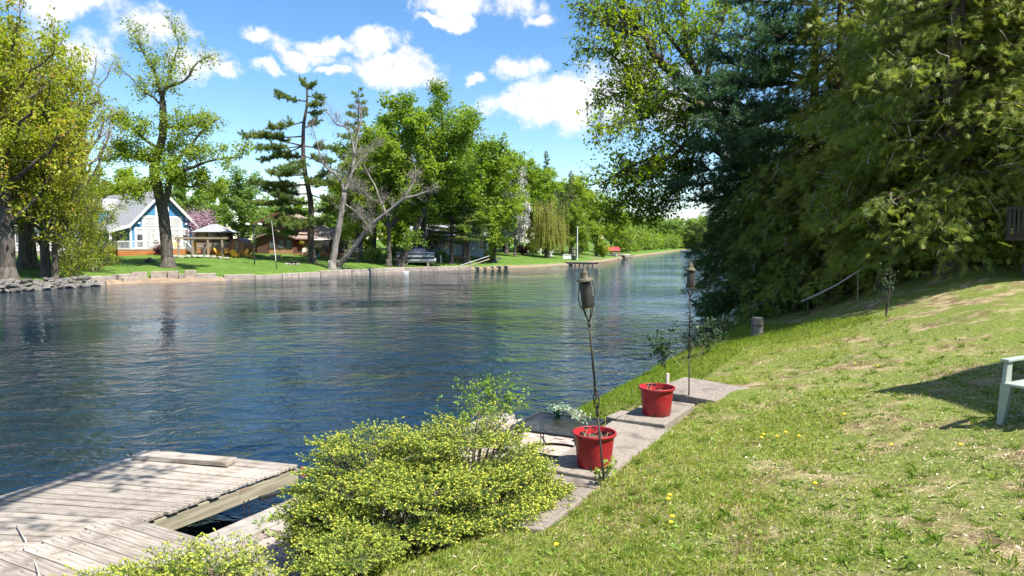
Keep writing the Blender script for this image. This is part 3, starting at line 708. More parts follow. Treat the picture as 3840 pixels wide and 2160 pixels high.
# birch, willow and the trees downstream
plant('slim', 'birch_tree', 'pale-trunked slender birch left of the willow', 'tree', G(1931, 112), 0.72, 0.85, 1.0)
bpy.data.objects['birch_tree'].children[0].material_slots[0].link = 'OBJECT'; bpy.data.objects['birch_tree'].children[0].material_slots[0].material = BIRCH
def willow():
    T = Tree(61); r = T.r; H = 10.5
    T.limb([(0, 0, -0.3), (0.1, 0, 1.2), (0.5, 0.1, 3.0), (0.3, 0, 6.0), (0, 0, 8.5)], 0.42, 0.08, 9); T.flare((0, 0, 0), 0.42, 0.6)
    P, Dd = [], []
    for i in range(26):
        az = i * 2.4; z0 = 1.8 + (i / 26) * 5.5; re = 4.4 * r.uniform(0.45, 1.0) * (1 - 0.45 * (i / 26)); p = np.array([0.3, 0, z0])
        e = np.array([math.cos(az) * re, math.sin(az) * re, min(H, z0 + r.uniform(1.5, 3.2))]); B = bez(p, (p + e) / 2 + np.array([0, 0, 0.7]), e, 7)
        T.wood.tube(B, np.linspace(0.14, 0.03, 7), 5)
        for j in range(26):
            q = B[r.integers(2, 7)] + r.normal(size=3) * 0.35; L = r.uniform(0.35, 0.95) * (q[2] - 0.7)
            n = int(L / 0.13) + 1; t = np.linspace(0, 1, n)[:, None]; out = np.array([math.cos(az), math.sin(az), 0]) * 0.5
            S = q + out * np.sqrt(t) * 0.6 + np.array([0, 0, -1]) * t * L + r.normal(size=(1, 3)) * 0.12 * t
            P.append(S); Dd.append(np.repeat(np.array([[0, 0, -1.0]]), n, 0))
    P = np.vstack(P); Dd = np.vstack(Dd); cm = leaf_mesh('crown', P, 0.26, r, 0.1, Dd * 2.5, asp=0.32)
    make_proto('willow', T.wood, BARK, cm, L_WILLOW)
willow(); plant('willow', 'willow_tree', 'golden weeping willow on the far lawn', 'tree', G(2052, 116), 1.05, 1.0)
DL = ['broad leafy tree between the birch and the tall conifer spire', 'tallest conifer spire above the willow', 'leafy tree in the back row behind the birch', 'leafy tree directly behind the willow crown', 'bushy conifer to the downstream side of the willow',
      'leafy tree behind the flagpole', 'small conifer top in the skyline behind the flagpole', 'big dark-trunked tree beside the red boat canopy', 'leafy tree overhanging the red-seated boat', 'conifer towering behind the birch trunk',
      'leafy tree at the bend beyond the far plank dock', 'low leafy tree filling in behind the birch', 'conifer filling in behind the willow trunk', 'low leafy tree behind the folded umbrella', 'leafy tree close behind the white chairs']
DG = 'trees lining the far bank beyond the birch'
for i, (k, px, Y, top, wd) in enumerate([('m4', 1980, 128, 560, 1.2), ('p2', 2048, 138, 566, 1.0), ('m1', 2010, 150, 600, 1.3), ('m2', 2105, 150, 640, 1.3),
        ('p2', 2140, 132, 640, 1.2), ('m3', 2180, 150, 660, 1.2), ('p2', 2200, 170, 668, 1.1), ('m4', 2238, 140, 700, 1.0), ('m2', 2290, 165, 745, 1.2),
        ('p1', 1900, 118, 570, 1.2), ('m3', 2330, 205, 770, 1.3), ('m2', 1960, 136, 640, 1.0), ('p1', 2110, 128, 700, 1.2), ('m4', 2165, 126, 760, 1.1), ('m1', 2070, 134, 720, 1.2)]):
    put(k, 'pine_tree' if k[0] == 'p' else 'maple_tree', DL[i],
        px, Y, top, 20 if k[0] == 'p' else 18, DG + (' (conifers)' if k[0] == 'p' else ' (broadleaves)'), wd)
# tree belt behind the houses
for px_, Y_b, t_b, l_b in ((-230, 104, 520, 'nearest the outer end'), (-430, 100, 560, 'second from the outer end'), (-640, 108, 540, 'third from the outer end'), (-860, 102, 560, 'fourth from the outer end')):
    put('belt', 'maple_tree', 'leafy tree behind the rocky point, ' + l_b + ' of the back row', px_, Y_b, t_b, 18, None, 1.2)
BL = ['beyond the outermost maple of the point', 'glimpsed between the trunks of the rocky point', 'rising behind the white sunroom roof', 'between the white sunroom and the blue porch roof', 'above the ridge of the blue house',
      'directly behind the blue gable', 'behind the magnolia blossom', 'behind the gazebo roof', 'between the column-shaped tree and the brown gable', 'behind the left eave of the brown house',
      'behind the tall layered pine trunk', 'behind the sunroom end of the brown house', 'behind the upright bare grey tree', 'behind the slender-stemmed maple', 'far behind the leaning dark maple',
      'above the pale blue bungalow roof', 'behind the lattice of the pale blue bungalow', 'behind the covered pontoon boat', 'between the pale blue bungalow and the birch', 'behind the bare leaning grey trunk']
BG = 'trees forming the belt behind the houses'
for i, (k, px, Y, top, wd) in enumerate([('belt', -60, 100, 420, 1.1), ('belt', 60, 108, 560, 1.2), ('m1', 180, 112, 600, 1.2), ('belt', 320, 118, 640, 1.2), ('belt', 470, 116, 620, 1.2),
        ('m4', 560, 125, 640, 1.2), ('belt', 690, 112, 660, 1.1), ('belt', 790, 118, 690, 1.2), ('m3', 960, 125, 750, 1.3), ('belt', 1040, 120, 735, 1.3),
        ('belt', 1120, 126, 735, 1.3), ('m2', 1230, 122, 720, 1.3), ('belt', 1300, 118, 680, 1.3), ('belt', 1480, 120, 650, 1.3), ('m1', 1620, 124, 640, 1.3), ('belt', 1800, 128, 620, 1.3), ('belt', 1700, 122, 700, 1.3), ('m1', 1560, 112, 760, 1.2), ('belt', 1890, 126, 700, 1.3), ('belt', 1370, 112, 760, 1.2)]):
    put(k, 'maple_tree', 'leafy belt tree ' + BL[i], px, Y, top, 18, BG, wd, cm=L_MAPLE2 if i % 3 == 0 else None)
plant('slim', 'poplar_tree', 'pale green column-shaped tree behind the barrel sauna', 'tree', G(905, 102), 1.15, hz(905, 102, 610) / 18, 0.5)
maple('mag', 44, 5, 2.0, 0.15, leaves=5000, lsize=0.16, lm=L_PINK, nl=14, r0=0.1)
plant('mag', 'magnolia_tree', 'pink blossoming magnolia between blue house and gazebo', 'tree', G(742, 92), 1.0, 1.05)
plant('mag', 'plum_tree', 'small purple-leaved plum tree before the pale blue house', 'tree', G(1610, 100), 1.0, 0.9, 2.0, crown_m=L_PURPLE)
# woods at the far end of the reach
FG = 'trees on the distant shore'
r_ = np.random.default_rng(5)
for i in range(46):
    px = 2300 + i * 13 + r_.uniform(-8, 8); Y = 300 + (i % 3) * 16 + (30 if px < 2400 else 0)
    if px < 2420 and far_d((px - 1920) / FPX * Y, Y) < 4: Y += 20
    k = ('belt', 'm2', 'belt', 'm4', 'belt', 'p1')[r_.integers(0, 6)]
    put(k, 'pine_tree' if k == 'p1' else 'maple_tree', 'conifer in the distant wood that closes the river view' if k == 'p1' else 'leafy tree in the distant wood that closes the river view',
        px, Y, r_.uniform(800, 850), 20 if k == 'p1' else 18, FG + (' (conifers)' if k == 'p1' else ' (broadleaves)'), 1.5, cm=None if k == 'p1' else L_MAPLE2)
def bush_proto():
    r = np.random.default_rng(71); T = Tree(71)
    for i in range(14):
        az = i * 2.4; e = np.array([math.cos(az) * 0.7, math.sin(az) * 0.7, r.uniform(0.5, 1.3)]); B = bez(np.zeros(3), e * 0.4 + np.array([0, 0, 0.3]), e, 5)
        T.wood.tube(B, np.linspace(0.03, 0.01, 5), 4); T.sub(B, 6, 0.5, 0.012, 0.3, 0.2, twigs=6, tl=0.3)
    T.twigs_mesh(0.006); P, d = T.pts(1800, 0.1)
    make_proto('bush', T.wood, BARK, leaf_mesh('crown', P, 0.13, r, 0.6, d * 0.5), L_MAPLE)
bush_proto()
for i in range(34):
    px = 2330 + i * 17 + r_.uniform(-6, 6); Y = 297 if px > 2560 else 0.5 * (px - 2330) + 190
    x = (px - 1920) / FPX * Y; Y = float(np.interp(x, FS[:, 0], FS[:, 1])) + 5
    plant('bush', 'shrub', 'waterside shrub along the distant wooded shore', 'shrub', G(px, Y), 3.6, r_.uniform(3.5, 6), i * 1.1, 'shrubs on the distant shore', L_MAPLE2 if i % 2 else None)
for px, Y, s, nm, cm in [(1175, 92, 1.3, 'grey-green shrub before the brown gable wall', L_SPRUCE), (1400, 90, 1.6, 'rounded green shrub near the slender maple', L_MAPLE2),
        (1835, 100, 1.1, 'clipped bright green shrub by the stone pile', L_YEL), (600, 84, 1.0, 'reddish shrub under the deck rail of the blue house', L_PURPLE),
        (330, 80, 1.2, 'low green shrub in front of the blue porch', L_MAPLE), (420, 82, 1.0, 'yellow-green shrub at the foot of the deck', L_YEL),
        (1650, 96, 1.2, 'green shrub under the pale blue house window', L_MAPLE2), (1960, 118, 1.4, 'dark red shrub beside the birch trunk', L_PURPLE), (2000, 122, 1.5, 'green shrub between birch and willow', L_MAPLE),
        (2260, 140, 2.0, 'green shrub by the red-canopied boat', L_MAPLE), (960, 100, 1.4, 'green shrub beside the barrel sauna', L_MAPLE), (1480, 98, 1.5, 'bright shrub beside the covered boat', L_MAPLE2)]:
    plant('bush', 'shrub', nm, 'shrub', G(px, Y), s, s, px % 6, None, cm)
# ------------------------------------------------------------------ trees of the near bank, on the right
def NB(px, Y):
    x = (px - 1920) / FPX * Y; return np.array([x, Y, float(near_h(x, Y))])
b_ = NB(2980, 37)
nm_o, nm_T = traced(81, 0, 29, [
    ([(2980, 1080), (2960, 900), (2890, 720), (2760, 520), (2660, 400), (2556, 300)], 0.42, 0.2, 6, 2.0, (8, 0), 0.2),
    ([(2556, 300), (2469, 227), (2411, 130), (2353, 68), (2333, -10), (2300, -120)], 0.2, 0.05, 46, 1.9, (0, -1), 0.25),
    ([(2411, 130), (2320, 110), (2230, 60), (2160, 10)], 0.09, 0.02, 30, 1.3, (-0.5, -2), 0.1),
    ([(2469, 227), (2360, 250), (2270, 190), (2180, 180)], 0.08, 0.02, 30, 1.3, (0, 1), 0.0),
    ([(2700, 500), (2640, 330), (2580, 193), (2560, 80), (2570, -60)], 0.18, 0.04, 44, 1.9, (0, 1.5), 0.35),
    ([(2600, 250), (2500, 120), (2470, 20), (2440, -80)], 0.1, 0.03, 34, 1.7, (1, 2), 0.3),
    ([(2650, 300), (2680, 150), (2720, 40), (2740, -80)], 0.12, 0.03, 36, 1.9, (1, 3), 0.3),
    ([(2640, 400), (2527, 353), (2454, 377), (2420, 435), (2338, 459), (2250, 480)], 0.13, 0.03, 50, 1.4, (0, -2), -0.15),
    ([(2527, 353), (2440, 330), (2340, 350), (2250, 370)], 0.09, 0.02, 40, 1.3, (-1, 0), 0.0),
    ([(2760, 620), (2618, 517), (2556, 556), (2517, 589), (2435, 599), (2330, 640), (2250, 700)], 0.14, 0.03, 60, 1.3, (0, -2), -0.25),
    ([(2618, 517), (2590, 620), (2550, 700), (2480, 760), (2400, 800)], 0.08, 0.02, 50, 1.1, (-1, 1), -0.3),
    ([(2556, 556), (2450, 640), (2350, 740), (2290, 800)], 0.06, 0.02, 40, 1.0, (-1, 0), -0.3),
    ([(2590, 560), (2570, 480), (2540, 440), (2480, 500)], 0.06, 0.02, 24, 1.0, (-1, 0), 0.1),
], 'maple_tree', 'large bright spring maple reaching over the water from the near bank', BARK_P, L_NEAR, 19000, 0.155, 0.4, jit=0.10, dsc=0.7, base=b_, nsec=2)

cedar('c1', 91, 15, 3.2, 0.045, 175, dens=56, L=0.24, wd=0.0125, per=9, pale=460)
cedar('c2', 92, 15, 3.0, 0.05, 175, dens=56, L=0.24, wd=0.0125, per=9, pale=460, prof=lambda f: min(1.0, (1 - f) * 1.3 + 0.05) * (0.75 + 0.25 * math.sin(f * 9)))
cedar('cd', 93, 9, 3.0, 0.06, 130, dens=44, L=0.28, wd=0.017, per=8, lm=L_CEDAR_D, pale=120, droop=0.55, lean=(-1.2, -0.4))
cedar('sp', 94, 14, 2.8, 0.12, 110, dens=34, L=0.28, wd=0.013, per=8, lm=L_SPRUCE, bark=BARK_P, pale=200, droop=0.5)
CG = 'cedars walling the near bank'
for k, px, Y, s, rz, nm in [
        ('c1', 3130, 25, 1.05, 0.2, 'arborvitae at the waterward end of the cedar wall'),
        ('c2', 3330, 21.5, 1.0, 1.4, 'arborvitae with a foot rail running past its trunk'),
        ('c1', 3566, 18.8, 1.05, 2.6, 'arborvitae with several thick bare reddish trunks showing'),
        ('c2', 3500, 21, 1.0, 3.4, 'arborvitae packed in behind the thick reddish trunks'),
        ('c1', 3800, 19.5, 1.0, 4.1, 'dark arborvitae hanging above the slatted deck'),
        ('c2', 4010, 17.5, 1.1, 5.0, 'arborvitae at the uphill end of the cedar wall'),
        ('c2', 3400, 26, 1.1, 0.9, 'tall arborvitae in the back row of the cedar wall'),
        ('c1', 3690, 24, 1.1, 2.2, 'arborvitae in the back row near the slatted deck')]:
    plant_cedar(k, 'cedar_tree', nm, 'tree', NB(px, Y), s, s, rz)
# extra stems of the old cedar clump
T_ = NB(3566, 18.8)
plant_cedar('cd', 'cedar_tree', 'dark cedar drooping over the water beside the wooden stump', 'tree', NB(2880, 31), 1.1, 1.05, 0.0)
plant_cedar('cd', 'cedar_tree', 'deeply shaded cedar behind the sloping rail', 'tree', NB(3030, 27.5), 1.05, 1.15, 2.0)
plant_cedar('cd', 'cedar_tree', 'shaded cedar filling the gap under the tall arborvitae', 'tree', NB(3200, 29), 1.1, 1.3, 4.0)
plant_cedar('sp', 'spruce_tree', 'pale olive spruce at the water between maple and dark cedar', 'tree', NB(2790, 33), 1.0, 0.78, 0.6)
# white pine with long dark boughs
bough_pine('pine_tree', 'dark white pine sweeping long soft boughs in front of the bright maple', NB(3060, 27.5), 27.5,
    [(3060, 1080), (3050, 700), (3055, 300), (3060, -300)], 0.34,
    [(3040, 470, 2620, 560, -2), (3040, 560, 2560, 700, -1), (3020, 600, 2580, 640, 1), (3040, 330, 2600, 330, -2), (3040, 260, 2640, 210, 0), (3040, 400, 2560, 430, 1),
     (3040, 180, 2760, 140, -1.5), (3040, 300, 2800, 250, 2), (3060, 20, 2700, -20, -2), (3060, -60, 2760, -70, 1), (3050, 90, 2860, 40, -2), (3060, 240, 3250, 150, -2), (3060, 100, 3300, 20, -1),
     (3050, 500, 2700, 500, 2.5), (3050, 400, 2680, 370, -3), (3040, 600, 2640, 760, 0), (3060, -150, 2650, -60, 0), (3050, 560, 2800, 600, -3), (3050, 350, 2720, 300, -3.5), (3050, 450, 2700, 470, -4), (3050, 250, 2800, 190, -3), (3050, 520, 2760, 540, -4), (3050, 200, 2880, 120, -3)],
    BARK_P, L_PINE_D, 95, 0.17, 0.017, per=11, dn=6.5)
# ------------------------------------------------------------------ patio, ledge, dock and the things on them
CONC = mat('weathered_concrete', (0.25, 0.225, 0.195), (0.37, 0.335, 0.295), scale=5, rough=0.92, bump=0.012, bscale=40, c3=(0.15, 0.135, 0.115), scale3=2.2, lo3=0.55, hi3=0.75)
CONC_P = mat('aggregate_concrete', (0.20, 0.17, 0.138), (0.29, 0.25, 0.21), scale=22, rough=0.95, bump=0.012, bscale=60, c3=(0.13, 0.11, 0.088), scale3=2.6, lo3=0.5, hi3=0.72, rnd=0.2)
PAVER = mat('clay_paver', (0.29, 0.225, 0.19), (0.39, 0.325, 0.28), scale=9, rough=0.92, bump=0.006, bscale=50, rnd=0.35, c3=(0.28, 0.25, 0.215), scale3=3)
PLANK = mat('grey_plank', (0.22, 0.185, 0.15), (0.40, 0.355, 0.30), scale=4.0, rough=0.88, bump=0.006, bscale=9, stretch=(0.5, 9, 9), rnd=0.4, c3=(0.17, 0.135, 0.105), scale3=2.4, lo3=0.5, hi3=0.74)
BEAM = mat('green_grey_beam', (0.20, 0.18, 0.12), (0.34, 0.305, 0.22), scale=3.0, rough=0.9, bump=0.008, bscale=8, stretch=(0.5, 8, 8), c3=(0.22, 0.15, 0.10), scale3=2.0, lo3=0.62, hi3=0.72)
BLACK = mat('black_metal', (0.014, 0.015, 0.015), (0.03, 0.03, 0.028), scale=12, rough=0.45, spec=0.5)
RUST = mat('rusty_torch_iron', (0.028, 0.024, 0.02), (0.065, 0.052, 0.037), scale=14, rough=0.65, metal=0.3, bump=0.002, bscale=40)
OLIVE = mat('olive_painted_iron', (0.06, 0.052, 0.03), (0.11, 0.095, 0.058), scale=10, rough=0.6)
REDP = mat('red_pot_plastic', (0.25, 0.008, 0.014), (0.31, 0.016, 0.02), scale=3, rough=0.45, spec=0.4, c3=(0.27, 0.04, 0.035), scale3=4.5)
RED_IN = mat('peeling_pot_inside', (0.45, 0.02, 0.025), (0.012, 0.012, 0.014), scale=7, rough=0.6, lo=0.5, hi=0.52, detail=3)
SOIL = mat('pot_soil', (0.02, 0.016, 0.013), (0.10, 0.08, 0.055), scale=30, rough=1.0, bump=0.02, bscale=40)
STRAW = mat('dry_straw', (0.30, 0.235, 0.14), (0.40, 0.33, 0.22), scale=5, rough=0.9)
TEALP = mat('green_plastic_pot', (0.0, 0.17, 0.11), (0.01, 0.22, 0.15), rough=0.35)
RESIN = mat('pale_green_resin', (0.27, 0.32, 0.28), (0.34, 0.38, 0.335), scale=5, rough=0.5, c3=(0.30, 0.33, 0.16), scale3=2.5, lo3=0.55, hi3=0.75)
STONEG = mat('grey_stone', (0.06, 0.056, 0.05), (0.18, 0.168, 0.15), scale=4, rough=0.9, bump=0.03, bscale=7, rnd=0.6)

pb = MB(); q = [xy(a, d) for a, d in ((-10.2, -0.42), (-1.7, -0.42), (-1.7, 2.62), (-10.2, 2.62))]
pb.hull8([(x, y, 0.365) for x, y in q], 0.3); po = pb.build('patio', mat('paver_sand', (0.30, 0.25, 0.19), (0.42, 0.36, 0.28), scale=20, rough=1.0)); tag(po, kind='structure')
# pavers in running bond
rp = np.random.default_rng(3); ang = math.atan2(U_A[1], U_A[0])
pv_me = None; n_p = 0; rest = MB()
cells = []
pw, pl = 0.165, 0.25
for i in range(19):
    for j in range(36):
        d = -0.40 + i * pw + pw / 2; a = -10.1 + j * pl + (pl / 2 if i % 2 else 0) + pl / 2
        if d > edge_d(a) - 0.06 or a > -1.8: continue
        x, y = xy(a, d); cells.append((math.hypot(x, y), x, y, i))
cells.sort()
base_p = MB().bx(-pl / 2 + 0.005, pl / 2 - 0.005, -pw / 2 + 0.005, pw / 2 - 0.005, -0.03, 0.03)
for n_, (dist, x, y, i) in enumerate(cells):
    z = 0.375 + rp.normal() * 0.004; rz = ang + rp.normal() * 0.015
    if n_ < 300:
        if pv_me is None:
            o = base_p.build('paver', PAVER, po, bevel=0.006); pv_me = o.data
        else:
            o = link('paver', pv_me, po); b = o.modifiers.new('bevel', 'BEVEL'); b.width = 0.006; b.segments = 1
        o.location = (x, y, z); o.rotation_euler = (rp.normal() * 0.012, rp.normal() * 0.012, rz)
    else: rest.box((x, y, z), (pl - 0.01, pw - 0.01, 0.06), rz)
tag(rest.build('pavers', PAVER, po), kind='stuff')
# concrete curb at the water
cu = thing('concrete_curb', 'pale concrete curb blocks edging the patio at the water', 'curb', (*xy(-6, -0.6), 0))
for k, (a0, a1) in enumerate(((-10.4, -8.35), (-8.33, -6.1), (-6.08, -3.9), (-3.88, -1.6))):
    c = xy((a0 + a1) / 2, -0.62)
    m = MB().box((c[0] - cu.location.x, c[1] - cu.location.y, -0.03 + k % 2 * 0.012), (a1 - a0 - 0.012, 0.44, 0.92), ang); m.build('block', CONC, cu, bevel=0.015)
# ledge slabs that hold the lawn
def slab(name, label, a0, a1, d0, d1, z, th, m=CONC_P, dz=0.0, rot=0.0, cat='slab'):
    x, y = xy((a0 + a1) / 2, (d0 + d1) / 2)
    o = thing(name, label, cat, (x, y, z), ang + rot)
    L, W_ = (a1 - a0) / 2, (d1 - d0) / 2; r = np.random.default_rng(int(abs(a0 * 100)))
    j = lambda: r.normal() * 0.025
    MB().hull8([(-L + j(), -W_ + j(), -dz), (L + j(), -W_ + j(), dz), (L + j(), W_ + j(), dz), (-L + j(), W_ + j(), -dz)], th).build('top', m, o, bevel=0.012)
    return o
# local +y of the slab frame points away from the lawn (towards the water)
slab('concrete_slab', 'pale concrete slab at the spruce shrub end of the ledge', -7.85, -6.45, 2.66, 3.40, 1.27, 0.22, rot=0.03)
slab('concrete_slab', 'pale concrete slab under the pot beside the mesh table', -6.42, -4.2, 2.60, 3.44, 1.30, 0.24)
slab('concrete_slab', 'short concrete slab under the pot nearest the raised step', -4.15, -2.75, 2.66, 3.38, 1.34, 0.26, rot=-0.03)
slab('concrete_slab', 'raised tilted concrete step slab beside the second torch', -2.65, -1.65, 2.72, 3.85, 1.45, 0.14, rot=-0.28, dz=0.03)
slab('concrete_block', 'small square concrete block against the short slab', -3.75, -3.25, 2.35, 2.6, 1.22, 0.25, cat='block')
rw = thing('retaining_wall', 'grey concrete wall under the ledge slabs', 'wall', (*xy(-5.2, 3.0), 0), ang)
MB().bx(-2.7, 2.6, -0.38, 0.3, -0.2, 1.06).build('wall', CONC, rw)

# ---- dock
A1, A2 = at_z(540, 1950, 0.6), at_z(1118, 1742, 0.6)      # shore edge: near end, far end
B1, B2 = at_z(-160, 1905, 0.6), at_z(595, 1686, 0.6)      # river edge
dk = thing('dock', 'weathered grey plank dock along the river edge', 'dock', (*A1[:2], 0))
off = np.array([A1[0], A1[1], 0]); npl = 16
rd = np.random.default_rng(9)
ea, eb = (A2 - A1), (B2 - B1)
n0 = -9
for i in range(n0, npl):
    f0, f1 = (i + 0.035) / npl, (i + 0.965) / npl
    q = [A1 + ea * f0, A1 + ea * f1, B1 + eb * f1, B1 + eb * f0]
    ctr = sum(q) / 4; ctr[2] = 0.6 + rd.normal() * 0.004
    # plank built along its own length so that the grain follows it
    mid0, mid1 = (q[0] + q[1]) / 2, (q[2] + q[3]) / 2; L = np.linalg.norm(mid0 - mid1); an = math.atan2(mid0[1] - mid1[1], mid0[0] - mid1[0])
    c_, s_ = math.cos(-an), math.sin(-an); loc = lambda p: ((p[0] - ctr[0]) * c_ - (p[1] - ctr[1]) * s_, (p[0] - ctr[0]) * s_ + (p[1] - ctr[1]) * c_, 0.0)
    P4 = [loc(p) for p in q]; e_ = rd.normal() * 0.012
    P4[0] = (P4[0][0] + e_, P4[0][1], 0); P4[1] = (P4[1][0] + e_, P4[1][1], 0)
    o = MB().hull8(P4, 0.038).build('plank', PLANK, dk, bevel=0.004); o.location = tuple(ctr - off); o.rotation_euler.z = an
    nl_ = MB()
    for xx in (-L / 2 + 0.12, -L / 6, L / 6, L / 2 - 0.12):
        for yy in (-0.035, 0.035): nl_.lathe([(0.008, 0.0), (0.008, 0.002)], 6, (xx + rd.normal() * 0.012, yy + rd.normal() * 0.006, 0.0))
    tag(nl_.build('nails', RUST, o), kind='stuff')
def beam(parent, p, q, w_, h, material, name='beam', off=(0, 0, 0), ext=0.0):
    p, q = np.array(p, float), np.array(q, float); c = (p + q) / 2; L = np.linalg.norm((q - p)[:2]) + ext
    pitch = math.atan2(q[2] - p[2], np.linalg.norm((q - p)[:2]))
    o = MB().bx(-L / 2, L / 2, -w_ / 2, w_ / 2, -h / 2, h / 2).build(name, material, parent, bevel=0.005)
    o.location = tuple(c - np.array(off)); o.rotation_euler = (0, -pitch, math.atan2(q[1] - p[1], q[0] - p[0])); return o
dn = unit(np.array([ea[1], -ea[0], 0]))
lo = np.array([0, 0, -0.17])
beam(dk, A1 - ea * 0.5 + lo - dn * 0.05, A2 + lo - dn * 0.05 + ea * 0.012, 0.05, 0.2, BEAM, off=off)
beam(dk, B1 - eb * 0.5 + lo + dn * 0.08, B2 + lo + dn * 0.08, 0.05, 0.2, BEAM, off=off)
beam(dk, A2 + lo - ea * 0.02 - dn * 0.06, B2 + lo - eb * 0.02 + dn * 0.1, 0.05, 0.2, BEAM, off=off)
beam(dk, A1 * 0.5 + B1 * 0.5 + lo, A2 * 0.5 + B2 * 0.5 + lo, 0.05, 0.2, BEAM, off=off)
# steel brace to the bank and posts into the river bed
beam(dk, A2 - ea * 0.06 + np.array([0, 0, -0.26]), A2 - ea * 0.02 + np.array([0.55, -0.12, -0.62]), 0.06, 0.09, BLACK, 'brace', off)
beam(dk, A2 - ea * 0.3 + np.array([0.0, 0, -0.27]), A2 + ea * 0.0 + np.array([0.45, 0.1, -0.27]), 0.05, 0.05, BLACK, 'brace', off)
for p in (B2 - eb * 0.06 + dn * 0.15, B1 + eb * 0.3 + dn * 0.15, A1 + ea * 0.3 - dn * 0.3): MB().tube([(*(p[:2]), -1.3), (*(p[:2]), 0.52)], 0.045, 10).build('post', BLACK, dk, loc=tuple(-off))
bk = A2 + np.array([0.06, 0.03, -0.12])
MB().bx(-0.025, 0.03, -0.03, 0.03, -0.07, 0.07).build('bracket', mat('red_oxide', (0.30, 0.07, 0.05), (0.38, 0.13, 0.09), rough=0.7), dk, loc=bk - off)
# loose board lying on the dock
p, q = at_z(518, 1702, 0.66), at_z(870, 1728, 0.66)
lb = thing('loose_board', 'thick loose board lying across the far end of the dock', 'board', (*((p + q) / 2)[:2], 0.602), math.atan2(q[1] - p[1], q[0] - p[0]))
MB().bx(-np.linalg.norm(p - q) / 2, np.linalg.norm(p - q) / 2, -0.12, 0.12, 0.008, 0.075).build('board', PLANK, lb, bevel=0.006)
# landing boards laid over the shore end
ld = thing('landing', 'slightly raised landing of wide grey boards beside the patio', 'boardwalk', (*at_z(700, 2050, 0.6)[:2], 0.45))
loff = np.array(ld.location); c0, c1 = at_z(480, 1936, 0.69), at_z(1108, 2122, 0.66)
axis = unit(np.array([c1[0] - c0[0], c1[1] - c0[1], 0])); back = np.array([axis[1], -axis[0], 0])
if back[1] > 0: back = -back
for i in range(9):
    sh = back * (i * 0.205); L0 = c0 + sh + axis * (-0.12 * (i % 2) - 0.03 * i); L1 = c1 + sh + axis * 0.02 * (i % 3)
    L = np.linalg.norm(L1 - L0); ctr = (L0 + L1) / 2 + back * 0.1; an = math.atan2(axis[1], axis[0])
    o = MB().bx(-L / 2, L / 2, -0.098, 0.098, -0.04, 0).build('plank', PLANK, ld, bevel=0.005); o.location = tuple(ctr - loff); o.rotation_euler = (rd.normal() * 0.01, math.atan2(L0[2] - L1[2], L), an)
    nl_ = MB()
    for xx in (-L / 2 + 0.12, -L / 2 + 0.5, 0.0, L / 2 - 0.5, L / 2 - 0.12):
        for yy in (-0.05, 0.05): nl_.lathe([(0.009, 0.0), (0.009, 0.002)], 6, (xx + rd.normal() * 0.01, yy, 0.0))
    tag(nl_.build('screws', RUST, o), kind='stuff')
for t in (0.06, 0.5, 0.92):
    p = c0 + (c1 - c0) * t; beam(ld, p + back * 0.05 + np.array([0, 0, -0.11]), p + back * 1.8 + np.array([0, 0, -0.11]), 0.05, 0.13, BEAM, 'joist', loff)
    for s_ in (0.3, 1.6):
        pp = p + back * s_; MB().bx(-0.05, 0.05, -0.05, 0.05, -0.6, -0.05).build('post', BEAM, ld, loc=tuple(pp - loff + np.array([0, 0, -0.1])))
# chain hanging from the dock into the water
ch = at_y(885, 1885, float((A1 + ea * 0.62)[1])); c_top = A1 + ea * 0.60 + np.array([0.0, 0, -0.26]) - dn * 0.02
for k, dx in enumerate((0.0, 0.07)):
    chn = thing('chain', 'black chain hanging under the dock edge into the water', 'chain', (c_top[0] + dx * 0.53, c_top[1] + dx * 0.85, c_top[2]), 0, 'hanging dock chains')
    ring = [(0.013 * math.cos(t), 0.024 * math.sin(t)) for t in np.linspace(0, 2 * math.pi, 9)]
    for i in range(12):
        pts = [((x, 0, y - i * 0.037) if i % 2 else (0, x, y - i * 0.037)) for x, y in ring]; MB().tube(pts, 0.005, 5, cap=False).build('link', BLACK, chn)
# pale sticks
STK = mat('bleached_stick', (0.45, 0.40, 0.33), (0.56, 0.51, 0.44), rough=0.8)
def stick(label, pts, r=0.008, name='stick', m=STK, cat='stick'):
    P = np.array(pts, float); o = thing(name, label, cat, P[0]); MB().tube(P - P[0], np.linspace(r, r * 0.6, len(P)), 6).build('stem', m, o, smooth=True); return o
stick('bleached bent stick lying across dock and landing boards', [at_z(62, 1972, 0.62), at_z(97, 2028, 0.63), at_z(90, 2055, 0.63), at_z(125, 2090, 0.67), at_z(150, 2160, 0.75)])

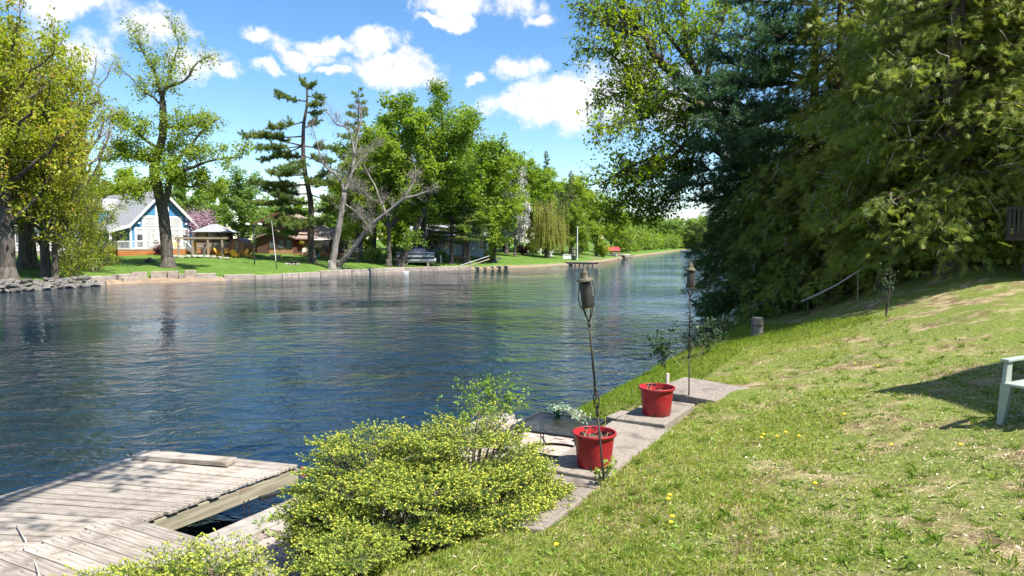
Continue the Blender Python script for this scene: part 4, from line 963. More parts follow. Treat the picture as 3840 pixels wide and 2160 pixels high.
# ---- red pots
def pot(label, px, py, z, rr, hh):
    p = at_z(px, py, z); o = thing('flower_pot', label, 'pot', (p[0], p[1], z))
    b = rr * 0.80
    MB().lathe([(b * 0.96, 0.0), (b, 0.012), (b + (rr * 0.95 - b) * 0.5, hh * 0.5), (rr * 0.94, hh * 0.90), (rr * 0.94, hh * 0.905), (rr * 1.03, hh * 0.915), (rr * 1.05, hh * 0.94), (rr * 1.05, hh * 0.985), (rr * 1.03, hh), (rr * 0.97, hh), (rr * 0.955, hh * 0.985)], 48, top=False).build('body', REDP, o, smooth=True)
    body = o.children[0]; 
    MB().lathe([(rr * 0.957, hh * 0.984), (rr * 0.92, hh * 0.80), (rr * 0.905, hh * 0.70)], 48, closed=True, top=False).build('lining', RED_IN, o, smooth=True)
    n = 24; r = np.random.default_rng(int(px)); V = [(0, 0, hh * 0.76)] + [(rr * k * math.cos(t), rr * k * math.sin(t), hh * (0.755 + 0.02 * r.normal())) for k in (0.45, 0.905) for t in np.arange(n) * 2 * math.pi / n]
    F = [(0, 1 + i, 1 + (i + 1) % n) for i in range(n)] + [(1 + i, 1 + n + i, 1 + n + (i + 1) % n, 1 + (i + 1) % n) for i in range(n)]
    MB().add(V, F).build('soil', SOIL, o)
    st = MB()
    for i in range(34):
        a_ = r.uniform(0, 6.28); R_ = rr * 0.75 * math.sqrt(r.uniform()); q = np.array([R_ * math.cos(a_), R_ * math.sin(a_), hh * 0.77]); d = unit(r.normal(size=3) * np.array([1, 1, 0.35]) + np.array([0, 0, 0.35]))
        st.tube([q, q + d * r.uniform(0.04, 0.14), q + d * 0.16 + np.array([0, 0, -0.03])], [0.003, 0.002, 0.001], 3, cap=False)
    tag(st.build('dead_stems', STRAW, o), kind='stuff')
    hl = MB()
    for t in (-1.9, -1.25, 0.3, 2.4): hl.box((b * 1.003 * math.cos(t), b * 1.003 * math.sin(t), 0.022), (0.012, 0.03, 0.03), t)
    tag(hl.build('drain_holes', BLACK, o), kind='stuff')
    return o
pot('red plastic flower pot on the long slab beside the mesh table', 2228, 1745, 1.30, 0.235, 0.385)
pot('red plastic flower pot on the short slab before the raised step', 2462, 1553, 1.34, 0.245, 0.40)

# ---- garden torches
def torch(label, foot, top_px, Y1, rz):
    z0 = float(near_h(foot[0], foot[1])); base = np.array([foot[0], foot[1], z0])
    top = at_y(*top_px, Y1); v = top - base; H = np.linalg.norm(v)
    o = thing('garden_torch', label, 'torch', base); o.rotation_euler = Vector(v).to_track_quat('Z', 'Y').to_euler(); 
    hh = H - 0.40                                                   # bottom plate of the lantern
    MB().tube([(0, 0, -0.25), (0, 0, 0.75)], 0.011, 8).build('pole', RUST, o, smooth=True)
    MB().tube([(0, 0, 1.0), (0, 0, hh - 0.16)], 0.011, 8).build('pole', RUST, o, smooth=True)
    tw = MB()
    for k in range(4):
        P = [((0.004 + 0.03 * math.sin(math.pi * t)) * math.cos(k * math.pi / 2 + t * 3.6), (0.004 + 0.03 * math.sin(math.pi * t)) * math.sin(k * math.pi / 2 + t * 3.6), 0.74 + 0.27 * (0.12 + 0.76 * t)) for t in np.linspace(0, 1, 14)]
        tw.tube(P, 0.0065, 5)
    tw.lathe([(0.014, 0.71), (0.017, 0.73), (0.017, 0.77), (0.01, 0.79)], 10); tw.lathe([(0.01, 0.955), (0.017, 0.975), (0.017, 1.0), (0.013, 1.02)], 10)
    tw.build('twisted_basket', RUST, o, smooth=True)
    fk = MB()
    for k in range(4):
        c, s_ = math.cos(k * math.pi / 2 + rz), math.sin(k * math.pi / 2 + rz)
        fk.tube([(0, 0, hh - 0.17), (0.012 * c, 0.012 * s_, hh - 0.12), (0.045 * c, 0.045 * s_, hh - 0.05), (0.062 * c, 0.062 * s_, hh + 0.004)], 0.006, 5)
    fk.lathe([(0.013, hh - 0.19), (0.018, hh - 0.17), (0.014, hh - 0.14)], 10); fk.build('fork', RUST, o, smooth=True)
    MB().lathe([(0.068, hh), (0.07, hh + 0.003), (0.068, hh + 0.008)], 20).build('plate', OLIVE, o)
    cage = MB()
    for k in range(5):
        P = [((0.068 + 0.016 * math.sin(math.pi * t)) * math.cos(k * 1.2566 + t * 1.15), (0.068 + 0.016 * math.sin(math.pi * t)) * math.sin(k * 1.2566 + t * 1.15), hh + 0.005 + t * 0.265) for t in np.linspace(0, 1, 12)]
        cage.tube(P, 0.0045, 5)
    cage.build('cage', RUST, o, smooth=True)
    MB().lathe([(0.054, hh + 0.008), (0.056, hh + 0.02), (0.056, hh + 0.225), (0.05, hh + 0.25), (0.03, hh + 0.262)], 20).build('fuel_canister', mat('dark_canister', (0.03, 0.026, 0.022), (0.055, 0.047, 0.04), rough=0.5) if 'dark_canister' not in MATS else MATS['dark_canister'], o, smooth=True)
    cp = MB().lathe([(0.06, hh + 0.264), (0.082, hh + 0.268), (0.084, hh + 0.275), (0.062, hh + 0.30), (0.044, hh + 0.302), (0.042, hh + 0.345), (0.038, hh + 0.36), (0.022, hh + 0.372), (0.02, hh + 0.385), (0.012, hh + 0.40)], 20).build('cap', OLIVE, o, smooth=True)
    hd = MB(); hd.tube([(0.046, 0, hh + 0.27), (0.05, 0.02, hh + 0.35), (0.0, 0.03, hh + 0.405), (-0.05, 0.02, hh + 0.35), (-0.046, 0, hh + 0.27)], 0.003, 4); hd.build('bail', RUST, cp)
    return o
f1 = at_z(2265, 1838, 1.27); torch('iron garden torch leaning beside the pot next to the mesh table', (f1[0], f1[1]), (2190, 1004), f1[1] - 0.15, 0.3)
f2 = at_z(2583, 1505, 1.33); torch('upright iron garden torch by the raised step slab', (f2[0], f2[1]), (2590, 982), f2[1], 0.9)

# ---- mesh table and the ivy on it
def mesh_mat():
    m = bpy.data.materials.new('woven_wire'); m.use_nodes = True; t = NT(m.node_tree)
    tcn = t.n('TexCoord'); mp = t.n('Mapping'); t.l(tcn.outputs['Object'], mp.inputs[0]); mp.inputs[2].default_value = (0, 0, R(45)); mp.inputs[3].default_value = (95, 95, 95)
    sp = t.n('SeparateXYZ'); t.l(mp.outputs[0], sp.inputs[0])
    fx = t.math('GREATER_THAN', t.math('FRACT', sp.outputs[0]), 0.74); fy = t.math('GREATER_THAN', t.math('FRACT', sp.outputs[1]), 0.74)
    hole = t.math('MULTIPLY', fx, fy)
    p = t.n('BsdfPrincipled', i_Roughness=0.45); p.inputs['Base Color'].default_value = (0.014, 0.016, 0.015, 1)
    tr = t.n('BsdfTransparent'); mx = t.n('MixShader'); t.l(hole, mx.inputs[0]); t.l(p.outputs[0], mx.inputs[1]); t.l(tr.outputs[0], mx.inputs[2])
    o = t.n('OutputMaterial'); t.l(mx.outputs[0], o.inputs[0]); return m
tz = 0.4; tc_ = (0.69, 9.95)
tb = thing('patio_table', 'black wire-mesh patio table on the paved patio', 'table', (tc_[0], tc_[1], tz), R(-26.8))
hx_, hy_ = 0.56, 0.53
def rrect(hx, hy, r, n=6): return [(sx * (hx - r) + r * math.cos(t), sy * (hy - r) + r * math.sin(t)) for sx, sy, t0 in ((1, 1, 0), (-1, 1, 90), (-1, -1, 180), (1, -1, 270)) for t in np.radians(np.linspace(t0, t0 + 90, n))]
ring = rrect(hx_, hy_, 0.10)
m_ = MB(); m_.add([(x * 0.98, y * 0.98, 0.70) for x, y in ring], [tuple(range(len(ring)))]); m_.build('mesh_top', mesh_mat(), tb)
m_ = MB(); o_, i_ = rrect(hx_ + 0.012, hy_ + 0.012, 0.11), rrect(hx_ - 0.045, hy_ - 0.045, 0.075); n = len(o_)
V = [(x, y, z) for z in (0.682, 0.712) for rr_ in (o_, i_) for x, y in rr_]
F = []
for k in range(n):
    k2 = (k + 1) % n; F += [(k, k2, n + k2, n + k)[::-1], (2 * n + k, 2 * n + k2, 3 * n + k2, 3 * n + k), (k, k2, 2 * n + k2, 2 * n + k), (n + k, n + k2, 3 * n + k2, 3 * n + k)[::-1]]
m_.add(V, F); m_.build('rim', BLACK, tb)
for sx in (-1, 1):
    for sy in (-1, 1):
        lg = MB()
        for o2 in (-0.022, 0.022):
            px_, py_ = sx * (hx_ - 0.10), sy * (hy_ - 0.10)
            lg.tube([(px_ * 0.72 + o2, py_ * 0.6, 0.69), (px_ * 0.93 + o2, py_ * 0.92, 0.66), (px_ + o2, py_, 0.56), (px_ + o2, py_, 0.0)], 0.014, 6)
        lg.build('leg', BLACK, tb, smooth=True)
m_ = MB(); P = [(0.42 * math.cos(t), 0.30 * math.sin(t), 0.30) for t in np.linspace(0, 2 * math.pi, 33)]; m_.tube(P, 0.02, 6); m_.build('brace_ring', BLACK, tb, smooth=True)
for sx, sy in ((1, 1), (-1, 1), (-1, -1), (1, -1)): MB().tube([(sx * 0.29, sy * 0.21, 0.30), (sx * (hx_ - 0.1), sy * (hy_ - 0.1), 0.33)], 0.012, 6).build('strut', BLACK, tb)
IVY = leafmat('variegated_ivy', (0.52, 0.58, 0.46), (0.10, 0.22, 0.09), None, transl=0.2)
ip = at_z(2090, 1565, 1.115)
iv = thing('potted_ivy', 'trailing variegated ivy in a small green pot on the table', 'plant', (ip[0], ip[1], tz + 0.713))
MB().lathe([(0.045, 0), (0.062, 0.085), (0.066, 0.085), (0.066, 0.105), (0.06, 0.105), (0.055, 0.09)], 18, top=False).build('pot', TEALP, iv, smooth=True)
ri = np.random.default_rng(12); P = []; st = MB()
for i in range(30):
    az = ri.uniform(0, 6.28); L = ri.uniform(0.1, 0.26) if i > 11 else ri.uniform(0.3, 0.55)
    if i <= 11: az = ri.uniform(-0.9, 0.15)
    d = np.array([math.cos(az), math.sin(az), 0]); z1 = 0.02 if i <= 11 else ri.uniform(0.03, 0.2)
    B = bez(np.array([0, 0, 0.10]), d * L * 0.4 + np.array([0, 0, 0.20]), d * L + np.array([0, 0, z1]), 10); st.tube(B, 0.002, 3, cap=False)
    for q in B[2:]: P += [q + ri.normal(size=3) * 0.012 + np.array([0, 0, 0.008]) for _ in range(2)]
lm_ = leaf_mesh('leaves', np.array(P), 0.042, ri, 0.9, None, 0.9); lm_.materials.append(IVY); link('leaves', lm_, iv); tag(st.build('stems', STRAW, iv), kind='stuff')

# ---- resin garden chair, only its front corner in view
cf = near_hit(3752, 1592)
gc = thing('garden_chair', 'weathered pale green resin garden chair on the lawn', 'chair', cf, R(-62))
def ch_leg(x, y, sx): return MB().add(*(lambda V: (V, [(3, 2, 1, 0), (4, 5, 6, 7), (0, 1, 5, 4), (1, 2, 6, 5), (2, 3, 7, 6), (3, 0, 4, 7)]))([(x - 0.028, y - 0.03, 0), (x + 0.028, y - 0.03, 0), (x + 0.028, y + 0.03, 0), (x - 0.028, y + 0.03, 0), (x + sx - 0.05, y - 0.05, 0.42), (x + sx + 0.05, y - 0.05, 0.42), (x + sx + 0.05, y + 0.05, 0.42), (x + sx - 0.05, y + 0.05, 0.42)]))
for x, sx in ((0, 0.05), (0.56, -0.05)):
    for y in (0, 0.5): ch_leg(x, y, sx).build('leg', RESIN, gc, bevel=0.008)
MB().bx(0.03, 0.53, -0.06, 0.50, 0.40, 0.43).build('seat', RESIN, gc, bevel=0.012)
for x in (0.03, 0.53):
    m_ = MB().prism([(-0.05, 0.42), (0.06, 0.42), (0.07, 0.63), (-0.02, 0.63)], 'x', x - 0.02, x + 0.02); m_.bx(x - 0.04, x + 0.04, -0.05, 0.52, 0.63, 0.66); m_.build('arm', RESIN, gc, bevel=0.008)
bk_ = MB()
for k in range(6): bk_.box((0.075 + k * 0.082, 0.555, 0.66), (0.05, 0.02, 0.46), rx=-0.22)
bk_.box((0.28, 0.605, 0.885), (0.52, 0.03, 0.06), rx=-0.22); bk_.box((0.28, 0.51, 0.45), (0.52, 0.03, 0.06), rx=-0.22); bk_.build('backrest', RESIN, gc, bevel=0.005)
# ------------------------------------------------------------------ near plants
N_NEW = leafmat('spruce_shrub_new_growth', (0.27, 0.34, 0.05), (0.48, 0.52, 0.11), None, transl=0.35)
N_SPR = leafmat('spruce_shrub_needles', (0.055, 0.105, 0.02), (0.13, 0.20, 0.035), (0.10, 0.16, 0.03), transl=0.25, nscale=1.5)
N_BUD = leafmat('spruce_shrub_buds', (0.42, 0.47, 0.06), (0.62, 0.63, 0.13), (0.45, 0.49, 0.065), transl=0.35, nscale=1.5)
N_STEM = mat('spruce_shrub_wood', (0.11, 0.075, 0.055), (0.20, 0.15, 0.11), scale=8, rough=0.95)
def spruce_shrub(label, clumps, seed, per_clump, s0=0.05, shoots=6, bud=0.0125):
    """clumps: (x, y, base z, radius, top z)"""
    r = np.random.default_rng(seed); base = np.array([clumps[0][0], clumps[0][1], clumps[0][2]])
    o = thing('spruce_shrub', label, 'shrub', base); wood = MB(); SP, SD = [], []
    BD = []
    for ci, (cx, cy, bz, rad, tz_) in enumerate(clumps):
        c = np.array([cx, cy, bz]) - base; h = tz_ - bz
        n = int(per_clump * rad)
        for i in range(n):
            az = i * 2.39996 + r.uniform(-0.3, 0.3); u = (i + 0.5) / n; sn = s0 + (0.99 - s0) * u; cs = math.sqrt(max(0, 1 - sn * sn)); inner = r.uniform() < 0.22; k = r.uniform(0.55, 0.8) if inner else r.uniform(0.88, 1.0)
            o3 = np.array([math.cos(az) * cs, math.sin(az) * cs, 0.10 + 0.9 * sn]); e = c + o3 * np.array([rad, rad, h]) * k
            w3 = e + base
            if any(cj != ci and ((w3[0] - q[0]) / q[3]) ** 2 + ((w3[1] - q[1]) / q[3]) ** 2 + ((w3[2] - q[2]) / (q[4] - q[2])) ** 2 < 0.55 for cj, q in enumerate(clumps)): continue
            e[2] = 0.2 * e[2] + 0.8 * (round((e[2] + 0.05 * math.sin(az * 2)) / 0.24) * 0.24) + r.normal() * 0.012           # tiers
            if w3[2] < near_h(w3[0], w3[1]) + 0.06: continue
            dh = unit(np.array([math.cos(az), math.sin(az), 0.10 + 0.28 * sn]) + r.normal(size=3) * 0.22); side = unit(np.cross(dh, np.array([0, 0, 1.0]))); Ls = r.uniform(0.24, 0.40)
            if r.uniform() < 0.3:
                p = c + np.array([r.normal() * 0.06, r.normal() * 0.06, 0.02]); B = bez(p, np.array([p[0] * 0.5 + e[0] * 0.5, p[1] * 0.5 + e[1] * 0.5, e[2] - 0.12]), e, 7); wood.tube(B, np.linspace(0.013, 0.005, 7), 4, cap=False)
            st = e - dh * Ls * 0.6; wood.tube([st, e + dh * Ls * 0.4], [0.005, 0.002], 3, cap=False)
            for m in range(7):                                                                     # a flat spray
                a = st + dh * Ls * (m + 1) / 7; SP.append(a); SD.append(unit(dh + r.normal(size=3) * 0.15)); BD.append(m > 4 and not inner)
                for sg in (-1, 1):
                    d2 = unit(dh * 0.7 + side * sg * 0.8 + np.array([0, 0, r.uniform(-0.05, 0.2)]) + r.normal(size=3) * 0.15); L2 = Ls * (0.42 - 0.035 * m) * r.uniform(0.6, 1.2)
                    for f in (0.45, 1.0): SP.append(a + d2 * L2 * f); SD.append(unit(d2 + side * r.normal() * 0.35)); BD.append(not inner and f == 1.0)
    BD = np.array(BD)
    SP, SD = np.array(SP), np.array(SD); N = len(SP); l = r.uniform(0.03, 0.055, (N, 1))
    # needles round each shoot
    per = 6; p = np.repeat(SP, per, 0) + np.repeat(SD * l, per, 0) * r.uniform(0, 0.85, (N * per, 1)); d = unit(np.repeat(SD, per, 0) * 0.8 + r.normal(size=(N * per, 3)) * 0.75)
    a = unit(np.cross(d, r.normal(size=(N * per, 3)))); nl = r.uniform(0.02, 0.034, (N * per, 1)); wd = 0.0042
    V = np.stack([p - a * wd, p + a * wd, p + d * nl], 1).reshape(-1, 3)
    new = np.repeat(BD, per); V = V.reshape(-1, 3, 3)
    for nm_, sel, m_ in (('needles', ~new, N_SPR), ('new_shoots', new, N_NEW)):
        W3 = V[sel].reshape(-1, 3); me = np_mesh(nm_, W3, np.arange(len(W3)).reshape(-1, 3)); me.materials.append(m_); tag(link(nm_, me, o), kind='stuff')
    # pale new growth at the tips: small pointed buds
    keep = (r.uniform(size=N) < 0.75) & BD; T = (SP + SD * l)[keep]; Dk = SD[keep]; n = len(T)
    ax = unit(np.cross(Dk, r.normal(size=(n, 3)))); ay = np.cross(Dk, ax); b = bud * r.uniform(0.6, 1.25, (n, 1))
    V = np.stack([T - Dk * b * 1.1, T + ax * b * 0.75, T + ay * b * 0.75, T - ax * b * 0.75, T - ay * b * 0.75, T + Dk * b * 1.7], 1).reshape(-1, 3)
    f = np.array([(0, 2, 1), (0, 3, 2), (0, 4, 3), (0, 1, 4), (5, 1, 2), (5, 2, 3), (5, 3, 4), (5, 4, 1)])
    Fa = (np.arange(n)[:, None, None] * 6 + f[None]).reshape(-1, 3)
    me = np_mesh('buds', V, Fa, True); me.materials.append(N_BUD); tag(link('buds', me, o), kind='stuff')
    tag(wood.build('branches', N_STEM, o), kind='stuff')
    return o
def nh(x, y): return float(near_h(x, y))
spruce_shrub('wide nest spruce shrub with yellow-green tips between dock and ledge',
    [(-0.75, 6.2, nh(-0.75, 6.2) - 0.05, 0.9, 1.60), (-1.45, 6.9, 0.42, 0.85, 1.86), (-0.45, 7.05, 0.5, 0.95, 1.92), (-1.0, 6.55, 0.6, 0.95, 1.68), (0.02, 6.7, 0.9, 0.5, 1.50), (-0.2, 6.3, 0.95, 0.5, 1.45), (-1.62, 6.6, 0.5, 0.5, 1.42), (-0.95, 7.0, 0.5, 0.7, 1.74)], 101, 345, 0.22)
spruce_shrub('small nest spruce clump beside the landing boards', [(-1.4, 5.55, nh(-1.4, 5.55) - 0.03, 0.36, 1.30), (-1.22, 5.3, nh(-1.22, 5.3) - 0.03, 0.3, 1.22)], 102, 340)
spruce_shrub('low nest spruce partly covering the near landing boards', [(-2.55, 4.8, nh(-2.55, 4.8) - 0.05, 0.5, 1.50), (-2.15, 4.75, nh(-2.15, 4.75) - 0.05, 0.42, 1.48), (-3.0, 4.85, nh(-3.0, 4.85) - 0.05, 0.42, 1.38)], 103, 300)

# ---- grass of the near lawn
def vnoise(x, y, sc, seed):
    r = np.random.default_rng(seed); g = r.uniform(size=(256, 256)); u, v = x * sc + 57.3, y * sc + 91.7
    i, j = np.floor(u).astype(int), np.floor(v).astype(int); fu, fv = u - i, v - j; fu = fu * fu * (3 - 2 * fu); fv = fv * fv * (3 - 2 * fv)
    G_ = lambda a, b: g[a % 256, b % 256]
    return (G_(i, j) * (1 - fu) + G_(i + 1, j) * fu) * (1 - fv) + (G_(i, j + 1) * (1 - fu) + G_(i + 1, j + 1) * fu) * fv
def blade_mesh(name, P, h, wd, r, lean=0.5, bend=0.35):
    N = len(P); az = r.uniform(0, 6.283, N); ln = np.abs(r.normal(size=N)) * lean
    d = np.stack([np.cos(az) * ln, np.sin(az) * ln, np.ones(N)], 1); d = unit(d); s = np.stack([-np.sin(az + r.normal(size=N)), np.cos(az), np.zeros(N)], 1)
    h = h[:, None]; w_ = wd[:, None] if not np.isscalar(wd) else wd
    V = np.stack([P - s * w_, P + s * w_, P + d * h * 0.6 + s * w_ * 0.7, P + d * h + np.stack([np.cos(az), np.sin(az), np.zeros(N)], 1) * h * bend * ln[:, None]], 1).reshape(-1, 3)
    return np_mesh(name, V, np.arange(N * 4).reshape(N, 4))
GR1 = leafmat('grass_blades', (0.16, 0.23, 0.03), (0.38, 0.42, 0.09), None, transl=0.4, c4=(0.55, 0.46, 0.24), rough=0.55)
GR2 = leafmat('bank_grass', (0.11, 0.19, 0.025), (0.27, 0.35, 0.06), None, transl=0.45, rough=0.55)
GRD = leafmat('dry_grass', (0.40, 0.31, 0.16), (0.62, 0.52, 0.33), None, transl=0.25, rough=0.8)
WEED = leafmat('weed_leaves', (0.13, 0.24, 0.03), (0.32, 0.42, 0.08), None, transl=0.35, rough=0.5)
LITTER = leafmat('leaf_litter', (0.36, 0.25, 0.15), (0.72, 0.62, 0.48), None, transl=0.15, rough=0.85)
rg = np.random.default_rng(21)
def scatter(n, y0, y1, x0=-0.55, x1=1.0):
    y = rg.uniform(y0, y1, n); x = y * rg.uniform(x0, x1, n); return x, y
def on_lawn(x, y, m=0.0):
    a, d = ad(x, y); e = np.where(a < -1.9, np.maximum(edge_d(a) + np.where(a < -7.6, 0.45, 0.6), 0), 0.25)
    ok = d > e + m
    sl = (a > -8.0) & (a < -2.65) & (d > 2.5) & (d < 3.40); sl2 = (a > -2.75) & (a < -1.4) & (d > 2.7) & (d < 4.2) 
    return ok & ~sl & ~sl2 & (x < 8.3 + 0 * y)
def green(x, y):
    """how much of the turf is alive: thin and worn towards the cottage, lush at the bank"""
    a, d = ad(x, y); n = 0.55 * vnoise(x, y, 0.55, 1) + 0.3 * vnoise(x, y, 1.9, 2) + 0.15 * vnoise(x, y, 5.5, 3)
    dry = sm(d, 4.8, 7.6) * 0.42 + sm(d, 3.9, 6.0) * sm(a, -6.0, 0.0) * 0.36
    return np.clip((n - 0.27 - dry) / 0.24, 0.03, 1)
x, y = scatter(620000, 2.4, 22); k = on_lawn(x, y); x, y = x[k], y[k]; g_ = green(x, y); k = rg.uniform(size=len(x)) < g_ * 0.92; x, y, g_ = x[k], y[k], g_[k]
a, d = ad(x, y); z = near_h(x, y)
lush = np.clip(1 - (d - 0.5) / 2.2, 0, 1) * (a > -2.2) + 0.8 * sm(a, 3, 8) * (d < 7)
h = rg.uniform(0.018, 0.055, len(x)) * (0.6 + 0.5 * g_) + 0.08 * lush * rg.uniform(0.3, 1, len(x))
wd = rg.uniform(0.0022, 0.0045, len(x)) * (0.75 + 0.05 * y)
bank = lush > 0.3
me = blade_mesh('grass', np.stack([x, y, z - 0.004], 1)[~bank], h[~bank], wd[~bank], rg, 0.75, 0.5); me.materials.append(GR1)
tag(link('grass', me), 'short patchy green lawn grass on the near bank', 'grass', kind='stuff')
# denser long grass on the waterside bank
xb, yb = scatter(150000, 9, 30, 0.0, 0.75); a2, d2 = ad(xb, yb); k = (((a2 > -2.2) & (d2 > 0.15) & (d2 < 2.9)) | ((a2 > 4) & (d2 > 0.3) & (d2 < 6.5))) & on_lawn(xb, yb, -2.0); xb, yb = xb[k], yb[k]
Pb = np.vstack([np.stack([x, y, z - 0.004], 1)[bank], np.stack([xb, yb, near_h(xb, yb) - 0.005], 1)]); hb = np.concatenate([h[bank], rg.uniform(0.04, 0.12, len(xb))]); wb = np.concatenate([wd[bank], rg.uniform(0.003, 0.006, len(xb)) * (0.7 + 0.03 * yb)])
me = blade_mesh('bank_grass', Pb, hb, wb, rg, 0.45, 0.5); me.materials.append(GR2); tag(link('bank_grass', me), 'long lush green grass along the water and in the shade', 'grass', kind='stuff')
# taller tufts
x, y = scatter(1500, 2.6, 16); k = on_lawn(x, y, 0.15); x, y = x[k], y[k]; n = len(x); per = 22
c = np.repeat(np.stack([x, y], 1), per, 0) + rg.normal(size=(n * per, 2)) * 0.022; hh_ = np.repeat(rg.uniform(0.035, 0.085, n), per) * rg.uniform(0.5, 1.1, n * per)
me = blade_mesh('grass_tufts', np.stack([c[:, 0], c[:, 1], near_h(c[:, 0], c[:, 1]) - 0.004], 1), hh_, np.full(n * per, 0.0034), rg, 0.7, 0.6); me.materials.append(GR2); tag(link('grass_tufts', me), 'coarser green grass tufts standing in the lawn', 'grass', kind='stuff')
# dry thatch
x, y = scatter(150000, 2.4, 22); k = on_lawn(x, y) & (rg.uniform(size=len(x)) > green(x, y) * 0.55); x, y = x[k], y[k]
me = blade_mesh('dry_grass', np.stack([x, y, near_h(x, y)], 1), rg.uniform(0.01, 0.05, len(x)), rg.uniform(0.0015, 0.0032, len(x)) * (0.75 + 0.05 * y), rg, 2.6, 0.3); me.materials.append(GRD)
tag(link('dry_grass', me), 'straw-coloured dead grass lying between the green turf', 'grass', kind='stuff')
# broad-leaved weeds: rosettes
x, y = scatter(9000, 2.4, 20); k = on_lawn(x, y, 0.1) & (rg.uniform(size=len(x)) < 0.25 + 0.75 * green(x, y)); x, y = x[k], y[k]
n = len(x); per = 6; c = np.repeat(np.stack([x, y, near_h(x, y) + 0.008], 1), per, 0); az = rg.uniform(0, 6.28, n * per); s_ = np.repeat(rg.uniform(0.4, 1.05, n), per) * rg.uniform(0.7, 1.2, n * per) * 0.042
dr = np.stack([np.cos(az), np.sin(az), rg.uniform(0.1, 0.75, n * per)], 1); sd = np.stack([-np.sin(az), np.cos(az), np.zeros(n * per)], 1); S = s_[:, None]
V = np.stack([c, c + dr * S * 0.6 + sd * S * 0.24, c + dr * S * 1.1 - np.array([0, 0, 1.0]) * S * 0.15, c + dr * S * 0.6 - sd * S * 0.24], 1).reshape(-1, 3)
me = np_mesh('weeds', V, np.arange(n * per * 4).reshape(-1, 4)); me.materials.append(WEED); tag(link('weeds', me), 'small broad-leaved weeds scattered through the lawn', 'weeds', kind='stuff')
# leaf litter
x, y = scatter(7000, 2.4, 22); k = on_lawn(x, y); x, y = x[k], y[k]
me = leaf_mesh('leaf_litter', np.stack([x, y, near_h(x, y) + 0.012], 1), 0.026, rg, 2.0, None, 0.7); me.materials.append(LITTER); tag(link('leaf_litter', me), 'pale dead leaves and chips strewn over the lawn', 'litter', kind='stuff')
# dandelions
DAND = mat('dandelion_yellow', (0.80, 0.52, 0.01), (0.85, 0.60, 0.03), rough=0.7)
for i, (px, py) in enumerate([(2505, 1895), (2510, 1880), (2085, 2068), (2855, 1660), (2912, 1655), (2995, 1655), (3205, 1375), (3290, 1385), (2515, 1985), (3055, 1838), (3165, 1572), (2862, 1648), (3340, 1690), (2945, 1640), (2520, 1962), (3600, 1690)]):
    p = near_hit(px, py); o = thing('dandelion', 'yellow dandelion flowering in the lawn', 'flower', p, 0, 'dandelions in the lawn')
    MB().tube([(0, 0, -0.01), (0.004, 0, 0.03), (0.006, 0.002, 0.055)], 0.002, 4).build('stem', WEED, o)
    MB().lathe([(0.004, 0.05), (0.017, 0.056), (0.02, 0.062), (0.014, 0.070), (0.004, 0.072)], 10).build('flower_head', DAND, o)

# ---- waterside shrubs, saplings and stalks
def sapling(name, label, base, stems, lm, nleaf, lsz, seed, bark=BARK, spread=0.35, cat='shrub', tl=0.22, rad=0.008):
    T = Tree(seed); r = T.r
    for e in stems:
        e = np.array(e, float); B = bez(np.zeros(3), e * 0.4 + np.array([0, 0, 0.15]) + r.normal(size=3) * 0.04, e, 8); T.wood.tube(B, np.linspace(rad, 0.003, 8), 5)
        T.sub(B, 7, spread, 0.004, 0.3, 0.25, twigs=4, tl=tl)
    T.twigs_mesh(0.003); o = thing(name, label, cat, base); tag(T.wood.build('stems', bark, o), kind='stuff')
    P, d = T.pts(nleaf, 0.03); me = leaf_mesh('leaves', P, lsz, r, 0.7, d, 0.7); me.materials.append(lm); tag(link('leaves', me, o), kind='stuff'); return o
b0 = at_z(1830, 1650, 0.42)
sapling('waterside_shrub', 'young leafy shrub sprouting at the curb behind the nest spruce', b0, [(-0.45, 0, 0.95), (-0.2, 0.1, 1.05), (0.05, 0, 1.15), (0.15, 0.1, 1.18), (0.35, -0.05, 0.8), (0.55, 0, 0.75), (-0.85, 0, 0.45), (-0.6, -0.2, 0.6), (0.3, 0.2, 0.9), (-0.9, 0.1, 0.2), (-0.3, -0.1, 0.8), (0.75, 0, 0.72)],
        leafmat('shrub_leaves', (0.10, 0.24, 0.03), (0.30, 0.42, 0.08), None, transl=0.45), 1500, 0.05, 111)
DKL = leafmat('dark_sapling_leaves', (0.035, 0.075, 0.03), (0.08, 0.13, 0.05), None, transl=0.25)
sapling('sapling', 'dark-leaved sapling at the water edge behind the second torch', near_hit(2492, 1388), [(0.25, 0, 1.25), (-0.1, 0, 0.95), (-0.3, 0.1, 0.8), (0.1, 0.1, 0.6), (-0.2, 0, 0.55)], DKL, 420, 0.075, 112, spread=0.3)
sapling('sapling', 'low dark sapling clump at the foot of the shady bank', near_hit(2640, 1335), [(0.3, 0, 0.6), (-0.3, 0, 0.7), (0.1, 0.1, 0.9), (-0.5, 0, 0.4), (0.5, 0.1, 0.5)], DKL, 520, 0.075, 113, spread=0.35)
sapling('sapling', 'bright weedy sapling growing at the foot of the pot beside the table', (f1[0] + 0.02, f1[1] + 0.12, 1.275), [(0.05, 0.02, 0.14), (-0.04, 0, 0.1), (0.1, 0.05, 0.17), (-0.1, 0.0, 0.06), (0.02, 0, 0.19)], WEED, 90, 0.045, 114, spread=0.06, tl=0.05, rad=0.004)
sapling('sapling', 'thin bare double stem rising from the shady slope', near_hit(3322, 1185), [(0.05, 0, 1.2), (-0.06, 0, 1.1)], DKL, 90, 0.06, 115, spread=0.2, rad=0.018)
rs = np.random.default_rng(31)
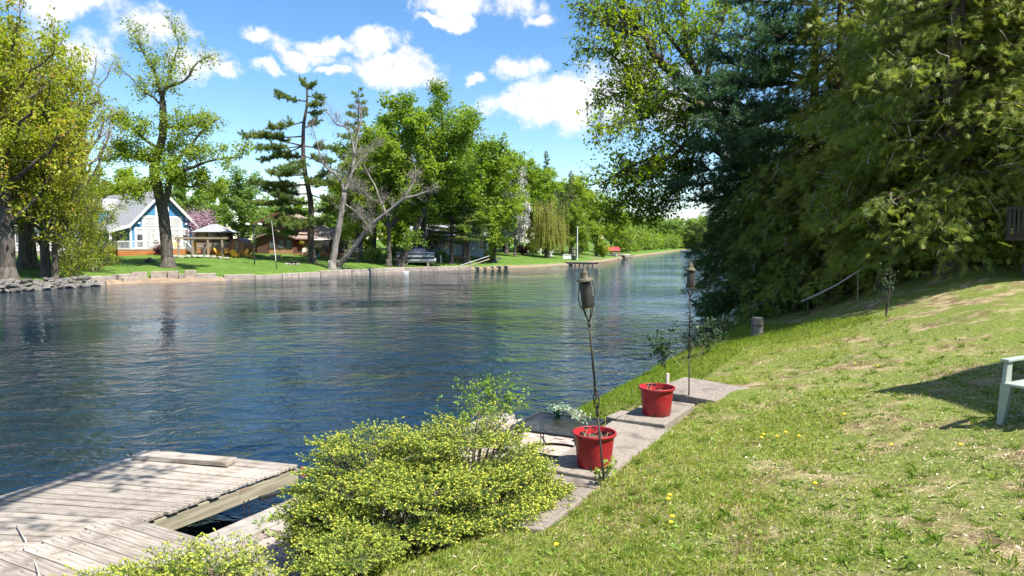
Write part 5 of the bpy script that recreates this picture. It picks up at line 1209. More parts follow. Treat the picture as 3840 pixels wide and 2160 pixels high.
for i, (px, py) in enumerate([(2090, 1510), (2125, 1500), (2300, 1440), (2330, 1436), (2390, 1415), (2180, 1490), (2560, 1380), (2610, 1350), (2690, 1300), (2660, 1310)]):
    p = near_hit(px, py); st = MB(); o = thing('dry_stalks', 'bleached dead weed stalks standing at the water edge', 'stalks', p, 0, 'dead stalks along the bank')
    for k in range(6):
        b = np.array([rs.normal() * 0.12, rs.normal() * 0.1, -0.03]); l = rs.uniform(0.25, 0.6); e = b + np.array([rs.normal() * 0.12, rs.normal() * 0.08, l]); st.tube([b, (b + e) / 2 + rs.normal(size=3) * 0.015, e], [0.005, 0.004, 0.002], 4, cap=False)
        for _ in range(3): t = rs.uniform(0.5, 1); q = b + (e - b) * t; st.tube([q, q + np.array([rs.normal() * 0.08, rs.normal() * 0.06, rs.uniform(0.02, 0.12)])], [0.002, 0.001], 3, cap=False)
    tag(st.build('stems', STRAW, o), kind='stuff')
# weeds in the patio joints
for i, (px, py, z_) in enumerate([(945, 2040, 0.41), (985, 1990, 0.41), (1010, 1950, 0.44), (1115, 1965, 0.41), (1035, 1960, 0.41), (970, 1965, 0.43), (1020, 2010, 0.41)]):
    p = at_z(px, py, z_); r = np.random.default_rng(400 + i); n = 14; az = r.uniform(0, 6.28, n); L = r.uniform(0.04, 0.12, (n, 1)); dr = np.stack([np.cos(az), np.sin(az), r.uniform(0.15, 0.9, n)], 1); sd = np.stack([-np.sin(az), np.cos(az), 0 * az], 1)
    c = np.zeros((n, 3)); V = np.stack([c, dr * L * 0.6 + sd * 0.009, dr * L, dr * L * 0.6 - sd * 0.009], 1).reshape(-1, 3)
    me = np_mesh('leaves', V, np.arange(n * 4).reshape(-1, 4)); me.materials.append(WEED); o = thing('weed', 'green weed tuft growing from a patio joint', 'weed', p, 0, 'weeds in the patio joints'); tag(link('leaves', me, o), kind='stuff')
# stump, rail and stake on the slope
p = near_hit(2838, 1262); o = thing('stump', 'short grey wooden post stump at the shady water edge', 'stump', p)
MB().lathe([(0.17, -0.2), (0.16, 0.1), (0.155, 0.35), (0.16, 0.52), (0.15, 0.54)], 14).build('log', BARK_G, o); MB().lathe([(0.16, 0.30), (0.17, 0.31), (0.17, 0.335), (0.16, 0.345)], 14).build('band', BARK, o)
ra, rb = near_hit(3030, 1190), near_hit(3216, 1130)
o = thing('pole_railing', 'crooked pale pole railing on two thin posts down the slope', 'railing', ra)
ta, tb_ = at_y(3030, 1118, ra[1]) - ra, at_y(3218, 1018, rb[1]) - ra
MB().tube([(0, 0, -0.1), ta], 0.022, 6).build('post', BARK, o); MB().tube([rb - ra, tb_], 0.018, 6).build('post', STRAW, o)
v = tb_ - ta; MB().tube([ta - v * 0.14, ta + v * 0.25 + np.array([0, 0, -0.05]), ta + v * 0.6 + np.array([0, 0, -0.06]), tb_, tb_ + v * 0.14 + np.array([0, 0, 0.06])], [0.028, 0.028, 0.026, 0.024, 0.02], 8).build('rail', mat('peeled_pole', (0.34, 0.30, 0.25), (0.44, 0.40, 0.34), rough=0.8), o, smooth=True)
p = at_z(2503, 1440, 1.30); o = thing('stake', 'short pale wooden stake behind the raised step slab', 'stake', (p[0], p[1], nh(p[0], p[1]))); MB().box((0, 0, 0.12), (0.06, 0.04, 0.5), 0.4, taper=0.9).build('stake', STK, o)
# undergrowth below the cedars
for i, (px, Y, s) in enumerate([(3620, 18.5, 0.8), (3720, 17.5, 0.7), (3790, 17.0, 0.75), (3680, 19.5, 0.9), (3860, 18.5, 0.9), (3270, 22, 0.6), (3420, 21, 0.6), (3120, 25, 0.7), (3480, 19.6, 0.5)]):
    plant('bush', 'undergrowth_shrub', 'leafy green shrub growing beneath the cedars', 'shrub', NB(px, Y), s, s, i * 1.3, 'undergrowth below the cedars', L_CEDAR if i % 2 else None)
# slatted deck of the neighbouring house
DKB = mat('dark_brown_stain', (0.035, 0.028, 0.026), (0.06, 0.048, 0.043), scale=3, rough=0.7, stretch=(6, 6, 1))
dx, dy_ = at_y(3782, 820, 15.4)[0], 15.4; zt, zb = at_y(3782, 785, 15.4)[2], at_y(3782, 892, 15.4)[2]
o = thing('slatted_deck', 'dark brown raised deck with close vertical slats among the cedars', 'deck', (dx, dy_, zb), R(-36))
for k in range(34): MB().bx(k * 0.08, k * 0.08 + 0.05, 0, 0.03, 0.05, zt - zb).build('slat', DKB, o)
for k in range(18): MB().bx(-0.03, 0.0, 0.06 + k * 0.08, 0.11 + k * 0.08, 0.05, zt - zb).build('slat', DKB, o)
MB().bx(-0.05, 2.75, -0.02, 0.05, zt - zb, zt - zb + 0.06).build('top_rail', DKB, o); MB().bx(-0.04, 2.75, 0.035, 1.55, -0.06, 0.045).build('floor', DKB, o)
for xx in (0.3, 2.4): MB().bx(xx, xx + 0.14, 0.3, 0.44, -2.6, -0.065).build('post', DKB, o)
# the cottage on the right whose eave corner shades the lawn
tip = near_hit(3290, 1470); k_ = 7.6 / math.tan(SUN_EL); ex, ey, ez = tip[0] + math.cos(SUN_AZ) * k_, tip[1] + math.sin(SUN_AZ) * k_, tip[2] + 7.6
SIDE = mat('cottage_siding', (0.36, 0.33, 0.28), (0.42, 0.39, 0.34), scale=2, rough=0.8, stretch=(0.3, 0.3, 6)); TRIM = mat('white_trim', (0.78, 0.78, 0.76), rough=0.5); GLASS = mat('dark_glass', (0.02, 0.025, 0.03), rough=0.05, spec=0.6); SHING = mat('grey_shingle', (0.16, 0.16, 0.165), (0.28, 0.28, 0.29), scale=2.5, rough=0.9, bump=0.02, stretch=(1, 1, 6))
o = thing('cottage', 'tall cottage standing uphill beside the lawn', 'house', (ex + 0.6, ey - 0.6, 2.0), 0)
zE = ez - 2.0
MB().bx(0, 8, -13, 0, -0.8, zE - 0.01).build('wall', SIDE, o)
MB().prism([(-0.6, zE), (8.6, zE), (8.6, zE + 0.15), (4, zE + 2.6), (-0.6, zE + 0.15)], 'y', -13.6, 0.6).build('roof', SHING, o)
for zz in (0.6, 4.2):
    for yy in (-11, -7, -3):
        f_ = MB().bx(-0.05, 0.02, yy - 0.7, yy + 0.7, zz, zz + 1.5).build('window', TRIM, o); MB().bx(-0.065, -0.052, yy - 0.6, yy + 0.6, zz + 0.1, zz + 1.4).build('pane', GLASS, f_)

# tall maple beside the viewer whose high limbs throw shadow lines over the dock
T = Tree(131); b_ = np.array([-4.6, -2.8, nh(-4.6, -2.8)])
T.limb(np.array([(-4.6, -2.8, b_[2] - 0.3), (-4.4, -2.4, 4.0), (-3.9, -1.6, 7.5), (-3.4, -1.0, 11.0), (-3.2, -0.8, 15)]) - b_, 0.32, 0.06, 9); T.flare((0, 0, 0), 0.32, 0.9)
for pl, r0 in (([(-3.9, -1.6, 7.5), (-2.2, 1.5, 9.6), (-0.7, 4.9, 10.8), (0.3, 6.8, 11.1), (1.4, 9.2, 11.2)], 0.12), ([(-3.8, -1.4, 8.2), (-2.0, 1.2, 10.2), (-0.3, 4.5, 11.3), (0.9, 6.6, 11.8), (2.0, 8.8, 12.0)], 0.10), ([(-3.6, -1.2, 9.5), (-3.6, 2.0, 11.5), (-2.9, 5.5, 12.6)], 0.07)):
    P = T.limb(np.array(pl) - b_, r0, r0 * 0.3, 6); T.sub(P, 9, 1.6, 0.02, 0.3, 0.2, twigs=5, tl=0.7)
T.twigs_mesh(0.007); o = thing('maple_tree', 'tall maple standing beside the viewpoint with long limbs above the dock', 'tree', b_); T.wood.build('trunk', BARK, o, smooth=True)
P, d = T.pts(1100, 0.15); me = leaf_mesh('crown', P, 0.16, T.r, 0.6, d); me.materials.append(L_NEAR); link('crown', me, o)
# ------------------------------------------------------------------ the far bank: houses
BLUE = mat('blue_clapboard', (0.055, 0.20, 0.36), (0.075, 0.245, 0.42), scale=1.2, rough=0.6, stretch=(0.25, 0.25, 7.0), bump=0.02, bscale=1.4)
PALEB = mat('pale_blue_siding', (0.30, 0.40, 0.50), (0.36, 0.46, 0.55), scale=1.2, rough=0.6, stretch=(0.25, 0.25, 7.0))
BROWN = mat('brown_board_siding', (0.085, 0.042, 0.028), (0.13, 0.065, 0.042), scale=1.5, rough=0.75, stretch=(6, 6, 0.3))
TAN = mat('tan_board_siding', (0.30, 0.17, 0.08), (0.38, 0.22, 0.11), scale=1.5, rough=0.75, stretch=(6, 6, 0.3))
CEDW = mat('orange_cedar_boards', (0.34, 0.115, 0.035), (0.46, 0.18, 0.06), scale=1.5, rough=0.7, stretch=(0.3, 0.3, 6))
SAUNA = mat('sauna_boards', (0.24, 0.115, 0.065), (0.34, 0.175, 0.10), scale=1.5, rough=0.7, stretch=(7, 7, 0.3))
TIMB = mat('weathered_timber', (0.24, 0.18, 0.125), (0.36, 0.28, 0.20), scale=2, rough=0.85, stretch=(0.4, 4, 4))
BRSH = mat('brown_shingle', (0.20, 0.145, 0.115), (0.33, 0.25, 0.20), scale=3, rough=0.9, bump=0.02, stretch=(1, 1, 6))
GRSH = mat('slate_grey_shingle', (0.20, 0.205, 0.22), (0.34, 0.345, 0.36), scale=3, rough=0.9, bump=0.03, stretch=(1.2, 1.2, 5), c3=(0.26, 0.255, 0.26), scale3=0.5)
WHITE = mat('white_paint', (0.66, 0.66, 0.64), (0.72, 0.72, 0.71), scale=2, rough=0.5)
PANE = mat('window_glass', (0.035, 0.045, 0.05), (0.12, 0.14, 0.15), scale=0.7, rough=0.08, spec=0.6)
BLIND = mat('blind_behind_glass', (0.36, 0.37, 0.35), (0.46, 0.47, 0.45), scale=2, rough=0.3, spec=0.6)
ADIR = mat('yellow_orange_paint', (0.72, 0.33, 0.035), (0.80, 0.42, 0.06), scale=4, rough=0.55)
def window(parent, x0, x1, z0, z1, y, fr=0.09, m=WHITE, pane=PANE, dep=0.06, mull=0, bars=0):
    """a frame with its pane, on a wall that faces -y"""
    f = MB(); f.bx(x0, x1, y - dep, y, z0, z0 + fr); f.bx(x0, x1, y - dep, y, z1 - fr, z1); f.bx(x0, x0 + fr, y - dep, y, z0 + fr, z1 - fr); f.bx(x1 - fr, x1, y - dep, y, z0 + fr, z1 - fr)
    for k in range(1, mull + 1):
        c = x0 + (x1 - x0) * k / (mull + 1); f.bx(c - fr * 0.4, c + fr * 0.4, y - dep * 0.9, y, z0 + fr, z1 - fr)
    for k in range(1, bars + 1):
        c = z0 + (z1 - z0) * k / (bars + 1); f.bx(x0 + fr, x1 - fr, y - dep * 0.8, y, c - 0.025, c + 0.025)
    o = f.build('window', m, parent); MB().bx(x0 + fr, x1 - fr, y - 0.022, y - 0.004, z0 + fr, z1 - fr).build('pane', pane, o); return o
def railing(parent, p, q, h=0.95, m=WHITE, step=0.14):
    p, q = np.array(p, float), np.array(q, float); L = np.linalg.norm((q - p)[:2]); n = max(2, int(L / step)); b = MB()
    b.tube([p + [0, 0, h], q + [0, 0, h]], 0.045, 4); b.tube([p + [0, 0, 0.1], q + [0, 0, 0.1]], 0.035, 4)
    o = b.build('rail', m, parent); ba = MB()
    for k in range(1, n): c = p + (q - p) * k / n; ba.tube([c + [0, 0, 0.1], c + [0, 0, h]], 0.022, 4, cap=False)
    tag(ba.build('balusters', m, o), kind='stuff')
    for c in (p, q): MB().bx(c[0] - 0.06, c[0] + 0.06, c[1] - 0.06, c[1] + 0.06, c[2], c[2] + h + 0.08).build('rail_post', m, parent)

# blue house with the big gable
bh = thing('blue_house', 'blue clapboard house with a steep white-trimmed gable full of windows', 'house', G(612, 88) - np.array([0, 0, 0.1]), R(52))
Zd = 0.75
MB().prism([(-3.95, Zd), (3.95, Zd), (3.95, 3.75), (0, 7.95), (-3.95, 3.75)], 'y', 0, 15.5).build('wall', BLUE, bh)
MB().bx(-3.8, 3.8, 0.2, 15.3, -0.5, Zd).build('foundation', CONC, bh)
rf = MB().prism([(0, 8.2), (-4.3, 3.72), (-6.5, 2.95), (-6.5, 2.80), (-4.2, 3.50), (0, 7.96)], 'y', -0.55, 16); rf.prism([(0, 8.2), (0, 7.96), (4.35, 3.46), (4.5, 3.60)], 'y', -0.55, 16); rfo = rf.build('roof', GRSH, bh)
fs = MB().prism([(0, 8.24), (-4.3, 3.76), (-6.52, 2.99), (-6.52, 2.74), (-4.2, 3.42), (0, 7.86)], 'y', -0.62, -0.555); fs.prism([(0, 8.24), (0, 7.86), (4.35, 3.36), (4.55, 3.62)], 'y', -0.62, -0.555); fs.bx(-6.58, -6.505, -0.5, 16, 2.72, 2.96); fs.build('fascia', WHITE, rfo)
for x in (-3.93, 3.93): MB().bx(x - 0.13, x + 0.13, -0.05, -0.002, Zd, 3.7 if x < 0 else 3.6).build('corner_board', WHITE, bh)
pn = MB().bx(-3.45, 3.45, -0.04, -0.002, Zd, 3.45); pn.bx(-2.55, 2.55, -0.04, -0.002, 3.455, 4.95); pn.bx(-0.85, 0.85, -0.04, -0.002, 4.955, 6.3); pn.build('trim_panel', WHITE, bh)
for x0, x1 in ((-3.3, -2.45), (-2.2, -0.85), (-0.62, 0.62), (0.85, 2.2), (2.45, 3.3)):
    window(bh, x0, x1, 2.75, 3.28, -0.045, 0.07, pane=BLIND)
    window(bh, x0, x1, Zd + 0.12, 2.66, -0.045, 0.09, pane=PANE if abs(x0 + x1) > 5 else BLIND, mull=1 if x1 - x0 > 1 else 0, bars=1)
for x0, x1 in ((-2.35, -0.95), (-0.75, 0.75), (0.95, 2.35)): window(bh, x0, x1, 3.65, 4.75, -0.045, 0.08, pane=BLIND)
window(bh, -0.65, 0.65, 5.05, 6.15, -0.045, 0.08)
for x in (-2.95, 2.95): 
    sc = MB().lathe([(0.05, 0.12), (0.07, 0.1), (0.17, -0.06), (0.15, -0.07)], 10, (x, -0.2, 3.98)); sc.bx(x - 0.02, x + 0.02, -0.2, 0, 4.05, 4.1); sc.build('wall_lamp', WHITE, bh)
# dormer on the porch side
dm = MB().prism([(9.2, 4.2), (12.2, 4.2), (12.2, 5.9), (10.7, 7.2), (9.2, 5.9)], 'x', -4.0, -1.2).build('dormer', BLUE, bh)
dr_ = MB().prism([(10.7, 7.45), (8.9, 5.85), (8.9, 5.7), (10.7, 7.22)], 'x', -4.3, -1.0); dr_.prism([(10.7, 7.45), (10.7, 7.22), (12.5, 5.7), (12.5, 5.85)], 'x', -4.3, -1.0); dr_.build('roof', GRSH, dm)
# deck, porch and stairs
dkf = MB().bx(-6.6, 4.6, -2.7, 0, Zd - 0.12, Zd - 0.01); dkf.bx(-6.6, -3.97, 0, 15.5, Zd - 0.12, Zd - 0.01); dkf.build('deck', TIMB, bh)
sk = MB()
for k in range(4): sk.bx(-6.55, 4.55, -2.68 - 0.004 * k, -2.6, -0.35 + k * 0.24, -0.14 + k * 0.24)
for k in range(4): sk.bx(-6.58 - 0.004 * k, -6.5, -2.6, 15.4, -0.35 + k * 0.24, -0.14 + k * 0.24)
sk.build('skirting', CEDW, bh)
railing(bh, (-6.5, -2.6, Zd), (-3.0, -2.6, Zd)); railing(bh, (-3.0, -2.6, Zd), (1.6, -2.6, Zd)); railing(bh, (3.2, -2.6, Zd), (4.5, -2.6, Zd)); railing(bh, (-6.5, -2.6, Zd), (-6.5, 4.0, Zd)); railing(bh, (-6.5, 4.0, Zd), (-6.5, 11.0, Zd)); railing(bh, (4.5, -2.6, Zd), (4.5, -0.1, Zd))
railing(bh, (1.65, -4.4, -0.15), (1.65, -2.7, Zd), 0.9); railing(bh, (3.15, -4.4, -0.15), (3.15, -2.7, Zd), 0.9)
for k in range(5): MB().bx(1.7, 3.1, -2.75 - 0.36 * (k + 1), -2.75 - 0.36 * k, Zd - 0.20 - 0.18 * k, Zd - 0.15 - 0.18 * k).build('step', TIMB, bh)
for y in (-0.3, 5, 10, 15): MB().bx(-6.38, -6.22, y, y + 0.16, Zd, 2.84).build('porch_post', WHITE if y < 0 else CEDW, bh)
MB().tube([(-6.62, -0.45, 2.8), (-6.5, -0.35, 2.4), (-6.5, -0.35, 0.4), (-6.62, -0.6, -0.2)], 0.06, 6).build('downspout', WHITE, bh)
for y in (3, 8, 12.5):   # porch-side openings
    f_ = MB().bx(-4.0, -3.955, y, y + 1.3, Zd + (0.02 if y == 3 else 0.9), 2.9).build('window', WHITE, bh); MB().bx(-4.015, -4.002, y + 0.12, y + 1.18, Zd + (0.2 if y == 3 else 1.0), 2.78).build('pane', PANE, f_)
BHW = bh.matrix_basis.copy()
def on_house(o, x, y, z): return BHW @ Vector((x, y, z))
# round barbecue on the deck
w_ = on_house(bh, -1.6, -1.6, Zd); o = thing('barbecue', 'black kettle barbecue on the blue house deck', 'barbecue', w_)
MB().lathe([(0.05, 0.62), (0.3, 0.7), (0.36, 0.88), (0.30, 1.05), (0.05, 1.14)], 14).build('kettle', BLACK, o)
for k in range(3): MB().tube([(0.1 * math.cos(k * 2.1), 0.1 * math.sin(k * 2.1), 0.7), (0.3 * math.cos(k * 2.1), 0.3 * math.sin(k * 2.1), 0)], 0.02, 5).build('leg', BLACK, o)

# white sunroom house among the left maples
sr = thing('white_house', 'white sunroom house with grey roof half hidden by the left maples', 'house', G(190, 78), R(28))
MB().bx(-4, 3.2, 0, 5, -0.6, 0.55).build('deck', BEAM, sr); MB().bx(-3.6, 2.8, 0.6, 5, 0.56, 3.2).build('wall', WHITE, sr)
MB().prism([(-4.0, 3.1), (3.2, 3.1), (3.2, 3.25), (-0.4, 4.9), (-4.0, 3.25)], 'y', 0.2, 5.4).build('roof', GRSH, sr)
for x in (-3.4, -2.2, -1.0, 0.2, 1.4): window(sr, x, x + 1.05, 1.0, 2.9, 0.595, 0.09)
railing(sr, (-3.9, 0.08, 0.56), (3.1, 0.08, 0.56), 0.9)

# brown house
br = thing('brown_house', 'dark brown two-storey house with low brown roof behind the tall pine', 'house', G(1060, 97), R(2))
MB().prism([(-3.5, -0.4), (3.4, -0.4), (3.4, 4.0), (-0.6, 5.75), (-3.5, 4.35)], 'y', 2.0, 9.5).build('wall', BROWN, br)
ra_ = MB().prism([(-0.6, 6.0), (-4.2, 4.25), (-4.2, 4.08), (-0.6, 5.78)], 'y', 0.9, 10); ra_.prism([(-0.6, 6.0), (-0.6, 5.78), (4.2, 3.65), (4.2, 3.85)], 'y', 0.9, 10); r1 = ra_.build('roof', BRSH, br)
fa = MB().prism([(-0.6, 6.04), (-4.25, 4.27), (-4.25, 3.98), (-0.6, 5.72)], 'y', 0.82, 0.895); fa.prism([(-0.6, 6.04), (-0.6, 5.72), (4.25, 3.55), (4.25, 3.87)], 'y', 0.82, 0.895); fa.build('fascia', mat('red_brown_trim', (0.13, 0.05, 0.035), (0.17, 0.075, 0.05), rough=0.6), r1)
MB().prism([(-2.95, -0.3), (2.0, -0.3), (2.0, 2.15), (-0.3, 3.05), (-2.95, 2.15)], 'y', -2.0, 1.995).build('wall', BROWN, br)
MB().bx(-3.5, -2.955, 1.2, 1.99, -0.3, 2.1).build('wall', TAN, br)
MB().bx(-1.3, 1.98, -2.03, -2.003, -0.3, 0.62).build('sunlit_wall_foot', TAN, br)  # sunlit foot of the brown gable wall, painted in as a paler tan panel
rb_ = MB().prism([(-0.3, 3.3), (-3.4, 2.1), (-3.4, 1.95), (-0.3, 3.1)], 'y', -2.6, 2.4); rb_.prism([(-0.3, 3.3), (-0.3, 3.1), (2.6, 1.98), (2.6, 2.15)], 'y', -2.6, 0.2); r2 = rb_.build('roof', BRSH, br)
MB().prism([(-0.4, 1.95), (2.4, 3.42), (5.9, 1.95), (5.9, 2.1), (2.4, 3.62), (-0.4, 2.1)], 'x', 2.01, 8.0).build('roof', BRSH, br)
MB().bx(2.02, 7.6, 0.2, 5.4, -0.3, 2.0).build('wall', BROWN, br)
for x in (-1.25, -0.12, 1.0): window(br, x, x + 0.92, 0.68, 1.95, -2.035, 0.06, BROWN)
window(br, -2.7, -1.5, 2.75, 3.35, 1.998, 0.1, WHITE, mull=2); 
su = MB()
for x in (4.3, 4.9, 5.5, 6.1, 6.7): su.bx(x, x + 0.09, -0.9, -0.8, 0.0, 1.75)
su.bx(4.25, 6.85, -0.92, -0.78, 1.75, 1.9); su.bx(4.25, 6.85, -0.9, 0.2, -0.05, 0.08)
su.build('sunroom_frame', TAN, br); MB().bx(4.35, 6.75, -0.84, -0.83, 0.09, 1.74).build('sunroom_glass', PANE, br)
MB().hull8([(4.15, -1.15, 1.92), (6.95, -1.15, 1.92), (6.95, 0.19, 2.12), (4.15, 0.19, 2.12)], 0.05).build('sunroom_roof', WHITE, br)
for k in range(8): MB().bx(2.05, 9.2, -3.2 + k * 0.36, -2.86 + k * 0.36, -0.12, -0.06).build('deck_board', CEDW, br)
MB().bx(2.05, 9.2, -3.24, -3.205, -0.5, -0.14).build('deck_skirt', CEDW, br)
railing(br, (-4.8, 1.0, -0.1), (-3.55, 1.0, -0.1), 0.7, CEDW)
o = thing('hanging_basket', 'yellow-flowered hanging basket under the brown house eave', 'plant', G(1133, 95) + np.array([0, -0.2, 1.35]))
MB().lathe([(0.05, 0), (0.22, 0.12), (0.26, 0.22)], 12).build('basket', BARK, o); me = leaf_mesh('flowers', np.random.default_rng(1).normal(size=(220, 3)) * np.array([0.17, 0.17, 0.12]) + np.array([0, 0, 0.3]), 0.1, np.random.default_rng(2)); me.materials.append(L_YEL); tag(link('flowers', me, o), kind='stuff'); MB().tube([(0, 0, 0.2), (0, 0, 0.85)], 0.012, 4).build('hook', BLACK, o)

# pale blue bungalow behind the covered boat
pbh = thing('pale_blue_house', 'pale blue bungalow with white lattice and windows beyond the boat', 'house', G(1690, 106), R(3))
MB().bx(-6, 6.5, 0, 7, -0.5, 2.9).build('wall', PALEB, pbh); MB().prism([(-0.6, 2.85), (3.5, 4.6), (7.6, 2.85), (7.6, 3.0), (3.5, 4.8), (-0.6, 3.0)], 'x', -6.5, 7).build('roof', GRSH, pbh)
window(pbh, -1.4, 0.7, 0.9, 2.5, -0.005, 0.12, mull=2, bars=2); window(pbh, 2.0, 3.0, 0.3, 2.5, -0.005, 0.12); window(pbh, 4.3, 5.7, 0.9, 2.4, -0.005, 0.12, mull=1, bars=1)
lt = MB()
for k in range(11): lt.bx(-4.6 + k * 0.25, -4.55 + k * 0.25, -0.25, -0.22, 0, 2.2)
for k in range(9): lt.bx(-4.6, -2.05, -0.215, -0.19, 0.05 + k * 0.26, 0.10 + k * 0.26)
tag(lt.build('lattice', WHITE, pbh), kind='stuff')
# distant white block above the trees
ab = thing('apartment_block', 'distant white flat-roofed block showing above the trees', 'building', G(1085, 230), R(-12))
MB().bx(-4.5, 4.5, 0, 9, -1, 19.5).build('wall', WHITE, ab); MB().bx(-4.8, 4.8, -0.3, 9.3, 19.51, 20.2).build('roof', WHITE, ab)
for k in range(3): window(ab, -3.6 + k * 2.6, -1.8 + k * 2.6, 17.2, 18.6, -0.003, 0.1)

# gazebo on a board base
gz_ = thing('gazebo', 'small dark gazebo with hipped grey roof on a cedar board base', 'gazebo', G(808, 90), R(8))
for k in range(7): MB().bx(-1.85, 1.85, -1.7 - 0.006 * (k % 2), 1.7, -0.3 + k * 0.26, -0.06 + k * 0.26).build('board', CEDW if k < 4 else TIMB, gz_)
for x in (-1.75, -0.6, 0.75, 1.75):
    for y in (-1.6, 1.6): MB().bx(x - 0.08, x + 0.08, y - 0.08, y + 0.08, 1.52, 2.95).build('post', BROWN, gz_)
MB().bx(-1.8, 1.8, -1.62, -1.58, 1.52, 1.75).build('wall', BROWN, gz_); MB().bx(-1.8, 1.8, 1.58, 1.62, 1.52, 2.9).build('wall', BROWN, gz_); MB().bx(-1.7, -0.65, -1.6, -1.56, 1.76, 2.9).build('door', SAUNA, gz_)
for x0, x1 in ((-0.5, 0.65), (0.85, 1.65)): window(gz_, x0, x1, 1.8, 2.85, -1.56, 0.06, BROWN, bars=3)
MB().add([(-2.4, -2.2, 2.9), (2.4, -2.2, 2.9), (2.4, 2.2, 2.9), (-2.4, 2.2, 2.9), (-0.35, 0, 3.95), (0.35, 0, 3.95), (-2.35, -2.15, 2.82), (2.35, -2.15, 2.82), (2.35, 2.15, 2.82), (-2.35, 2.15, 2.82)],
    [(0, 1, 5, 4), (1, 2, 5), (2, 3, 4, 5), (3, 0, 4), (0, 6, 7, 1), (1, 7, 8, 2), (2, 8, 9, 3), (3, 9, 6, 0), (6, 9, 8, 7)]).build('roof', GRSH, gz_)
# pergola beam on timber posts
pg = thing('timber_frame', 'rustic timber beam on four posts in front of the stairs', 'pergola', G(755, 84), R(4))
for x in (-2.75, -1.05, 0.8, 2.5):
    MB().bx(x - 0.1, x + 0.1, -0.1, 0.1, -0.3, 2.0).build('post', TIMB, pg)
    for s_ in (-1, 1): MB().tube([(x, 0, 1.55), (x + s_ * 0.36, 0, 1.98)], 0.05, 4).build('knee_brace', TIMB, pg)
MB().bx(-3.1, 3.3, -0.14, 0.14, 2.005, 2.25).build('beam', TIMB, pg)
# barrel sauna
sa = thing('barrel_sauna', 'round wooden barrel sauna with a dark door and purple roof felt', 'sauna', G(902, 88) - np.array([0, 0, 0.05]), R(-6))
th_ = np.linspace(0, 2 * math.pi, 25)[:-1]
for k in range(24):
    t0, t1 = 2 * math.pi * k / 24 + 0.012, 2 * math.pi * (k + 1) / 24 - 0.012
    MB().prism([(1.08 * math.cos(t0), 1.15 + 1.08 * math.sin(t0)), (1.08 * math.cos(t1), 1.15 + 1.08 * math.sin(t1)), (1.02 * math.cos(t1), 1.15 + 1.02 * math.sin(t1)), (1.02 * math.cos(t0), 1.15 + 1.02 * math.sin(t0))], 'y', -1.2, 1.3).build('stave', mat('purple_felt', (0.15, 0.12, 0.17), (0.20, 0.16, 0.22), rough=0.8) if k == 3 and 'purple_felt' not in MATS else (MATS['purple_felt'] if 3 <= k <= 9 and 'purple_felt' in MATS else SAUNA), sa)
MB().prism([(1.0 * math.cos(t), 1.15 + 1.0 * math.sin(t)) for t in th_], 'y', -1.0, -0.94).build('front_wall', SAUNA, sa); MB().prism([(1.0 * math.cos(t), 1.15 + 1.0 * math.sin(t)) for t in th_], 'y', 1.1, 1.16).build('back_wall', SAUNA, sa)
dd_ = MB().bx(-0.32, 0.38, -1.05, -1.003, 0.32, 1.95).build('door', SAUNA, sa); MB().bx(-0.06, 0.22, -1.065, -1.052, 0.45, 1.75).build('pane', PANE, dd_); MB().bx(0.28, 0.32, -1.09, -1.052, 0.95, 1.2).build('handle', BLACK, dd_)
for y in (-0.9, 0.9): MB().bx(-0.8, 0.8, y - 0.08, y + 0.08, -0.2, 0.3).build('cradle', TIMB, sa)
MB().tube([(0.0, 0.8, 2.1), (0.0, 0.8, 2.75)], 0.06, 8).build('flue', BLACK, sa)
# ---- lounge chairs
def adirondack(label, loc, rz, m, group=None, s=1.0):
    o = thing('adirondack_chair', label, 'chair', loc, rz, group); o.scale = (s, s, s)
    MB().hull8([(-0.28, -0.42, 0.40), (0.28, -0.42, 0.40), (0.28, 0.25, 0.26), (-0.28, 0.25, 0.26)], 0.04).build('seat', m, o)
    b = MB()
    for k in range(5):
        x = -0.24 + k * 0.12; h = 0.78 - 0.05 * abs(k - 2) ** 1.5; b.add([(x * 0.85 - 0.055, 0.22, 0.24), (x * 0.85 + 0.055, 0.22, 0.24), (x * 1.25 + 0.06, 0.22 + h * 0.42, 0.24 + h), (x * 1.25 - 0.06, 0.22 + h * 0.42, 0.24 + h),
            (x * 0.85 - 0.055, 0.25, 0.23), (x * 0.85 + 0.055, 0.25, 0.23), (x * 1.25 + 0.06, 0.25 + h * 0.42, 0.23 + h), (x * 1.25 - 0.06, 0.25 + h * 0.42, 0.23 + h)], [(0, 1, 2, 3), (7, 6, 5, 4), (0, 4, 5, 1), (1, 5, 6, 2), (2, 6, 7, 3), (3, 7, 4, 0)])
    b.build('backrest', m, o)
    for s_ in (-1, 1):
        MB().bx(s_ * 0.36 - 0.075, s_ * 0.36 + 0.075, -0.48, 0.38, 0.56, 0.59).build('arm', m, o); MB().bx(s_ * 0.33 - 0.03, s_ * 0.33 + 0.03, -0.42, -0.30, 0, 0.555).build('leg', m, o)
        MB().add([(s_ * 0.30 - 0.02, 0.45, 0), (s_ * 0.30 + 0.02, 0.45, 0), (s_ * 0.30 + 0.02, 0.6, 0), (s_ * 0.30 - 0.02, 0.6, 0), (s_ * 0.30 - 0.02, -0.40, 0.24), (s_ * 0.30 + 0.02, -0.40, 0.24), (s_ * 0.30 + 0.02, -0.40, 0.38), (s_ * 0.30 - 0.02, -0.40, 0.38)], [(0, 1, 2, 3), (4, 7, 6, 5), (0, 4, 5, 1), (1, 5, 6, 2), (2, 6, 7, 3), (3, 7, 4, 0)]).build('leg', m, o)
    return o
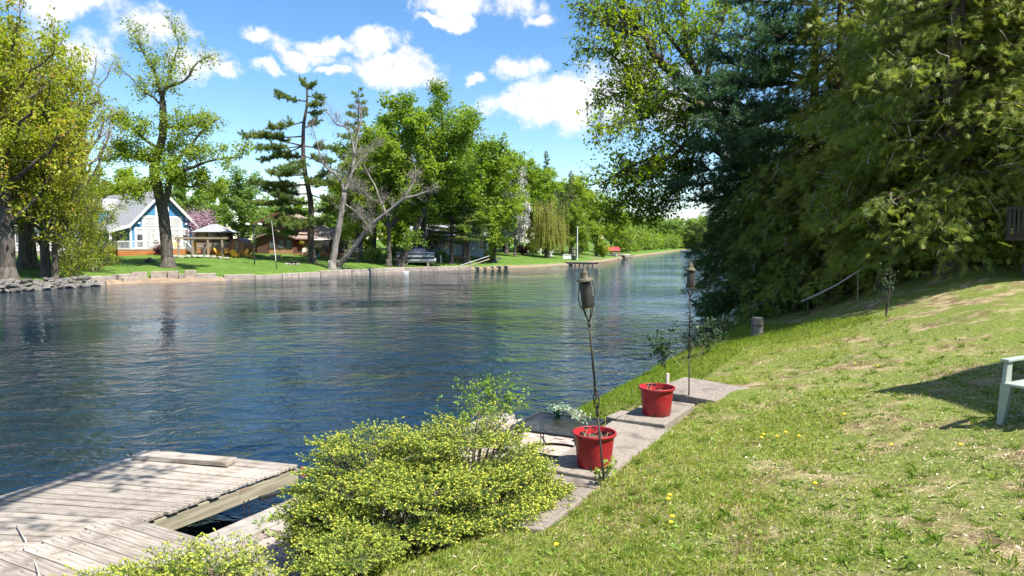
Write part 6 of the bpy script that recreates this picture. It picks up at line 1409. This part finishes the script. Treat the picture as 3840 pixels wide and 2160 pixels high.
for px, Y, rz, lb_ in ((818, 85, 1.5, 'yellow-orange adirondack chair side-on next to the timber post'), (852, 86.5, 0.5, 'yellow-orange adirondack chair facing the river, beside the gazebo'), (880, 83.5, 3.1, 'yellow-orange adirondack chair with its back to the river'), (914, 86, -0.5, 'yellow-orange adirondack chair angled in front of the sauna door'), (936, 85, -1.5, 'yellow-orange adirondack chair side-on next to the lamp post')):
    adirondack(lb_, G(px, Y), rz, ADIR)
adirondack('yellow adirondack chair on the deck by the stairs', on_house(bh, 3.7, -1.7, Zd), R(52), ADIR); adirondack('yellow adirondack chair on the deck under the end window', on_house(bh, 1.0, -1.6, Zd), R(52), ADIR)
for px, Y, rz in ((1988, 124, 0.8), (2006, 122, 0.2), (2022, 123, -0.3), (2062, 121, -1.0)): adirondack('white adirondack chair on the lawn beside the willow', G(px, Y), rz, WHITE, 'white chairs beside the willow', 1.15)
for px, rz in ((1143, 0.3), (1160, 0.2)): adirondack('pale cream lounge chair on the brown house deck', G(px, 93.9) + np.array([0, 0, 0.02]), rz, STK, 'cream deck chairs')
o = thing('flower_tub', 'turquoise flower tub at the edge of the brown house deck', 'plant pot', G(1190, 92.5)); MB().lathe([(0.3, 0), (0.38, 0.5), (0.36, 0.5), (0.3, 0.42)], 14).build('tub', mat('turquoise', (0.16, 0.42, 0.38), rough=0.5), o); me = leaf_mesh('flowers', np.random.default_rng(5).normal(size=(160, 3)) * np.array([0.2, 0.2, 0.12]) + np.array([0, 0, 0.62]), 0.1, np.random.default_rng(3)); me.materials.append(L_YEL); tag(link('flowers', me, o), kind='stuff')

# ---- lamp posts, poles, fire ring
lp = thing('lamp_post', 'black double-armed lamp post on the far lawn', 'lamp post', G(953, 76.5)); Hl = at_y(953, 842, 76.5)[2] - G(953, 76.5)[2]
MB().tube([(0, 0, -0.2), (0, 0, Hl)], 0.075, 8).build('pole', BLACK, lp)
for s_ in (-1, 1):
    MB().tube([(0, 0, Hl - 0.12), (s_ * 0.35, 0, Hl - 0.08), (s_ * 0.6, 0, Hl + 0.02)], 0.035, 6).build('arm', BLACK, lp)
    MB().lathe([(0.05, 0.18), (0.2, 0.14), (0.28, 0.02), (0.22, -0.06), (0.06, -0.08)], 14, (s_ * 0.68, 0, Hl)).build('lamp_shade', WHITE, lp, smooth=True)
MB().lathe([(0.16, Hl), (0.05, Hl + 0.14), (0.02, Hl + 0.16)], 10).build('finial', RUST, lp)
pt, pb_ = at_y(1018, 825, 74), G(1036, 74); o = thing('mast', 'thin white leaning mast standing on the far lawn', 'pole', pb_); MB().tube([(0, 0, -0.2), (pt - pb_) * 0.5, pt - pb_], [0.045, 0.035, 0.02], 6).build('pole', WHITE, o); MB().tube([(0, 0, -0.2), (pt - pb_) * 0.16], 0.055, 6).build('foot', BLACK, o)
fp = thing('fire_ring', 'ring of stones holding charred logs on the far lawn', 'fire pit', G(1095, 80))
for k in range(11): MB().blob((0.75 * math.cos(k * 0.571), 0.75 * math.sin(k * 0.571), 0.06), (0.2, 0.17, 0.13), k).build('stone', CONC, fp)
for k in range(3): MB().tube([(-0.55, 0.1 * k - 0.1, 0.14 + 0.07 * k), (0.55, 0.25 - 0.2 * k, 0.2 + 0.05 * k)], 0.09, 7).build('log', BLACK, fp)
o = thing('stone_bench', 'low pale stone bench on the far lawn', 'bench', G(1032, 86)); MB().bx(-0.7, 0.7, -0.22, 0.22, 0.36, 0.46).build('seat', CONC, o); [MB().bx(x - 0.1, x + 0.1, -0.18, 0.18, -0.1, 0.355).build('leg', CONC, o) for x in (-0.5, 0.5)]
o = thing('stone_stack', 'small stack of grey stones beside the forked maple', 'stones', G(560, 74)); [MB().blob((0.15 * ((k * 7) % 5 - 2), 0, 0.12 + 0.13 * (k // 3)), (0.42 - 0.08 * (k // 3), 0.3, 0.12), 60 + k).build('stone', STONEG, o) for k in range(7)]
for k, px in enumerate(range(655, 850, 24)):
    MB_ = MB().blob((0, 0, 0.12), (0.5, 0.35, 0.22), 80 + k); o = thing('border_stone', 'pale flat stone edging the bed below the timber frame', 'stone', G(px, 80.5), 0.3 * k, 'stones edging the flower bed'); MB_.build('stone', CONC, o)
lp2 = thing('lamp_pole', 'slim dark pole beside the double pines', 'pole', G(1817, 98)); MB().tube([(0, 0, -0.2), (0, 0, 3.2)], 0.07, 7).build('pole', BLACK, lp2); MB().lathe([(0.08, 3.2), (0.16, 3.3), (0.16, 3.5), (0.05, 3.6)], 10).build('lantern', BLACK, lp2)
fpole = thing('flagpole', 'white flagpole beside the folded umbrella at the far dock', 'pole', G(2165, 117)); MB().tube([(0, 0, -0.2), (0, 0, 5.6)], [0.11, 0.08], 8).build('pole', WHITE, fpole); MB().lathe([(0.09, 5.6), (0.13, 5.7), (0.05, 5.8)], 8).build('ball', WHITE, fpole)
um = thing('folded_umbrella', 'folded grey sun umbrella on a dark base by the flagpole', 'umbrella', G(2152, 116.5)); MB().lathe([(0.4, 0), (0.4, 0.5), (0.05, 0.55)], 12).build('base', BLACK, um); MB().lathe([(0.34, 0.75), (0.26, 1.3), (0.12, 2.3), (0.03, 2.6)], 10).build('canopy', STONEG, um); MB().tube([(0, 0, 0.5), (0, 0, 2.65)], 0.03, 6).build('pole', BLACK, um)
# ---- covered pontoon boat
bo = thing('pontoon_boat', 'pontoon boat under a dark blue cover parked on the lawn', 'boat', G(1572, 90.5) + np.array([0, 0, 0.1]), R(4))
for y in (-0.85, 0.85): MB().tube([(-3.3, y, 0.75), (-2.8, y, 0.5), (2.1, y, 0.5), (2.2, y, 0.5)], [0.05, 0.32, 0.32, 0.28], 12).build('pontoon', mat('dull_aluminium', (0.30, 0.31, 0.31), (0.42, 0.43, 0.43), rough=0.45, metal=0.3) if 'dull_aluminium' not in MATS else MATS['dull_aluminium'], bo)
MB().bx(-3.0, 2.1, -1.2, 1.2, 0.83, 0.93).build('deck', BLACK, bo)
for y0, y1 in ((-1.2, -1.16), (1.16, 1.2)): MB().bx(-2.9, 2.0, y0, y1, 0.94, 1.6).build('side_panel', MATS['dull_aluminium'], bo)
for x in (-2.2, -0.9, 0.5): MB().bx(x, x + 0.04, -1.22, -1.205, 0.94, 1.6).build('panel_post', BLACK, bo)
NAVY = mat('navy_cover', (0.012, 0.016, 0.045), (0.03, 0.036, 0.075), scale=2, rough=0.8, bump=0.06, bscale=3)
n_ = 14; V = []; 
for i in range(n_):
    t = i / (n_ - 1); x = -3.05 + 5.2 * t; h = 1.62 + 0.62 * math.sin(math.pi * min(1, t * 1.05)) ** 0.6; V += [(x, -1.25, 1.32), (x, -1.1, h * 0.9), (x, 0, h), (x, 1.1, h * 0.9), (x, 1.25, 1.32)]
MB().add(V, [(i * 5 + k, (i + 1) * 5 + k, (i + 1) * 5 + k + 1, i * 5 + k + 1) for i in range(n_ - 1) for k in range(4)] + [(0, 1, 2, 3, 4), tuple(range((n_ - 1) * 5, n_ * 5))[::-1]]).build('cover', NAVY, bo, smooth=True)
mt_ = MB().box((2.6, 0, 1.05), (0.5, 0.42, 0.5), taper=0.85); mt_.build('motor', BLACK, bo, bevel=0.06); MB().bx(2.5, 2.62, -0.08, 0.08, 0.25, 0.79).build('motor_leg', BLACK, bo)
ld_ = MB(); [ld_.bx(2.85, 2.9, y, y + 0.05, 0.15, 1.2) for y in (-0.95, -0.55)]; [ld_.bx(2.855, 2.895, -0.9, -0.55, z, z + 0.05) for z in (0.3, 0.6, 0.9)]; ld_.build('ladder', MATS['dull_aluminium'], bo)
for x in (-1.6, 1.2): MB().bx(x - 0.15, x + 0.15, -1.1, 1.1, -0.3, 0.2).build('cradle', TIMB, bo)
# ---- shoreline: boulders, blocks, seawall, beach
def shore_param(n=4000):
    seg = np.linalg.norm(np.diff(FS, axis=0), axis=1); c = np.concatenate([[0], np.cumsum(seg)]); s = np.linspace(0, c[-1], n); P = np.stack([np.interp(s, c, FS[:, 0]), np.interp(s, c, FS[:, 1])], 1); return s, P, 1920 + P[:, 0] / P[:, 1] * FPX
S_, SPt, SPX = shore_param(20000)
def shore_at(px):
    ok = SPt[:, 1] > 49; i = np.where(ok)[0][np.argmin(np.abs(SPX[ok] - px))]; return S_[i]
def sp(s): i = np.clip(np.searchsorted(S_, s), 1, len(S_) - 2); t = SPt[i + 1] - SPt[i - 1]; t = t / np.linalg.norm(t); return SPt[i], math.atan2(t[1], t[0]), np.array([-t[1], t[0]])
rk = np.random.default_rng(77); ROCKS = []
for k in range(6):
    o = MB().blob((0, 0, 0), (1, 0.8, 0.62), 200 + k, 0.3).build('boulder', STONEG); ROCKS.append(o.data); bpy.data.objects.remove(o)
s0, s1 = shore_at(-60), shore_at(345)
for k in range(86):
    s = s0 + (s1 - s0) * (k + rk.uniform(0, 0.9)) / 86; p, an, nv = sp(s); row = k % 3; off = (-0.45, 0.05, 0.5)[row] + rk.normal() * 0.12; sz_ = rk.uniform(0.26, 0.56) * (0.9 if row == 2 else 1)
    q = p + nv * off; o = link('boulder', ROCKS[k % 6]); o.location = (q[0], q[1], (0.08, 0.36, 0.62)[row] * rk.uniform(0.8, 1.25)); o.scale = (sz_, sz_, sz_ * rk.uniform(0.75, 1.1)); o.rotation_euler = (rk.normal() * 0.2, rk.normal() * 0.2, rk.uniform(0, 6.28))
    tag(o, 'grey boulder in the riprap at the foot of the left maples', 'boulder', 'riprap boulders on the point')
SEAW = mat('pinkish_concrete', (0.25, 0.205, 0.17), (0.36, 0.305, 0.255), scale=2, rough=0.9, bump=0.03, bscale=4, c3=(0.30, 0.24, 0.19), scale3=0.9, lo3=0.55, hi3=0.7, rnd=0.25)
sw = thing('stone_wall', 'low stepped wall of big pale blocks behind the small beach', 'wall', (0, 0, 0))
for k, (p0, p1, zt, dz_) in enumerate(((342, 392, 0.78, 0), (392, 438, 0.72, 0.12), (440, 502, 0.82, -0.1), (445, 500, 0.5, -0.55), (503, 560, 0.95, 0.0), (561, 626, 0.95, 0.02), (627, 668, 0.98, -0.12), (669, 700, 0.7, -0.3), (690, 734, 1.02, 0.1))):
    a, b = sp(shore_at(p0)), sp(shore_at(p1)); c = (a[0] + b[0]) / 2 + a[2] * (0.35 + dz_); L = np.linalg.norm(a[0] - b[0]); MB().box((c[0], c[1], zt / 2 - 0.1), (L - 0.05, 0.7, zt + 0.2), math.atan2(*(b[0] - a[0])[::-1]) + 0.02 * (k % 3 - 1)).build('block', SEAW, sw, bevel=0.04)
stp = thing('stone_steps', 'three pale stone steps leading down to the small beach', 'steps', (*sp(shore_at(778))[0], 0), sp(shore_at(778))[1])
for k in range(3): MB().bx(-1.25 + 0.12 * k, 1.05 - 0.18 * k, -0.75 + 0.42 * k, 0.9, -0.2 + 0.30 * k, 0.10 + 0.30 * k).build('step', SEAW, stp, bevel=0.03)
wl = thing('seawall', 'long pale seawall of end-to-end slabs along the far lawn', 'wall', (0, 0, 0))
s = shore_at(835); e = shore_at(1765); k = 0
while s < e:
    L = rk.uniform(2.0, 3.6); a, b = sp(s), sp(min(s + L, e)); c = (a[0] + b[0]) / 2 + a[2] * 0.12; zt = 0.5 + rk.normal() * 0.03
    MB().box((c[0], c[1], zt / 2 - 0.15), (np.linalg.norm(a[0] - b[0]) - 0.04, 0.55, zt + 0.3), math.atan2(*(b[0] - a[0])[::-1]) + rk.normal() * 0.01).build('slab', SEAW, wl, bevel=0.04); s += L
SAND = mat('wet_sand', (0.20, 0.14, 0.09), (0.28, 0.205, 0.14), scale=1.5, rough=0.95)
V = []; n_ = 40; sA, sB = shore_at(395), shore_at(850)
for i in range(n_):
    p, an, nv = sp(sA + (sB - sA) * i / (n_ - 1)); f = math.sin(math.pi * i / (n_ - 1)) ** 0.5
    for o_, z_ in ((0.1, 0.34), (-0.6 * f, 0.20), (-1.5 * f, 0.06), (-2.6 * f - 0.05, -0.06)): V.append((p[0] + nv[0] * o_, p[1] + nv[1] * o_, z_))
tag(MB().add(V, [(i * 4 + k, i * 4 + k + 1, (i + 1) * 4 + k + 1, (i + 1) * 4 + k) for i in range(n_ - 1) for k in range(3)]).build('beach', SAND, smooth=True), kind='structure')
# mooring float
o = thing('mooring_float', 'small white float on the water off the seawall', 'buoy', (*at_z(1522, 1026, 0)[:2], 0)); MB().bx(-0.28, 0.28, -0.28, 0.28, -0.1, 0.3).build('float', WHITE, o, bevel=0.06); MB().tube([(0, 0, 0.3), (0, 0, 0.4)], 0.03, 6).build('ring', BLACK, o)
# gangway lying on the bank
ga, gb = at_z(1728, 1008, 0.25), at_y(1835, 972, at_z(1728, 1008, 0.25)[1] + 4); o = thing('gangway', 'rusty metal gangway frame sloping up the far bank', 'gangway', ga)
for s_ in (-0.5, 0.5): MB().tube([(0, s_, 0), gb - ga + np.array([0, s_, 0])], 0.07, 5).build('side_rail', TIMB, o); MB().tube([(0, s_, 0.45), gb - ga + np.array([0, s_, 0.45])], 0.04, 5).build('hand_rail', MATS['dull_aluminium'], o)
for k in range(12): c = (gb - ga) * (k + 0.5) / 12; MB().box(c + np.array([0, 0, 0.06]), (0.14, 1.0, 0.04)).build('rung', RUST if k % 3 == 0 else TIMB, o)
for k in range(5):
    p = G(1745 + k * 16, 96); tag(link('boulder', ROCKS[k]), 'grey rock beside the gangway on the far bank', 'boulder', 'rocks beside the gangway'); bpy.context.scene.objects[-1]
    q = COL.objects[-1]; c = sp(shore_at(1790 + k * 28)); q.location = (*(c[0] + c[2] * 0.25), 0.18); q.scale = (0.5, 0.4, 0.3)
# downstream docks and boats
def small_dock(label, p0, p1, wdt, z, nb=14):
    p0, p1 = np.array(p0, float), np.array(p1, float); an = math.atan2(*(p1 - p0)[:2][::-1]); L = np.linalg.norm((p1 - p0)[:2]); o = thing('dock', label, 'dock', (p0[0], p0[1], 0), an)
    for k in range(nb): MB().bx(L * k / nb, L * (k + 1) / nb - 0.03, -wdt / 2, wdt / 2, z - 0.06, z).build('plank', TIMB, o)
    for y in (-wdt / 2 + 0.03, wdt / 2 - 0.09): MB().bx(0, L, y, y + 0.06, z - 0.35, z - 0.065).build('beam', BEAM, o)
    for k in range(4):
        for y in (-wdt / 2 + 0.12, wdt / 2 - 0.2): MB().bx(L * (k + 0.3) / 4, L * (k + 0.3) / 4 + 0.14, y, y + 0.14, -1.0, z - 0.36).build('post', BEAM, o)
small_dock('long low plank dock below the folded umbrella', at_z(2105, 982, 0.45), at_z(2235, 984, 0.45), 2.2, 0.5)
small_dock('plank dock set back along the bank by the flagpole', at_z(2070, 968, 0.7), at_z(2240, 966, 0.7), 2.6, 0.75)
small_dock('far plank dock beside the red-seated boat', at_z(2330, 958, 0.55), at_z(2364, 957, 0.55), 2.0, 0.6, 8)
o = thing('storage_box', 'white storage box on the dock by the flagpole', 'box', (*at_z(2125, 972, 0.76)[:2], 0.755)); MB().bx(-0.7, 0.7, -0.4, 0.4, 0, 0.7).build('box', WHITE, o, bevel=0.04); MB().bx(-0.73, 0.73, -0.43, 0.43, 0.705, 0.8).build('lid', WHITE, o)
REDC = mat('red_canvas', (0.55, 0.018, 0.03), (0.65, 0.05, 0.06), scale=1.0, rough=0.7)
cp_ = at_y(2275, 968, 150); bl = thing('boat_lift', 'boat lift with a bright red canvas canopy', 'boat lift', (cp_[0], cp_[1], 0), R(10))
MB().prism([(-1.4, 1.75), (-1.1, 2.3), (0, 2.55), (1.1, 2.3), (1.4, 1.75)], 'x', -2.6, 2.6).build('canopy', REDC, bl)
for x in (-2.3, 2.3):
    for y in (-1.2, 1.2): MB().bx(x - 0.06, x + 0.06, y - 0.06, y + 0.06, -1.0, 1.9).build('post', MATS['dull_aluminium'], bl)
def runabout(label, loc, rz, s=1.0, seat=REDC):
    o = thing('motor_boat', label, 'boat', loc, rz); o.scale = (s, s, s); sec = []
    for x, wd_, zk in ((-2.2, 0.85, 0.0), (-0.5, 0.95, -0.02), (1.0, 0.8, 0.02), (2.0, 0.4, 0.15), (2.5, 0.02, 0.4)): sec += [(x, -wd_, 0.55 + 0.06 * x / 2), (x, -wd_ * 0.75, 0.12 + zk), (x, 0, -0.12 + zk), (x, wd_ * 0.75, 0.12 + zk), (x, wd_, 0.55 + 0.06 * x / 2)]
    MB().add(sec, [(i * 5 + k, i * 5 + k + 1, (i + 1) * 5 + k + 1, (i + 1) * 5 + k) for i in range(4) for k in range(4)] + [(4, 3, 2, 1, 0)]).build('hull', WHITE, o)
    MB().bx(-2.0, 1.4, -0.7, 0.7, 0.2, 0.28).build('floor', TIMB, o)
    for x in (-1.3, 0.1): MB().bx(x, x + 0.5, -0.6, 0.6, 0.285, 0.6).build('seat', seat, o); MB().bx(x - 0.12, x - 0.005, -0.6, 0.6, 0.3, 1.05).build('seat_back', seat, o)
    MB().box((-2.4, 0, 0.75), (0.4, 0.35, 0.55), taper=0.8).build('motor', BLACK, o, bevel=0.05); MB().hull8([(0.9, -0.7, 0.75), (0.9, 0.7, 0.75), (0.75, 0.6, 1.15), (0.75, -0.6, 1.15)], 0.03).build('windscreen', PANE, o)
runabout('white boat moored under the red canopy', (cp_[0], cp_[1], 0.45), R(10), 0.95, WHITE)
p = at_z(2318, 966, 0); runabout('open boat with red seats beside the canopied lift', (p[0], p[1], 0.15), R(5), 1.1)
p = at_z(2585, 949, 0); runabout('small white boat far out near the distant shore', (p[0], p[1], 0.15), R(175), 1.2, WHITE)
# stone heap by the clipped shrub
for k in range(9):
    o = link('boulder', ROCKS[k % 6]); p = G(1795 + k * 10, 103 + (k % 3)); o.location = tuple(p + np.array([0, 0, 0.1])); o.scale = (0.4, 0.35, 0.32); o.rotation_euler.z = k; tag(o, 'pale stone in the heap by the clipped shrub', 'stone', 'stone heap on the far lawn')
o = thing('planter_box', 'brown wooden planter box on the lawn by the pines', 'planter', G(1732, 101), 0.1); MB().bx(-1.1, 1.1, -0.4, 0.4, -0.05, 0.55).build('box', TAN, o, bevel=0.03); MB().bx(-1.02, 1.02, -0.34, 0.34, 0.551, 0.58).build('soil', SOIL, o)
